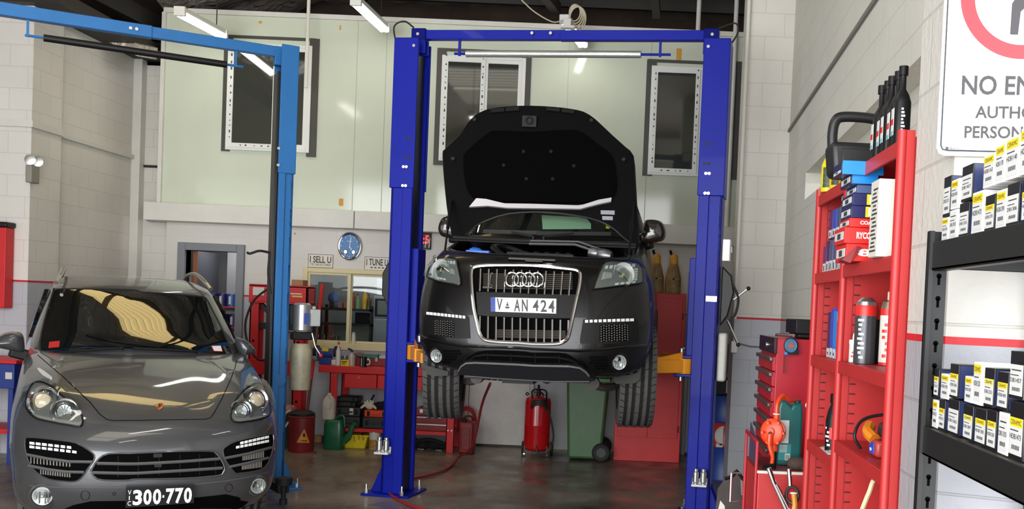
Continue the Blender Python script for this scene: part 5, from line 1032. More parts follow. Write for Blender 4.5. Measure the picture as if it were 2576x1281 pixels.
p = at(1047, 1048, 13.3); p.z = Zs; s = M(); s.ball(p+V((0, 0, .13)), (.09, .06, .13), 12); solo('yellow_cloth', 'pale yellow cloth bundle behind the red drawer toolbox', 'cloth', s, mat('pale_yellow', (206, 196, 110), .9))
# on the floor below and beside
p = ground(757, 1136); t = thing('waste_can', 'round red oily waste can with a yellow warning triangle', 'waste can', p)
s = M(); s.rev([(0, 0), (.14, 0), (.15, .02), (.155, .42), (.165, .43), (.155, .44), (.14, .44), (0, .44)], p, (0, 0, 1), 32); obj('can', s, DRED, t)
s = M(); s.rev([(.02, .442), (.15, .442), (.155, .47), (.1, .5), (0, .51)], p, (0, 0, 1), 28); obj('lid', s, CASE, t); obj('carry_handle', M().tube(spl([p+V((-.15, -.04, .36)), p+V((-.19, -.05, .3)), p+V((-.19, -.05, .45)), p+V((-.13, -.03, .5))], 5), .012), TIN, t); obj('pedal', M().box(p+V((.1, -.14, 0)), p+V((.21, -.06, .015))), DRED, t)
PC = on(bvh(M().rev([(.154, 0), (.154, .45)], p, (0, 0, 1), 60))); s = M(); drape(s, K2(395, 775, 490, 1030, 255, 1022), PC, .004, .003, 4); drape(s, K2(375, 860, 400, 850, 415, 920, 365, 915), PC, .006, .002, 4, 1); drape(s, K2(330, 985, 440, 985, 440, 1000, 330, 1000), PC, .006, .002, 4, 1); obj('warning_triangle', s, [mat('label_orange', (214, 140, 30), .5), BLK], t, smooth=False)
p = ground(792, 1100)+V((0, .35, 0)); s = M(); rows = []
for k in range(9):
    f = k/8; rows.append([(p.x+(.24-.17*f)*cos(t_*pi/12)*(1+.08*sin(t_*3+k)) - .06*f, p.y+(.16-.1*f)*sin(t_*pi/12), .78*f) for t_ in range(24)])
s.grid(rows, wrap=True); s.ball((p.x-.06, p.y, .78), (.07, .06, .04), 10); solo('black_cover', 'black cloth cover slumped against the wall beside the waste can', 'cover', s, mat('cloth_black', (0, 0, 0)))
s = M(); q = ground(797, 1114); s.box(q+V((-.05, 0, 0)), q+V((.055, .12, .085))); solo('carton', 'small torn brown carton between the waste can and the watering can', 'box', s, CARD, bevel=.006)
s = M(); s.rev([(0, 0), (.13, 0), (.15, .42), (.14, .42), (.12, .02), (0, .02)], V((at(727, 1040, 12.82).x, 12.82, 0)), (0, 0, 1), 20); solo('bucket', 'black bucket of rags behind the red waste can', 'bucket', s, CASE)
s = M(); p = V((at(727, 1040, 12.82).x, 12.82, .425)); s.ball(p+V((0, 0, .04)), (.1, .1, .07), 12); s.ball(p+V((.05, -.03, .05)), (.05, .05, .06), 10); solo('rag', 'faded red and white rag piled in the black bucket', 'rag', s, mat('rag_pink', (190, 130, 124), .9, var=.5, scale=14))
# watering can with the jug on it
p = ground(834, 1133); t = thing('watering_can', 'dark green plastic watering can under the white jug', 'watering can', p+V((0, .1, 0)))
s = M(); rows = []
for z, kx, ky in ((0, .9, .9), (.02, 1, 1), (.3, 1., 1), (.35, .9, .9), (.37, .7, .7), (.37, .0, .0)): rows.append([(p.x+.122*kx*math.copysign(abs(cos(a*pi/12))**.5, cos(a*pi/12)), p.y+.11+.1*ky*math.copysign(abs(sin(a*pi/12))**.5, sin(a*pi/12)), z) for a in range(24)])
rows = [[(p.x, p.y+.11, 0)]*24]+rows; s.grid(rows, wrap=True); obj('can', s, GRNP, t)
s = M(); s.tube(spl([p+V((.11, .11, .1)), p+V((.18, .11, .18)), p+V((.22, .11, .3)), p+V((.27, .11, .34))], 6), [.045]*6+[.035]*6+[.026]*7); obj('spout', s, GRNP, t)
obj('can_handle', M().tube(spl([p+V((-.02, .11, .36)), p+V((.06, .11, .42)), p+V((.11, .11, .40)), p+V((.12, .11, .28))], 6), .016), GRNP, t)
q = V((at(827, 1064, 12.85).x, p.y+.11, .373)); s = M(); rows = []
for z, kx, ky in ((0, 0, 0), (0, .92, .92), (.015, 1, 1), (.2, 1, 1), (.25, .85, .8), (.285, .5, .4), (.3, .3, .28), (.325, .3, .28), (.325, 0, 0)): rows.append([(q.x+.08*kx*math.copysign(abs(cos(a*pi/10))**.6, cos(a*pi/10)), q.y+.07*ky*math.copysign(abs(sin(a*pi/10))**.6, sin(a*pi/10)), q.z+z) for a in range(20)])
t = thing('jug', 'dirty white plastic jug standing on the green watering can', 'jug', q); obj('jug_body', s.grid(rows, wrap=True), mat('dirty_white', (196, 188, 172), .5, var=.2, scale=10), t); obj('jug_handle', M().tube(spl([q+V((.0, -.03, .3)), q+V((.05, -.075, .25)), q+V((.03, -.08, .12))], 6), .012), mat('dirty_white', (0, 0, 0)), t)
# yellow tub, tin
p = ground(893, 1129); s = M(); a, b = at(862, 1112, p.y).x, at(922, 1112, p.y).x
s.prism([(a+.02, p.y, 0), (b-.02, p.y, 0), (b+.01, p.y-.01, .16), (a, p.y-.01, .16)], (0, .2, 0)); t = thing('tub', 'yellow plastic tub with black drips on the floor', 'tub', ((a+b)/2, p.y+.1, 0)); obj('tub_body', s, YELP, t, bevel=.01); obj('tub_rim', M().box((a-.01, p.y-.025, .15), (b+.03, p.y+.22, .172)), YELP, t, bevel=.005)
s = M(); [s.tube(spl([(a+.03+k*.055, p.y-.026, .17), (a+.05+k*.055, p.y-.027, .15-.03*(k % 3)), (a+.04+k*.055, p.y-.022, .12)], 3), .003, 5) for k in range(5)]; s.tube(spl([(b-.08, p.y+.05, .17), (b-.05, p.y+.02, .2), (b-.03, p.y+.05, .22)], 4), .008); obj('oil_drip', s, BLK, t)
p = ground(938, 1131); s = M(); s.rev([(0, 0), (.072, 0), (.072, .22), (.066, .22), (.066, .02), (0, .02)], p+V((0, .08, 0)), (0, 0, 1), 24); t = thing('tin', 'white food tin with a golden brown picture on the floor', 'tin', p+V((0, .08, 0))); obj('can', s, TIN, t)
s = M(); s.rev([(.0735, .005), (.0735, .12), (.0738, .12), (.0738, .005)], p+V((0, .08, 0)), (0, 0, 1), 24); obj('picture_label', s, mat('nut_print', (196, 146, 66), .5, var=.8, scale=60), t)
p = ground(975, 1122); s = M(); s.ball(p+V((0, .1, .05)), (.07, .06, .05), 10); solo('rag', 'black rag on the floor right of the white tin', 'rag', s, mat('cloth_black', (0, 0, 0)))
# jerry can and red hose
p = ground(1170, 1143); t = thing('jerry_can', 'red steel jerry can at the right end of the workbench', 'jerry can', p+V((0, .1, 0))); hw = .092
s = M(); s.box(p+V((-hw, .0, .0)), p+V((hw, .26, .4))); obj('can', s, DRED, t, bevel=.03, seg=3); obj('side_panel', M().box(p+V((-hw+.035, -.006, .05)), p+V((hw-.035, .02, .33))), DRED, t, bevel=.012)
obj('cap', M().cyl(p+V((-.02, .05, .39)), p+V((-.035, .03, .45)), .03), CASE, t); obj('can_handle', M().tube(spl([p+V((-.06, .08, .4)), p+V((-.04, .1, .46)), p+V((.03, .16, .46)), p+V((.05, .2, .4))], 5), .012), DRED, t)
HOSE = mat('red_hose', (150, 34, 40), .5)
pts = [at(1233, 965, 9.6), at(1212, 1020, 10.6), at(1190, 1076, 11.6)]+[ground(x, y, .02) for x, y in ((1158, 1147), (1128, 1177), (1084, 1195), (1024, 1207), (985, 1212), (958, 1222), (975, 1238), (1000, 1256), (1040, 1274), (1100, 1292), (1200, 1330), (1400, 1400))]
pts[2].z = .28; solo('air_hose', 'red air hose hanging from under the raised car and trailing over the floor', 'hose', M().tube(spl(pts, 8), .014), HOSE)
s = M(); c = at(1172, 1062, 13.3); c.y = 13.35; c.z = .36
for k in range(3): s.ring(c+V((.0, .025*k, .0)), (.1, 1, 0), .1+.01*k, .011, 28, 6, zs=1.5)
solo('hose_coil', 'coiled red hose standing behind the jerry can', 'hose', s, HOSE)
p = ground(1075, 1136); s = M(); 
for x, y, z, r in ((-.25, .2, .07, (.1, .09, .09)), (-.1, .2, .06, (.1, .08, .07)), (.05, .2, .06, (.12, .08, .06)), (.17, .2, .05, (.09, .07, .05))): s.ball(p+V((x, y, z)), r, 12)
s.tube(spl([p+V((-.2, .1, .1)), p+V((0, .08, .14)), p+V((.2, .1, .09))], 6), .025); solo('tool_roll', 'black canvas roll lying under the right end of the workbench', 'bag', s, mat('cloth_black', (0, 0, 0)))
s = M(); q = ground(1110, 1134); s.box(q+V((.02, .05, 0)), q+V((.1, .16, .085))); solo('carton', 'small brown carton on the floor inside the right bench leg', 'box', s, CARD, bevel=.005)
for x, y, lab in ((1055, 1134, 'small silver fitting on the floor under the bench, left one'), (1100, 1137, 'small silver fitting on the floor under the bench, right one')): s = M(); q = ground(x, y); s.cyl(q+V((0, 0, .015)), q+V((.05, .02, .015)), .014).ball(q+V((-.01, 0, .018)), .017, 8); solo('pipe_fitting', lab, 'fitting', s, ZINC)
# ---- oil drainer
p = ground(1352, 1136); p.y = 13.0; R0 = .165; dx = at(1352, 1060, p.y).x; p = V((dx, p.y, 0)); t = thing('oil_drainer', 'red upright waste oil drainer on wheels with a coiled black hose', 'oil drainer', p)
s = M(); s.rev([(0, .07), (R0*.7, .07), (R0*.95, .1), (R0, .13), (R0, .38), (R0*1.02, .39), (R0, .4), (R0, .68), (R0*.93, .73), (R0*.6, .76), (0, .77)], p, (0, 0, 1), 36); obj('tank', s, mat('glossy_red', (190, 16, 26), .22, coat=.5), t)
s = M()
for x, y in ((-.14, -.1), (.14, -.1)): s.cyl(p+V((x, y, .07)), p+V((x, y, .14)), .008, n=8); s.cyl(p+V((x-.012, y, .035)), p+V((x+.012, y, .035)), .035)
obj('castor', s, ZINC, t)
for x in (-.19, .17): obj('wheel', M().cyl(p+V((x, .1, .085)), p+V((x+.03, .1, .085)), .085, n=24), RUB, t)
s = M(); s.tube(spl([p+V((-.06, -.12, .72)), p+V((-.06, -.14, .84)), p+V((.1, -.14, .84)), p+V((.11, -.12, .7))], 5), .01).cyl(p+V((0, 0, .75)), p+V((0, 0, .84)), .03).cyl(p+V((0, 0, .84)), p+V((0, 0, .9)), .016); obj('valve', s, BLK, t)
s = M(); s.ring(p+V((-.14, -.02, .78)), (0, 1, 0), .016, .007, 16, 6); obj('lifting_eye', s, BLK, t)
s = M()
for k in range(4): s.ring(p+V((.03, -R0-.03, .63+.022*k)), (.05, .5, 1), .1-.004*k, .011, 28, 8)
s.tube(spl([p+V((.12, -R0-.03, .66)), p+V((.19, -.16, .45)), p+V((.22, -.15, .25)), p+V((.17, -.15, .08)), p+V((.09, -.17, .03)), p+V((.03, -.18, .08)), p+V((.01, -.18, .16))], 8), .012); obj('hose', s, mat('hose_grey', (52, 44, 42), .5), t)
s = M(); s.tube([p+V((-.05, -.17, .82)), p+V((.05, -.18, .82)), p+V((.1, -.17, .76))], .012); obj('wand', s, CHR, t)
# ---- green wheelie bin
p = ground(1470, 1152); y0, y1 = 12.72, 13.36; x0b, x1b, x0t, x1t = at(1428, 1120, y0).x, at(1513, 1120, y0).x, at(1424, 990, y0).x, at(1531, 990, y0).x
GB = mat('bin_green', (66, 104, 62), .42, var=.15, scale=5)
t = thing('wheelie_bin', 'green wheelie bin standing between the oil drainer and the red cabinet', 'bin', ((x0b+x1b)/2, 13.05, 0)); s = M(); s.add([(x0b, y0+.04, .02), (x1b, y0+.04, .02), (x1b, y1-.06, .02), (x0b, y1-.06, .02), (x0t, y0, 1.02), (x1t, y0, 1.02), (x1t, y1, 1.02), (x0t, y1, 1.02)], [(3, 2, 1, 0), (0, 1, 5, 4), (1, 2, 6, 5), (2, 3, 7, 6), (3, 0, 4, 7), (4, 5, 6, 7)]); obj('bin_body', s, GB, t, bevel=.035, seg=3)
obj('bin_rim', M().box((x0t-.02, y0-.02, .98), (x1t+.02, y1+.02, 1.04)), GB, t, bevel=.012); s = M(); s.prism([(x0t-.02, y0-.02, 1.042), (x1t+.02, y0-.02, 1.042), (x1t, y0, 1.1), (x0t+.08, y0, 1.09)], (0, y1-y0+.04, 0)); obj('lid', s, GB, t, bevel=.012)
for y in (y0-.03, y1-.02):
    wq = V((x1b+.0, y, .115)); w_ = obj('wheel', M().rev([(0, 0), (.1, 0), (.115, .012), (.115, .045), (.1, .055), (0, .055)], wq, (0, 1, 0), 28), RUB, t); obj('hub', M().cyl(wq-V((0, .005, 0)), wq+V((0, .06, 0)), .06), CASE, w_)
obj('axle', M().cyl((x1b, y0-.02, .115), (x1b, y1+.02, .115), .012), STEEL, t)
# ---- red cabinet with two tan jugs
a, b, c0, d = R_(1551, 738, 1722, 1160, 12.9); c0 = 0; d = 2.12; b = .62
t = thing('cabinet', 'tall red steel cabinet behind the yellow lift arm', 'cabinet', ((a+b)/2, 13.15, 0)); obj('cabinet_body', M().box((a, 12.92, 0), (b, 13.45, d)), RED, t, bevel=.005); xm = a+(b-a)*.5
for p_, q_ in ((a+.04, xm-.004), (xm+.004, b-.04)): dd = obj('door', M().box((p_, 12.905, .3), (q_, 12.919, d-.06)), RED, t, bevel=.003)
obj('door_handle', M().box((xm+.02, 12.88, 1.15), (xm+.045, 12.905, 1.27)), ZINC, dd, bevel=.004); obj('hinge', M().cyl((b-.035, 12.9, .38), (b-.035, 12.9, .46), .01).cyl((b-.035, 12.9, 1.8), (b-.035, 12.9, 1.88), .01), DRED, dd)
TAN = mat('tan_plastic', (168, 132, 76), .5, var=.3, scale=9, tint=(116, 88, 48)); OCH = mat('ochre_plastic', (214, 148, 34), .45)
for x, w_, lab, yy in ((1649, .1, 'tan oil jug with orange top on the red cabinet, left one half hidden', 13.05), (1692, .1, 'tan oil jug with orange top on the red cabinet, right one in full view', 13.0)):
    q = at(x, 738, yy); q.z = d+.001; t = thing('oil_jug', lab, 'oil jug', q, 'oil jugs on the red cabinet')
    def ovals(L, m=20): return [[(q.x+w_*kx*math.copysign(abs(cos(a_*2*pi/m))**.6, cos(a_*2*pi/m)), q.y+.1*ky*math.copysign(abs(sin(a_*2*pi/m))**.6, sin(a_*2*pi/m)), q.z+z) for a_ in range(m)] for z, kx, ky in L]
    s = M(); s.grid(ovals(((0, 0, 0), (0, .95, .95), (.02, 1, 1), (.2, .96, .96), (.32, .68, .7), (.38, .45, .5), (.38, 0, 0))), wrap=True); obj('jug_body', s, TAN, t)
    s = M(); s.grid(ovals(((.36, .46, .52), (.39, .5, .55), (.46, .48, .5), (.49, .3, .3), (.49, 0, 0))), wrap=True); obj('pouring_top', s, OCH, t); s = M(); s.tube(spl([q+V((-.02, 0, .47)), q+V((-.045, 0, .51)), q+V((-.05, 0, .54))], 4), .016); obj('spout', s, BLK, t)
    obj('rib', M().box(q+V((-w_*.7, -.106, .17)), q+V((w_*.7, -.098, .19))).box(q+V((-.01, -.106, .03)), q+V((.01, -.098, .3))), TAN, t)
# ---- drum by the right post
p = V((1.12, 11.9, 0)); t = thing('oil_drum', 'oil drum banded blue, red and blue behind the right royal blue post', 'drum', p); DB = mat('drum_blue', (22, 60, 140), .4); DR = mat('drum_red', (184, 34, 40), .4)
for z0, z1, m in ((0, .39, DB), (.39, .66, DR), (.66, .97, DB)): obj('drum_band', M().rev([(0, z0), (.29, z0), (.295, z0+.01), (.29, z0+.02), (.29, z1-.02), (.295, z1-.01), (.29, z1), (0, z1)], p, (0, 0, 1), 40), m, t)
s = M(); c = p+V((-.08, -.285, .52)); n_ = 16
for k in range(n_): a_ = pi/2+pi*k/n_; q = c+V((cos(a_)*.085, 0, sin(a_)*.1)); s.box(q-V((.009, .004, .009)), q+V((.009, .0, .009)))
s.prism([c+V((cos(pi/2+pi*k/12)*.075, -.004, sin(pi/2+pi*k/12)*.09)) for k in range(13)], (0, .01, 0)); s.box(c+V((-.075, -.004, -.13)), c+V((-.0, .006, -.09))); obj('gear_logo', s, TIN, t, smooth=False)
s = M(); s.box((.92, 11.72, .971), (1.12, 11.95, 1.17)); t = thing('battery', 'black battery box standing on the oil drum', 'battery', (1.02, 11.83, .971)); obj('case', s, BLK, t, bevel=.01); obj('white_label', M().box((1.06, 11.716, 1.0), (1.09, 11.72, 1.14)), TIN, t)
s = M(); [s.tube(spl([(1.0+.03*k, 12.4, 1.05), (1.02+.04*k, 12.38, 1.3+.05*k), (1.1, 12.4, 1.45+.03*k)], 5), .02) for k in range(4)]; s.box((.95, 12.35, 0), (1.2, 12.6, 1.06)); solo('pipe_stack', 'grey stand of pipes and hoses behind the oil drum', 'pipes', s, mat('grey_junk', (108, 106, 102), .6, var=.3))
s = M(); s.box((.995, 10.64, 1.5), (1.06, 10.698, 1.62)); t = thing('wall_socket', 'small white power socket on the left edge of the right column', 'socket', (1.03, 10.67, 1.5)); obj('socket_box', s, UPVC, t, bevel=.006); obj('cable', M().tube([(1.06, 10.67, 1.6), (1.2, 10.685, 1.57), (1.46, 10.685, 1.57)], .008), mat('cable_grey', (110, 112, 116), .6), t)
# ---- store room seen through the doorway and the window
SH = mat('rack_dark', (40, 42, 44), .5)
t = thing('storage_rack', 'dark rack of paint tins in the store room behind the doorway', 'rack', (-5.62, 14.35, 0))
for z in (1.42, 1.7): obj('shelf_board', M().box((-5.95, 14.2, z-.02), (-5.35, 14.5, z)), RED, t)
s = M(); [s.box((x, y, 0), (x+.02, y+.02, 1.9)) for x in (-5.95, -5.37) for y in (14.2, 14.47)]; obj('frame', s, SH, t)
for k, (x, z, c_) in enumerate(((-5.86, 1.7, 0), (-5.73, 1.7, 0), (-5.6, 1.7, 1), (-5.84, 1.42, 0), (-5.7, 1.42, 0), (-5.57, 1.42, 0))):
    q = V((x, 14.32, z)); s = M(); s.rev([(0, 0), (.06, 0), (.06, .17), (.056, .175), (0, .17)], q, (0, 0, 1), 20); o = thing('paint_tin', ('dark blue' if not c_ else 'light blue')+' paint tin on the %s shelf behind the doorway, %s' % (('upper', 'lower')[z < 1.5], ('leftmost', 'middle', 'rightmost')[k % 3]), 'paint tin', q, 'paint tins in the store room')
    obj('tin', s, (mat('tin_navy', (34, 30, 92), .4), mat('tin_blue', (40, 96, 170), .4))[c_], o); obj('tin_label', M().box(q+V((-.02, -.064, .03)), q+V((.01, -.056, .14))), TIN, o)
YI = 15.0; t = thing('storage_rack', 'black rack of bottles in the room behind the sliding window', 'rack', (at(860, 800, YI).x, YI+.15, 0))
for y in (778, 816): a, b, c0, d = R_(800, y-2, 936, y+4, YI); obj('shelf_board', M().box((a, YI, c0), (b, YI+.35, d)), SH, t)
s = M(); [s.box((x, y, 0), (x+.04, y+.04, 1.78)) for x in (a, b-.04) for y in (YI, YI+.31)]; obj('frame', s, SH, t); zs_ = at(870, 776, YI).z
for x, r, h, m1, m2, lab in ((888, .035, .27, (150, 60, 40), (190, 170, 120), 'red sauce bottle on the rack behind the window'), (899, .036, .22, (120, 150, 110), (30, 30, 30), 'green bottle with a dark cap on the rack behind the window'), (917, .045, .3, (206, 160, 50), (200, 180, 120), 'tall yellow oil bottle on the rack behind the window'), (927, .04, .22, (90, 76, 40), (60, 50, 30), 'dark amber bottle right of the tall yellow one')):
    s = M(); bottle(s, V((at(x, 776, YI+.08).x, YI+.08, zs_)), r, h, .3); solo('bottle', lab, 'bottle', s, [mat('b%d' % x, m1, .2), mat('c%d' % x, m2, .4)], 'bottles on the rack behind the window')
s = M(); q = V((at(835, 750, YI).x, YI+.1, zs_)); s.ball(q+V((0, 0, .14)), (.09, .08, .09), 12); s.ball(q+V((.05, 0, .05)), (.06, .06, .05), 12); solo('cap', 'blue cap on the rack behind the window', 'cap', s, mat('cap_cloth', (52, 96, 150), .8))
for x, lab in ((848, 'left'), (861, 'right')): s = M(); q = V((at(x, 776, YI).x, YI+.05, zs_)); s.box(q, q+V((.06, .08, .09))); solo('small_box', 'small pink box on the rack behind the window, %s of the pair' % lab, 'box', s, mat('dull_pink', (166, 116, 110), .6), bevel=.003)
q = V((at(825, 776, YI).x, YI+.05, zs_)); s = M(); s.box(q, q+V((.13, .1, .09))); s.ball(q+V((.08, .05, .12)), (.06, .04, .04), 10); solo('camera_case', 'black case lying left of the blue cap', 'case', s, CASE, bevel=.01)
q = V((at(890, 815, YI).x, YI+.05, at(890, 814, YI).z)); s = M(); s.box(q, q+V((.2, .2, .16))); s.bar(q+V((.15, .0, .16)), q+V((.22, .0, .05)), .03, .03); solo('drill_case', 'black machine on the lower board of the rack behind the window', 'machine', s, BLK, bevel=.01)
s = M(); a, b, c0, d = pbox(s, 937, 803, 990, 960, 14.8, .5, z0=0); t = thing('fridge', 'grey fridge in the room behind the window', 'fridge', ((a+b)/2, 15.05, 0)); obj('fridge_body', s, mat('fridge_grey', (160, 162, 170), .4), t, bevel=.01)
s = M(); a, b, c0, e = pbox(s, 940, 745, 990, 797, 14.85, .4, z0=d+.002); t = thing('microwave', 'silver microwave oven standing on the fridge', 'microwave', ((a+b)/2, 15.05, d)); obj('oven_body', s, mat('fridge_grey', (0, 0, 0)), t, bevel=.008); obj('oven_door', M().box((a+.02, 14.835, c0+.03), (b-.03, 14.85, e-.04)), BLK, t, bevel=.004); obj('oven_window', M().box((a+.06, 14.83, c0+.06), (b-.08, 14.836, e-.07)), mat('mw_glass', (120, 122, 120), .2), t)
s = M(); a, b, c0, f_ = pbox(s, 946, 702, 963, 741, 14.95, .1, z0=e+.002); solo('kettle', 'grey coffee machine standing on the microwave', 'kettle', s, mat('fridge_grey', (0, 0, 0)), bevel=.015)
s = M(); a, b, c0, d = pbox(s, 800, 823, 934, 960, 15.35, .2, z0=0); solo('cupboard', 'white cupboard below the black rack in the room', 'cupboard', s, mat('cupboard_white', (196, 194, 190), .5), bevel=.005)
for x, r, h, m, lab in ((799, .035, .12, GLS, 'leftmost clear glass jar inside the window sill'), (814, .045, .12, GLS, 'second clear glass jar inside the window sill'), (845, .045, .11, GLS, 'rightmost clear glass jar inside the window sill')):
    s = M(); q = V((at(x, 868, 13.88).x, 13.9, wz0+.0)); s.rev([(0, 0), (r, 0), (r, h), (r*.9, h), (r*.9, .01), (0, .01)], q, (0, 0, 1), 16); solo('glass_jar', lab, 'jar', s, m, 'jars inside the window sill')
s = M(); q = V((at(830, 868, 13.9).x, 13.9, wz0)); s.rev([(0, 0), (.05, 0), (.05, .1), (.03, .11), (.03, .2), (.02, .22), (.012, .26), (0, .26)], q, (0, 0, 1), 16); solo('candle', 'dark red candle in a glass holder inside the window sill', 'candle', s, mat('candle_red', (112, 62, 54), .5))
struct('wall_sill_board', M().box((wx0, 13.85, wz0-.04), (wx1, 14.0, wz0-.002)), RIN, smooth=False)
lp = bpy.data.lights.new('store_lamp', 'POINT'); lp.energy = 11; lp.shadow_soft_size = .2; lo = bpy.data.objects.new('store_lamp', lp); COL.objects.link(lo); lo.location = (-3.6, 14.5, 2.6)
lp = bpy.data.lights.new('passage_lamp', 'POINT'); lp.energy = 7; lp.shadow_soft_size = .2; lo = bpy.data.objects.new('passage_lamp', lp); COL.objects.link(lo); lo.location = (-5.5, 14.1, 2.6)
# ---- far left: red wall cabinet and the blue bench
s = M(); x1 = at(15, 660, 11.3).x; t = thing('wall_cabinet', 'red wall box with a black top at the left edge', 'wall box', (x1-.3, 11.37, 1.6)); obj('box', M().box((x1-.6, 11.29, 1.62), (x1, 11.44, 2.5)), RED, t, bevel=.008); obj('lid', M().box((x1-.62, 11.27, 2.5), (x1+.015, 11.45, 2.56)), BLK, t, bevel=.015)
x1 = at(33, 930, 10.7).x; zt2 = at(20, 906, 10.7).z; t = thing('workbench', 'blue bench with a red top at the left wall', 'workbench', (x1-.6, 11.0, 0)); obj('bench_top', M().box((x1-1.2, 10.7, zt2-.04), (x1+.03, 11.35, zt2)), RED, t, bevel=.005); obj('drawer', M().box((x1-1.1, 10.72, zt2-.3), (x1-.0, 11.3, zt2-.042)), BLUEP, t, bevel=.006)
obj('label', M().box((x1-.09, 10.716, zt2-.2), (x1-.02, 10.72, zt2-.13)), TIN, t)
for x in (x1-1.08, x1-.07):
    for y in (10.74, 11.24): obj('leg', M().box((x, y, 0), (x+.05, y+.05, zt2-.3)), BLUEP, t)
obj('lower_shelf', M().box((x1-1.1, 10.75, .32), (x1-.02, 11.28, .37)), RED, t)
# yellow tape scraps and pencil marks on the panels
TAPE = mat('masking_tape', (204, 148, 60), .7)
for x, y, w_, h_, lab in ((655, 56, 8, 6, 'small yellow tape scrap high on the panel above the left window'), (856, 70, 4, 12, 'upright yellow tape scrap high between the two lifts'), (858, 509, 11, 18, 'yellow tape scrap low on the panel above the clock'), (1708, 137, 13, 30, 'brown tape tab above the right office window'), (742, 588, 5, 5, 'tiny yellow tape scrap on the white bulkhead')):
    Y = YB-.12 if y != 588 else YB-.3; a, b, c0, d = R_(x-w_/2, y-h_/2, x+w_/2, y+h_/2, Y); s = M(); s.box((a, Y-.003, c0), (b, Y-.0002, d)); solo('tape_scrap', lab, 'tape', s, TAPE, 'tape scraps on the office panels', smooth=False)
# ============================================================ right side: shelves, tool chest, sign
SRED = mat('shelf_red', (178, 38, 38), .45, var=.06, scale=4); SLT = mat('slot_dark', (70, 12, 14), .7)
XS, YN, YM, YF_ = .82, 3.33, 4.17, 4.82; XB = 1.15
sh = thing('shelving', 'tall red steel shelving against the right wall', 'shelves', (.98, 4.07, 0))
for y0, top in ((YN, 2.52), (YM, 2.52), (YF_, 2.5)):
    s = M(); s.cyl((XS+.012, y0+.012, 0), (XS+.012, y0+.012, top), .017, n=12).box((XS+.005, y0, 0), (XS+.05, y0+.02, top)).box((XB-.04, y0, 0), (XB, y0+.02, top)); 
    obj('side_panel', M().box((XS+.02, y0+.005, .02), (XB-.01, y0+.015, top-.02)), SRED, sh, smooth=False)
    for k in range(58): z = .12+k*.04; s.box((XS+.055, y0+.0035, z), (XS+.08, y0+.005, z+.006), 1)
    obj('upright', s, [SRED, SLT], sh)
BAYS = ((YM+.02, YF_, (.25, .62, .98, 1.335, 1.73, 2.11, 2.47)), (YN+.02, YM, (.25, .66, 1.04, 1.415, 1.735, 2.12, 2.49)))
for y0, y1, zs in BAYS:
    for z in zs:
        s = M(); s.box((XS+.016, y0, z-.012), (XB-.03, y1, z)); s.box((XS+.004, y0, z-.05), (XS+.016, y1, z)); s.box((XB-.03, y0, z-.05), (XB-.02, y1, z)); obj('shelf_board', s, SRED, sh, bevel=.002)
NAVY = mat('box_navy', (34, 36, 84), .3); LBLU = mat('box_light_blue', (26, 132, 214), .3); BLU2 = mat('box_blue', (30, 76, 190), .3); SLTE = mat('box_slate', (66, 84, 124), .35); LAB = mat('label_white', (206, 206, 204), .5); PUR = mat('box_purple', (86, 42, 98), .4); YLB = mat('label_yellow', (240, 200, 20), .45); RYR = mat('box_red', (206, 36, 32), .4)
def carton(x, y0, y1, z0, z1, dep, m, lab, group, nm='filter_box', lz=(.04, .32), lm=LAB, front=None):
    """carton with its end to the aisle; a white label low on that end"""
    t = thing(nm, lab, 'box', (x+dep/2, (y0+y1)/2, z0), group); obj('carton', M().box((x, y0, z0), (x+dep, y1, z1)), m, t, bevel=.002)
    h = z1-z0; w_ = y1-y0; s = M(); s.box((x-.0012, y0+w_*.1, z0+h*lz[0]), (x, y1-w_*.1, z0+h*lz[1])); s.box((x-.0018, y0+w_*.35, z0+h*(lz[0]+.06)), (x-.0012, y0+w_*.65, z0+h*(lz[1]-.08)), 1); obj('label', s, [lm, INK], t, smooth=False)
    if front: s = M(); front(s, x, y0, z0, dep, h); obj('front_print', s, [LBLU, WHITE, YLB, NAVY], t, smooth=False)
    return t
G1 = 'spark plug boxes on the far bay of the red shelving'; zz_ = 2.112; ords = ('farthest', 'second', 'third', 'fourth', 'fifth', 'sixth', 'nearest')
for k in range(7):
    y = 4.77-.078*k; carton(XS+.03, y-.07, y, zz_, zz_+(.14 if k else .12), .2, (PUR, NAVY, SLTE, SLTE, SLTE, NAVY, SLTE)[k], 'slim %s box, %s from the back in the bottom row of the far upper shelf' % (('purple', 'navy', 'slate', 'slate', 'slate', 'navy', 'slate')[k], ords[k]), G1, lz=(.0, .34))
for k in range(5):
    y = 4.66-.085*k; carton(XS+.03, y-.078, y, zz_+.145, zz_+.27+.01*(k > 2), .2, (PUR, BLU2, SLTE, SLTE, SLTE)[k], 'slim %s box, %s from the back in the middle row, far upper shelf' % (('purple', 'bright blue', 'slate', 'slate', 'slate')[k], ords[k]), G1)
for k in range(2):
    y = 4.40-.085*k; carton(XS+.03, y-.078, y, zz_+.29, zz_+.36-.01, .2, SLTE, 'slim slate box, %s of two topmost on the far upper shelf' % ('far', 'near')[k], G1)
def bluefr(s, x, y0, z0, d, h): s.box((x+.004, y0-.0012, z0+.004), (x+d-.004, y0, z0+h-.004), 0); s.prism([(x+d*.45, y0-.0015, z0), (x+d*.62, y0-.0015, z0), (x+d*.8, y0-.0015, z0+h), (x+d*.6, y0-.0015, z0+h)], (0, .0003, 0), 3) if 0 else None
def onefr(s, x, y0, z0, d, h): s.box((x+d*.62, y0-.0012, z0+.003), (x+d-.002, y0, z0+h-.003), 2); s.text('1', (x+d*.74, y0-.0022, z0+h*.18), (d*.11, 0, 0), (0, 0, h*.66), 1, .03)
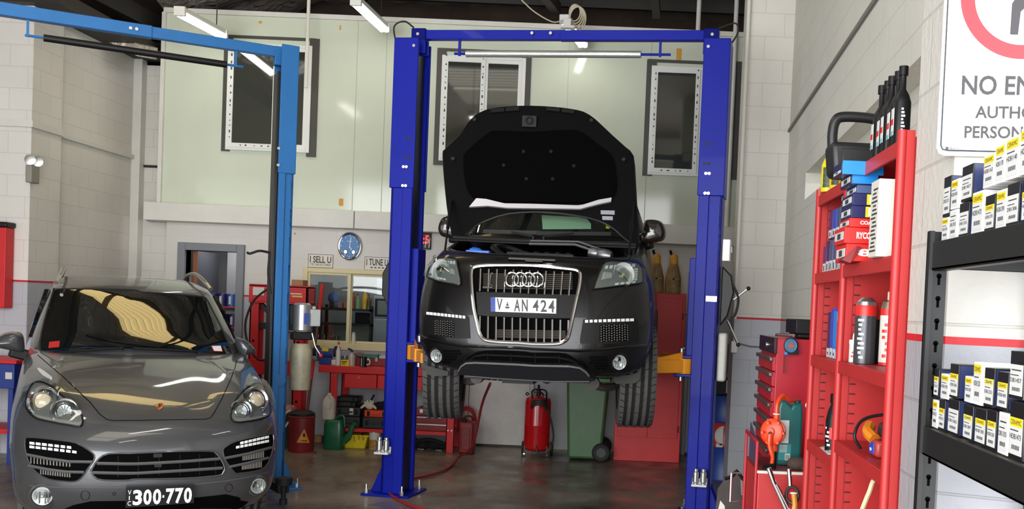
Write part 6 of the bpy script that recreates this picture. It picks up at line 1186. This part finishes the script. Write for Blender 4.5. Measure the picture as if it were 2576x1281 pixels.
def nearcarton(x0, x1, ya, yb, Y, dep, m, lab, front, nm='filter_box'):
    a, b, c0, d = R_(x0, ya, x1, yb, Y); return a, b, c0, d
zN = 2.122
def stackbox(px0, px1, h, m, lab, front, Y=3.86, dep=.2):
    global zN
    a = at(px0, 600, Y).x; b = at(px1, 600, Y).x; carton(a, Y, Y+dep, zN, zN+h, b-a, m, lab, 'filter boxes on the near bay of the red shelving', front=front, lz=(.25, .75)); zN += h+.001
def ryco(tx):
    def f(s, x, y0, z0, d, h): s.text(tx, (x+d*.42, y0-.0012, z0+h*.3), (d*.5, 0, 0), (0, 0, h*.42), 1, .04)
    return f
stackbox(2130, 2200, .065, RYR, 'red filter box at the bottom of the stack with its torn flap open', ryco('8'))
stackbox(2124, 2196, .06, RYR, 'red filter box with white lettering, second from the bottom of the stack', ryco('RYCO'))
stackbox(2136, 2197, .034, RYR, 'thin red filter box with white lettering, third from the bottom of the stack', ryco('COA'))
stackbox(2138, 2196, .045, NAVY, 'navy filter box with a yellow end, lower of the two', onefr)
stackbox(2140, 2198, .045, NAVY, 'navy filter box with a yellow end, upper of the two', onefr)
stackbox(2150, 2196, .03, SLTE, 'thin slate filter box above the two navy ones', None)
stackbox(2134, 2204, .042, NAVY, 'light blue filter box, lower of the two slim ones', bluefr)
stackbox(2146, 2212, .036, NAVY, 'light blue filter box, upper of the two slim ones', bluefr)
a = at(2114, 480, 3.84).x
t = carton(a, 3.84, 4.0, zN, 2.445, .16, NAVY, 'large light blue carton on top of the filter stack', 'filter boxes on the near bay of the red shelving', front=bluefr, lz=(.7, .95))
s = M(); q = V((at(2118, 648, 3.85).x, 3.85, 2.124)); s.prism([q, q+V((.03, -.01, -.01)), q+V((.07, 0, .05)), q+V((.055, 0, .055))], (0, .08, 0)); 
o_ = solo('torn_flap', 'torn red cardboard flap hanging at the bottom of the filter stack', 'cardboard', s, DRED)
a = at(2199, 560, 3.55).x; t = thing('carton', 'tall white carton with fine print beside the filter stack', 'box', (a+.06, 3.62, 2.122)); obj('carton', M().box((a, 3.5, 2.122), (a+.13, 3.62, 2.385)), mat('carton_white', (216, 212, 202), .5), t, bevel=.003)
s = M(); [s.box((a-.0012, 3.515+.01*(k % 3), 2.14+k*.014), (a, 3.6-.008*(k % 4), 2.146+k*.014)) for k in range(16)]; obj('fine_print', s, INK, t, smooth=False); s = M(); s.box((a+.07, 3.4988, 2.21), (a+.115, 3.5, 2.33), 0); s.box((a+.07, 3.4988, 2.14), (a+.115, 3.5, 2.2), 1); obj('front_print', s, [RYR, PUR], t, smooth=False)
# middle shelves
def can(p, r, h, prof, parts, label, cat='spray can', nm='spray_can', group=None):
    t = thing(nm, label, cat, p, group)
    for n_, pr, m in parts: obj(n_, M().rev([(r*a_, h*b_) for a_, b_ in pr], p, (0, 0, 1), 24), m, t)
    return t
def paint_lines(t, p, r, z0, z1, n_, m, ang0=-2.6, ang1=-.9):
    s = M()
    for k in range(n_):
        z = z0+(z1-z0)*k/n_; a0 = ang0+random.random()*.5; a1 = a0+.25+random.random()*.5; rows = [[(p.x+cos(a0+(a1-a0)*j/5)*(r+.0012), p.y+sin(a0+(a1-a0)*j/5)*(r+.0012), zq) for j in range(6)] for zq in (z, z+(z1-z0)/n_*.5)]; s.grid(rows)
    obj('print', s, m, t, fix=False, smooth=False)
zc = 1.737
p = V((.885, 3.98, zc)); t = can(p, .041, .27, 0, (('can_body', ((0, 0), (1, 0), (1, .82), (0, .82)), mat('can_grey', (74, 76, 80), .3, .4)), ('red_band', ((1.005, .68), (1.005, .82), (.98, .83), (.6, .83)), RYR), ('valve_dome', ((.98, .82), (.9, .88), (.55, .93), (.5, .94), (0, .94)), ZINC)), 'large grey and black spray can with a red top band'); paint_lines(t, p, .041, zc+.02, zc+.18, 9, WHITE)
p = V((.955, 3.9, zc)); t = can(p, .033, .285, 0, (('can_body', ((0, 0), (1, 0), (1, .75), (0, .75)), RYR), ('white_panel', ((1.01, .04), (1.01, .66), (1, .66), (1, .04)), TIN), ('valve_dome', ((1, .75), (.8, .84), (.35, .86), (.35, .87), (0, .87)), mat('dull_gold', (150, 142, 120), .3, .7)), ('nozzle', ((0, .86), (.3, .86), (.3, .97), (0, 1)), TIN)), 'red and white spray can with a white nozzle'); paint_lines(t, p, .0335, zc+.03, zc+.17, 6, RYR)
p = V((.965, 3.76, zc)); t = can(p, .03, .19, 0, (('can_body', ((0, 0), (1, 0), (1, .3), (0, .3)), BLK), ('white_panel', ((1, .36), (1, .9), (0, .9)), TIN), ('yellow_band', ((1, .3), (1.01, .3), (1.01, .36), (0, .36)), YLB)), 'white and black can with a yellow band, nearest the front post')
p = V((.862, 4.05, zc)); t = can(p, .021, .115, 0, (('bottle_body', ((0, 0), (1, 0), (1, .62), (0, .62)), TIN), ('cap', ((1.05, .62), (1.05, .76), (.45, .78), (.4, .95), (.2, 1), (0, 1)), mat('cap_white', (226, 224, 214), .4))), 'small white glue bottle with a pointed nozzle', 'bottle', 'glue_bottle'); paint_lines(t, p, .021, zc+.02, zc+.05, 2, RYR)
s = M(); s.box((.885, 4.06, zc), (1.0, 4.13, zc+.17)); s.box((.885, 4.058, zc+.17), (1.0, 4.13, zc+.235), 1); solo('carton', 'black and red carton standing behind the large grey spray can', 'box', s, [BLK, RYR], bevel=.003)
G2 = 'tall blue boxes on the far bay of the red shelving'; zl = 1.732
for k, (y, h, m, l_) in enumerate(((4.63, .2, NAVY, 'navy box, farthest back of the tall blue row'), (4.56, .215, BLU2, 'bright blue box with white print, second of the tall blue row'), (4.49, .205, LBLU, 'light blue box, third of the tall blue row'), (4.42, .16, PUR, 'purple box, fourth of the tall blue row'), (4.35, .15, NAVY, 'navy box, nearest of the tall blue row'))): carton(XS+.04, y-.066, y, zl, zl+h, .14, m, l_, G2, lz=(.0, .2))
s = M(); p = V((.87, 4.42, 1.337)); s.rev([(0, 0), (.036, 0), (.037, .02), (.037, .13), (.03, .17), (.018, .2), (.018, .21), (0, .21)], p, (0, 0, 1), 20); t = thing('oil_bottle', 'black oil bottle with red and white print on the far bay', 'bottle', p); obj('bottle_body', s, BLK, t); obj('cap', M().rev([(0, .205), (.022, .205), (.022, .245), (0, .245)], p, (0, 0, 1), 16), BTR, t); paint_lines(t, p, .037, 1.36, 1.45, 5, WHITE, -3.0, -2); s = M(); rows = [[(p.x+cos(a_)*.0385, p.y+sin(a_)*.0385, z) for a_ in (-2.3, -2.1, -1.9, -1.7)] for z in (1.39, 1.44)]; obj('red_mark', s.grid(rows), RYR, t, fix=False)
s = M(); [s.prism([(.825+.01*k, 4.3-.012*k, 1.337+.003*k), (.83+.01*k, 4.52, 1.337+.003*k), (.98, 4.5, 1.337+.003*k), (.98, 4.28, 1.337+.003*k)], (0, 0, .0015), k % 2) for k in range(3)]; solo('papers', 'loose white papers under the black oil bottle', 'papers', s, [WHITE, mat('paper_grey', (210, 206, 204), .7)], smooth=False)
# cordless tool with strap
p = V((.9, 3.7, 1.417)); t = thing('power_tool', 'orange and black power tool with a blue label on the near bay', 'power tool', p)
obj('battery', M().box(p+V((-.03, -.05, 0)), p+V((.07, .05, .06))), mat('battery_red', (166, 56, 52), .4), t, bevel=.012); obj('blue_label', M().box(p+V((-.034, -.02, .01)), p+V((-.03, .04, .05)), 0).box(p+V((-.036, .005, .02)), p+V((-.034, .02, .03)), 1), [BLU2, WHITE], t, smooth=False)
s = M(); s.box(p+V((-.0, -.04, .062)), p+V((.12, .08, .12))); obj('tool_body', s, mat('tool_black', (44, 46, 44), .5), t, bevel=.018); obj('grip', M().tube(spl([p+V((-.02, .02, .06)), p+V((-.035, .06, .08)), p+V((-.02, .1, .1))], 4), .022), mat('amber_plastic', (206, 120, 30), .4), t); obj('button', M().cyl(p+V((.02, -.042, .09)), p+V((.02, -.05, .09)), .014), LAB, t)
obj('strap', M().tube(spl([p+V((-.05, .1, .012)), p+V((-.075, .1, .06)), p+V((-.04, .12, .12)), p+V((.06, .1, .145)), p+V((.13, .02, .14))], 6), .006), BLK, t)
s = M(); s.tube(spl([atx(2166, 1290, .86), atx(2186, 1240, .88), atx(2205, 1205, .9), V((.93, 3.52, 1.34))], 6), .009); solo('hose', 'cream hose running out from under the near bay shelf', 'hose', s, mat('cream_hose', (220, 206, 166), .45))
# things on the very top
p = V((.83, 4.36, 2.493)); t = thing('carry_case', 'black plastic carry case with a loop handle on top of the red shelving', 'case', p); BC = mat('case_plastic', (26, 26, 27), .45, bump=.03, bscale=200)
s = M(); s.prism([(.79, 4.3, 2.496), (.775, 4.3, 2.64), (1.0, 4.3, 2.64), (1.0, 4.3, 2.496)], (0, .16, 0)); obj('case_body', s, BC, t, bevel=.025, seg=3); obj('case_panel', M().box((.825, 4.294, 2.52), (.99, 4.301, 2.61)), BC, t, bevel=.004)
s = M(); s.tube(spl([(.8, 4.38, 2.6), (.795, 4.38, 2.68), (.805, 4.38, 2.735), (.84, 4.38, 2.755), (.95, 4.38, 2.753), (.985, 4.38, 2.735), (.985, 4.38, 2.63)], 6), .022, 12); obj('case_handle', s, BC, t)
for k, (y, x, lab) in enumerate(((4.68, .845, 'yellow bottle on top of the red shelving, farthest from the case'), (4.58, .865, 'yellow bottle on top of the red shelving, next to the black case'), (4.55, 1.03, 'yellow bottle half hidden behind the black case'))):
    p = V((x, y, 2.472)); t = thing('coolant_bottle', lab, 'bottle', p, 'yellow bottles on the red shelving'); s = M(); s.rev([(0, 0), (.036, 0), (.037, .01), (.037, .12), (.025, .15), (.012, .16), (.012, .17), (0, .17)], p, (0, 0, 1), 18); obj('bottle_body', s, YELP, t); obj('cap', M().cyl(p+V((0, 0, .165)), p+V((0, 0, .19)), .015), (TIN, TIN, YELP)[k], t)
    s = M(); rows = [[(p.x+cos(a_)*.038, p.y+sin(a_)*.038, z) for a_ in (-2.6, -2.3, -2.0, -1.7)] for z in (2.49, 2.58)]; obj('label', s.grid(rows), mat('leafy_label', (70, 84, 60), .5, var=.8, scale=90), t, fix=False)
for k in range(5):
    p = V((.857+.004*(k % 2), 3.77-.075*k, 2.493)); t = thing('additive_bottle', 'tall slim black bottle on top of the red shelving, %s' % ('farthest', 'second from the back', 'middle one', 'second from the front', 'nearest')[k], 'bottle', p, 'black bottles on the red shelving')
    s = M(); s.grid([[(p.x+.028*kx*math.copysign(abs(cos(a_*pi/10))**.7, cos(a_*pi/10)), p.y+.03*kx*math.copysign(abs(sin(a_*pi/10))**.7, sin(a_*pi/10)), p.z+z) for a_ in range(20)] for z, kx in ((0, 0), (0, 1), (.14, 1), (.165, .75), (.185, .36), (.235, .34), (.235, 0))], wrap=True); obj('bottle_body', s, BLK, t); obj('cap', M().rev([(0, .232), (.0155, .232), (.0155, .262), (0, .262)], p, (0, 0, 1), 16), BTR, t)
    s = M(); s.box(p+V((-.0305, -.016, .03)), p+V((-.0285, .016, .12)), 0).box(p+V((-.031, -.016, .065)), p+V((-.0304, .016, .085)), 1).box(p+V((-.031, -.016, .03)), p+V((-.0304, .016, .045)), 2)
    if k == 4: [s.box(p+V((-.009, -.0325, .02+j*.0115)), p+V((.004-.003*(j % 3), -.0305, .027+j*.0115)), 0) for j in range(9)]
    obj('label', s, [LAB, RYR, mat('label_teal', (110, 170, 180), .5)], t, smooth=False)
# ---- tool chest with tape measure and tray
tx0, ty0, ty1, tz = .80, 5.9, 6.6, 1.775; CH = mat('chest_red', (170, 22, 40), .35, var=.1, scale=5)
t = thing('tool_chest', 'tall red tool chest with its drawers facing left', 'tool chest', (1.02, 6.25, 0)); obj('chest_body', M().box((tx0+.01, ty0, .12), (1.24, ty1, tz)), CH, t, bevel=.006)
obj('top_fascia', M().box((tx0-.004, ty0-.004, tz-.09), (tx0+.015, ty1, tz+.004)), mat('fascia', (60, 40, 42), .3, .5), t, bevel=.004); obj('lock', M().cyl((tx0-.004, 6.2, tz-.045), (tx0-.014, 6.2, tz-.045), .014), ZINC, t)
for k in range(14):
    z = tz-.1-.088*(k+1)
    if z < .14: break
    dw = obj('drawer', M().box((tx0-.006, ty0+.02, z), (tx0+.03, ty1-.02, z+.082)), CH, t, bevel=.003); obj('drawer_pull', M().box((tx0-.024, ty0+.012, z+.056), (tx0-.004, ty1-.012, z+.08)), mat('pull_alloy', (112, 108, 106), .35, .8), dw, bevel=.004)
obj('side_latch', M().box((1.0, ty0-.02, 1.42), (1.05, ty0, 1.5)).ring((1.02, ty0-.03, 1.4), (0, 1, 0), .03, .006, 16, 6), ZINC, t)
p = V((at(1990, 870, 5.86).x, 5.86, at(1990, 870, 5.86).z)); t = thing('tape_measure', 'black and blue tape measure hanging on the side of the red tool chest', 'tape measure', p+V((0, .03, -.05)))
s = M(); s.rev([(0, 0), (.035, 0), (.04, .008), (.04, .03), (0, .036)], p+V((0, .03, 0)), (0, -1, 0), 28, zs=1.15); s.box(p+V((-.02, -.003, -.05)), p+V((.042, .03, -.02))); obj('case', s, BLK, t); s = M(); s.ring(p+V((0, -.006, 0)), (0, 1, 0), .03, .004, 28, 6, zs=1.15); s.box(p+V((-.035, -.002, -.052)), p+V((-.012, .02, -.038))); obj('blue_trim', s, mat('trim_blue', (40, 130, 200), .4), t)
s = M(); s.rev([(0, 0), (.026, 0), (.026, .003), (0, .003)], p+V((0, -.006, 0)), (0, -1, 0), 24, zs=1.15); s.box(p+V((-.014, -.0105, -.004)), p+V((.016, -.009, .004)), 1); obj('badge', s, [mat('badge_grey', (92, 96, 100), .4), ORG], t, smooth=False); obj('tape_tail', M().box(p+V((-.036, .0, -.16)), p+V((-.03, .012, -.05))), mat('dark_red_cord', (90, 14, 20), .6), t)
s = M(); s.box((.93, 6.0, tz+.03), (1.2, 6.4, tz+.115)); s.box((.95, 6.02, tz+.005), (1.18, 6.38, tz+.03)); solo('tray', 'flat black tray on top of the red tool chest', 'tray', s, BLK, bevel=.006)
s = M(); q = V((.83, 6.1, tz+.018)); s.tube([q, q+V((.08, -.06, .0)), q+V((.09, -.1, .002))], .009); solo('spanner', 'shiny spanner lying on the front edge of the red tool chest', 'spanner', s, CHR)
# ---- red trolley with oil jug and rotary pump
gx, gy0, gy1, gz = .65, 5.2, 5.72, 1.12; t = thing('tool_trolley', 'low red trolley in front of the tool chest carrying the teal oil jug', 'trolley', (.85, 5.45, 0)); obj('trolley_body', M().box((gx, gy0, .1), (1.2, gy1, gz-.012)), SRED, t, bevel=.006)
s = M(); s.box((gx-.002, gy0+.02, gz-.012), (1.2, gy1, gz)); obj('top_mat', s, DRED, t, bevel=.002); s = M(); s.box((gx-.004, gy0-.004, gz-.014), (1.2, gy0+.018, gz)); obj('top_edge', s, TIN, t, bevel=.002); s = M()
for y in (gy0-.0, gy1-.02): s.box((gx-.016, y, 0), (gx-.001, y+.02, gz+.15))
s.box((gx-.016, gy0+.02, gz+.13), (gx-.001, gy1-.02, gz+.15)); obj('side_frame', s, CH, t, bevel=.004)
obj('chrome_handle', M().tube([(gx-.03, gy1+.01, .86), (gx-.08, gy1+.01, .86), (gx-.08, gy1+.01, 1.02), (gx-.03, gy1+.01, 1.02)], .008), CHR, t); obj('blue_panel', M().prism([(gx-.001, gy0+.1, gz+.01), (gx-.001, gy1-.1, gz+.01), (gx-.001, gy1-.1, gz+.2), (gx-.001, gy0+.1, gz+.14)], (.004, 0, 0)), mat('violet_panel', (70, 62, 96), .4), t, smooth=False)
TEAL = mat('teal_plastic', (8, 88, 86), .32); p = at(1987, 1184, 5.4); p.z = gz; t = thing('oil_jug', 'teal oil jug with a white label beside the orange pump', 'oil jug', p+V((0, .05, 0)))
JP = [(.0, 0), (.095, 0), (.1, .01), (.1, .2), (.09, .24), (.0, .24)]
s = M(); x0, x1 = p.x-.07, p.x+.055
s.prism([(x0, p.y, gz), (x1, p.y, gz), (x1, p.y, gz+.27), (x1-.005, p.y, gz+.33), (x1-.045, p.y, gz+.33), (x1-.06, p.y, gz+.31), (x0+.035, p.y, gz+.345), (x0+.005, p.y, gz+.34), (x0-.005, p.y, gz+.3), (x0, p.y, gz+.2)], (0, .13, 0)); obj('jug_body', s, TEAL, t, bevel=.014, seg=3)
s = M(); s.box((x0+.005, p.y-.0015, gz+.12), (x0+.055, p.y, gz+.24), 0); s.box((x0+.005, p.y-.0015, gz+.03), (x0+.07, p.y, gz+.115), 1); s.box((x0+.04, p.y-.002, gz+.03), (x0+.066, p.y-.0015, gz+.065), 0)
for k in range(6): s.box((x0+.043+k*.0037, p.y-.0025, gz+.033), (x0+.045+k*.0037, p.y-.002, gz+.06), 2); s.box((x0+.01, p.y-.002, gz+.072+k*.007), (x0+.05, p.y-.0015, gz+.075+k*.007), 0)
obj('label', s, [LAB, mat('label_teal_dark', (30, 130, 128), .4), INK], t, smooth=False); obj('spout', M().cyl((x1-.022, p.y+.06, gz+.32), (x1-.022, p.y+.06, gz+.345), .018), mat('cap_teal', (6, 70, 70), .4), t)
OP = mat('pump_orange', (216, 62, 10), .38); c = at(1945, 1087, 5.28); t = thing('hand_pump', 'orange rotary hand pump with a crank and hose on the red trolley', 'pump', V((c.x+.008, c.y, gz)))
s = M(); ax = V((-.5, -1, .1)); s.rev([(0, -.03), (.05, -.03), (.06, -.025), (.06, -.015), (.052, -.012), (.052, .012), (.06, .015), (.06, .025), (.05, .032), (.02, .034), (.018, .045), (0, .045)], c, ax, 32, zs=1.12)
for k in range(6): a_ = k*pi/3; q = c+V((cos(a_)*.053, -.03, sin(a_)*.058)); s.cyl(q, q+V((-.01, -.02, 0)), .007, n=8)
s.cyl(c+V((.015, .01, .05)), c+V((.015, .01, .1)), .016).cyl(c+V((.012, .01, -.06)), c+V((.012, .01, -.1)), .018); obj('pump_body', s, OP, t)
obj('suction_tube', M().cyl(V((c.x+.012, c.y+.01, gz)), c+V((.012, .01, -.09)), .0125), BLK, t); obj('outlet_hose', M().tube(spl([c+V((.015, .01, .09)), c+V((.02, .02, .15)), c+V((.05, .05, .185)), c+V((.09, .09, .16)), V((x1-.022, p.y+.06, gz+.345))], 7), .011), OP, t)
obj('crank', M().tube(spl([c+V((-.02, -.045, 0)), c+V((-.022, -.05, -.06)), c+V((-.005, -.055, -.12)), c+V((-.008, -.05, -.165))], 5), [.014]*5+[.012]*5+[.01]*6), OP, t); obj('crank_grip', M().cyl(c+V((.0, -.05, -.165)), c+V((-.05, -.08, -.172)), .013), BLK, t); obj('clamp', M().ring(c+V((.015, .01, .092)), (0, 0, 1), .016, .004, 18, 6), LAB, t); obj('shaft_nut', M().cyl(c+V((-.02, -.045, 0)), c+V((-.026, -.058, 0)), .007, n=6), STEEL, t)
q = at(1999, 1190, 5.3); q.z = gz; s = M(); s.ball(q+V((.01, 0, .03)), (.055, .045, .035), 14); s.ball(q+V((.04, .0, .02)), (.04, .04, .03), 10); solo('cleaning_cloth', 'crumpled dark brown cloth beside the teal oil jug', 'cloth', s, mat('cloth_brown', (70, 54, 48), .9))
YQ = 5.05; s = M(); A = at(1934, 1178, YQ); B_ = at(1946, 1212, YQ); C2 = at(1982, 1290, YQ); s.tube([A, B_, C2, C2+V((.05, 0, -.12))], .012).tube([B_+V((.014, -.01, -.01)), C2+V((.014, -.01, 0))], .007); solo('trolley_jack_handle', 'chrome bar leaning on the front of the red trolley', 'handle', s, CHR)
t = thing('fuel_nozzle', 'fuel nozzle with a chrome neck and amber hose at the red trolley', 'nozzle', at(1996, 1270, YQ)); obj('neck', M().tube(spl([at(1985, 1180, YQ), at(1987, 1205, YQ), at(1988, 1222, YQ)], 4), .011), CHR, t); c = at(1993, 1246, YQ); obj('guard', M().ring(c, (.25, 1, 0), .03, .009, 24, 8, zs=1.35), mat('guard_brown', (46, 30, 28), .5), t); obj('amber_hose', M().tube(spl([c+V((.005, -.015, .01)), c+V((.012, -.02, -.06)), c+V((-.005, -.02, -.16))], 5), .014), mat('amber_hose', (196, 128, 30), .25), t); obj('collar', M().ring(c+V((.005, -.015, .012)), (0, .2, 1), .015, .005, 18, 6), LAB, t)
# dark plastic car part leaning in front of the column
YD = 6.4; P = zz(1020, 940, 2.927); FPD = on_plane((0, YD, 0), (0, -1, .18)); s = M(); drape(s, P(2300, 850, 2350, 775, 2400, 760, 2440, 715, 2470, 735, 2500, 800, 2520, 870, 2530, 1000, 2530, 1700, 2200, 1700, 2230, 1250, 2285, 990), FPD, 0, .025, 14); t = thing('splash_guard', 'dark brown plastic car undertray leaning by the right royal blue post', 'car part', (at(1850, 1281, YD).x, YD, 0)); pl_ = obj('guard_panel', s, mat('guard_plastic', (58, 48, 44), .6, var=.3), t)
s = M(); drape(s, P(2465, 780, 2505, 810, 2540, 900, 2550, 990, 2500, 930, 2470, 880), FPD, .012, .01, 10); obj('grey_flap', s, mat('flap_grey', (122, 112, 106), .6), t); s = M(); rim(s, P(2470, 885, 2500, 930, 2525, 998), FPD, .008, .02, 8, False); obj('chrome_stay', s, CHR, t)
s = M(); drape(s, P(2318, 935, 2350, 975, 2352, 1010, 2300, 1010), FPD, .006, .004, 10); obj('white_label', s, TIN, t, smooth=False); s = M(); rim(s, P(2350, 775, 2400, 760, 2440, 715, 2500, 800), FPD, .012, .0, 8, False); obj('rubber_edge', s, BLK, t)
# ---- no entry sign on the pier
sn = V((-.6, -1.53, 0)).normalized(); so = V((.87, 2.9, 0))+sn*.02; SP_ = on_plane(so, sn)
bd = [(2384, -420), (2376, -8), (2356, 372), (2362, 386), (2376, 392), (2500, 394), (2990, 402), (3010, 388), (3010, -420)]
s = M(); drape(s, bd, SP_, .002, .006, 40); t = thing('no_entry_sign', 'white no entry sign with a red ring on the near right pier', 'sign', SP_(2600, 390)[0]); obj('sign_board', s, mat('sign_white', (226, 226, 222), .4), t, smooth=False)
s = M(); rim(s, [(2393, -400), (2385, 0), (2367, 366), (2371, 376), (2384, 379), (2600, 384), (2990, 390)], SP_, .0022, .003, 20, False, 6); obj('border_line', s, INK, t)
ce = (2570, -2); s = M(); rows = [[SP_(ce[0]+r_*cos(k*pi/40), ce[1]+r_*.99*sin(k*pi/40)) for k in range(81)] for r_ in (117, 153)]; rows = [[h+n_*.003 for h, n_ in r] for r in rows]; s.grid(rows); obj('red_ring', s, mat('sign_ring', (178, 16, 34), .45), t, fix=False)
s = M(); drape(s, [(2545, 88), (2541, 86), (2546, 10), (2566, -20), (2580, -60), (2620, -60), (2612, -10), (2590, 10), (2568, 30), (2561, 88)], SP_, .004, .002, 30); s.mi = 0
obj('walking_figure', s, mat('sign_ink', (40, 36, 40), .5), t, smooth=False)
for tx, q in (('NO ENTRY', (2421, 190, 2716, 193, 2712, 242, 2419, 239)), ('AUTHORISED', (2454, 267, 2716, 270, 2714, 302, 2453, 298)), ('PERSONS ONLY', (2427, 317, 2725, 320, 2723, 352, 2426, 348)), ('BRADY', (2388, 370, 2413, 370.5, 2413, 379, 2388, 378.5)), ('MADE IN AUSTRALIA', (2413, 374, 2454, 374.5, 2454, 378.5, 2413, 378))):
    s = M(); lettering(s, tx, [(q[i], q[i+1]) for i in (0, 2, 4, 6)], SP_, .004, 0, .02 if q[5] > 200 and len(tx) < 13 and tx != 'BRADY' else 0)
    if tx == 'BRADY': drape(s, [(2379, 370), (2386, 370), (2386, 378), (2379, 378)], SP_, .004, .001, 30)
    obj('lettering', s, mat('sign_ink', (0, 0, 0)), t, smooth=False)
# ---- black rack with brake pad boxes
KB = mat('rack_black', (20, 20, 21), .45); xr, yn, yf = .79, 1.7, 2.775
t = thing('storage_rack', 'black steel rack of brake pad boxes at the right edge', 'rack', (.95, 2.3, 0))
for y in (yf-.002, yn):
    for x, d_ in ((xr-.02, 1), (1.12, -1)):
        s = M(); s.box((x, y-.03, 0), (x+.012, y+.0, 2.15)); s.box((x, y-.006, 0), (x+d_*.055, y, 2.15)); 
        if d_ == 1:
            for k in range(34): z = .1+k*.06; s.cyl((x+.035, y-.0075, z+.012), (x+.035, y-.006, z+.012), .007, n=10, mi=1).box((x+.0315, y-.0075, z-.012), (x+.0385, y-.006, z+.012), 1)
        obj('post', s, [KB, DEEP], t)
for zt3 in (2.12, 1.63, .9):
    s = M(); s.box((xr-.012, yn, zt3-.075), (xr, yf, zt3)).box((xr-.012, yn, zt3-.075), (xr+.03, yf, zt3-.067)); s.box((1.11, yn, zt3-.075), (1.122, yf-.03, zt3)); s.box((xr, yf-.04, zt3-.07), (1.11, yf-.028, zt3-.006)); obj('beam', s, KB, t, bevel=.002); obj('deck', M().box((xr, yn, zt3-.012), (1.11, yf-.03, zt3-.004)), mat('deck_board', (120, 112, 100), .7), t)
WB = mat('pad_white', (226, 226, 224), .35); KBX = mat('pad_black', (20, 20, 24), .3); BLS = mat('pad_blue', (36, 46, 84), .3); YL = mat('pad_yellow', (240, 206, 20), .45); PYL = mat('pad_pale_yellow', (222, 212, 96), .45)
NUM = iter(['1205', '1203', '1335', '1473', '1270', '1290', '1306', '1209', '1320', '1231', '1401', '1457', '1163', '1178', '1140', '1484', '1275', '1221', '1365', '1387']*4)
cnt = {}
def padbox(y, w_, z0, h, sty, rowname, pos):
    """brake pad carton, label to the aisle; sty: W white carton, K black carton; y yellow head, p pale head, n plain label"""
    m = WB if sty[0] == 'W' else KBX; x = xr+.006; num = next(NUM); desc = '%s brake pad box, %s label, %s, %s' % ('white' if sty[0] == 'W' else 'black', {'y': 'yellow', 'p': 'faded', 'n': 'plain'}[sty[1]], rowname, pos)
    b = thing('brake_pad_box', desc, 'box', (x+.085, y-w_/2, z0), 'brake pad boxes on the black rack'); obj('carton', M().box((x, y-w_, z0), (x+.17, y-.002, z0+h)), m, b, bevel=.0015)
    s = M(); s.box((x+.004, y-w_-.0008, z0+.003), (x+.168, y-w_, z0+h-.003)); obj('side_print', s, BLS if sty[0] == 'K' else WB, b, smooth=False)
    l0, l1 = (z0+h*.08, z0+h*(.93 if sty[0] == 'W' else .72)); hh = l1-l0; ya, yb = y-.006, y-w_+.004; s = M(); s.box((x-.0008, yb, l0), (x, ya, l1), 0)
    def tx(st, f0, f1, k0=.08, k1=.92, mi=2): L_ = ya-yb; s.text(st, (x-.0016, ya-L_*k0, l0+hh*f0), (0, -L_*(k1-k0), 0), (0, 0, hh*(f1-f0)), mi)
    if sty[1] != 'n': s.box((x-.0012, yb, l1-hh*.24), (x-.0006, ya, l1), 1); tx('CERAMIC', .81, .94)
    else: s.box((x-.0012, yb+.008, l0+hh*.8), (x-.0006, ya-.008, l0+hh*.84), 2)
    tx('HDB'+num if sty[1] == 'y' else 'DB'+num, .42, .56, .06, .94); s.box((x-.0012, yb+(ya-yb)*.3, l0+hh*.64), (x-.0006, ya-.004, l0+hh*.67), 2)
    for k in range(7): s.box((x-.0012, yb+(ya-yb)*(.18+.09*k), l0+hh*.14), (x-.0006, yb+(ya-yb)*(.18+.09*k+.05), l0+hh*.26), 2)
    obj('label', s, [LAB, YL if sty[1] == 'y' else PYL, INK], b, smooth=False)
ORD = ('farthest one', 'second from far end', 'third from far end', 'fourth from far end', 'fifth from far end', 'sixth from far end', 'seventh from far end', 'eighth from far end', 'ninth from far end')
def padrow(y, items, rowname):
    for k, (w_, z0, h, sty, gap) in enumerate(items): padbox(y, w_, z0, h, sty, rowname, ORD[k]); y -= w_+gap
padrow(2.735, [(.06, 2.122, .06, 'Wy', .004), (.066, 2.122, .074, 'Wn', .014), (.075, 2.122, .084, 'Kn', .022), (.082, 2.122, .1, 'Wy', .012), (.066, 2.122, .082, 'Ky', .008), (.064, 2.122, .086, 'Wy', .002), (.074, 2.122, .092, 'Kn', .014), (.07, 2.122, .09, 'Ky', .004), (.07, 2.122, .1, 'Wy', .004)], 'upper shelf bottom row')
padrow(2.735, [(.062, 2.184, .105, 'Kn', .004), (.064, 2.198, .075, 'Wy', .02), (.085, 2.208, .088, 'Kn', .04)], 'upper shelf second row')
padrow(2.425, [(.075, 2.224, .076, 'Wy', .004), (.062, 2.224, .088, 'Wy', .004), (.08, 2.224, .092, 'Wy', .003), (.08, 2.224, .1, 'Wy', .003)], 'upper shelf row beneath the sign')
padrow(2.735, [(.05, 1.632, .073, 'Wy', .006), (.055, 1.632, .078, 'Ky', .026), (.085, 1.632, .088, 'Kn', .036), (.07, 1.632, .084, 'Kp', .016), (.075, 1.632, .084, 'Ky', .006), (.06, 1.632, .088, 'Ky', .012), (.062, 1.632, .09, 'Wn', .003), (.08, 1.632, .12, 'Ky', .004)], 'lower shelf bottom row')
padrow(2.735, [(.045, 1.712, .075, 'Ky', .018), (.07, 1.714, .064, 'Wy', .003), (.07, 1.722, .085, 'Ky', .05), (.058, 1.722, .062, 'Wy', .002), (.06, 1.722, .1, 'Wy', .016), (.066, 1.724, .088, 'Kp', .02), (.066, 1.726, .082, 'Ky', .004), (.08, 1.756, .1, 'Kn', .004)], 'lower shelf second row')
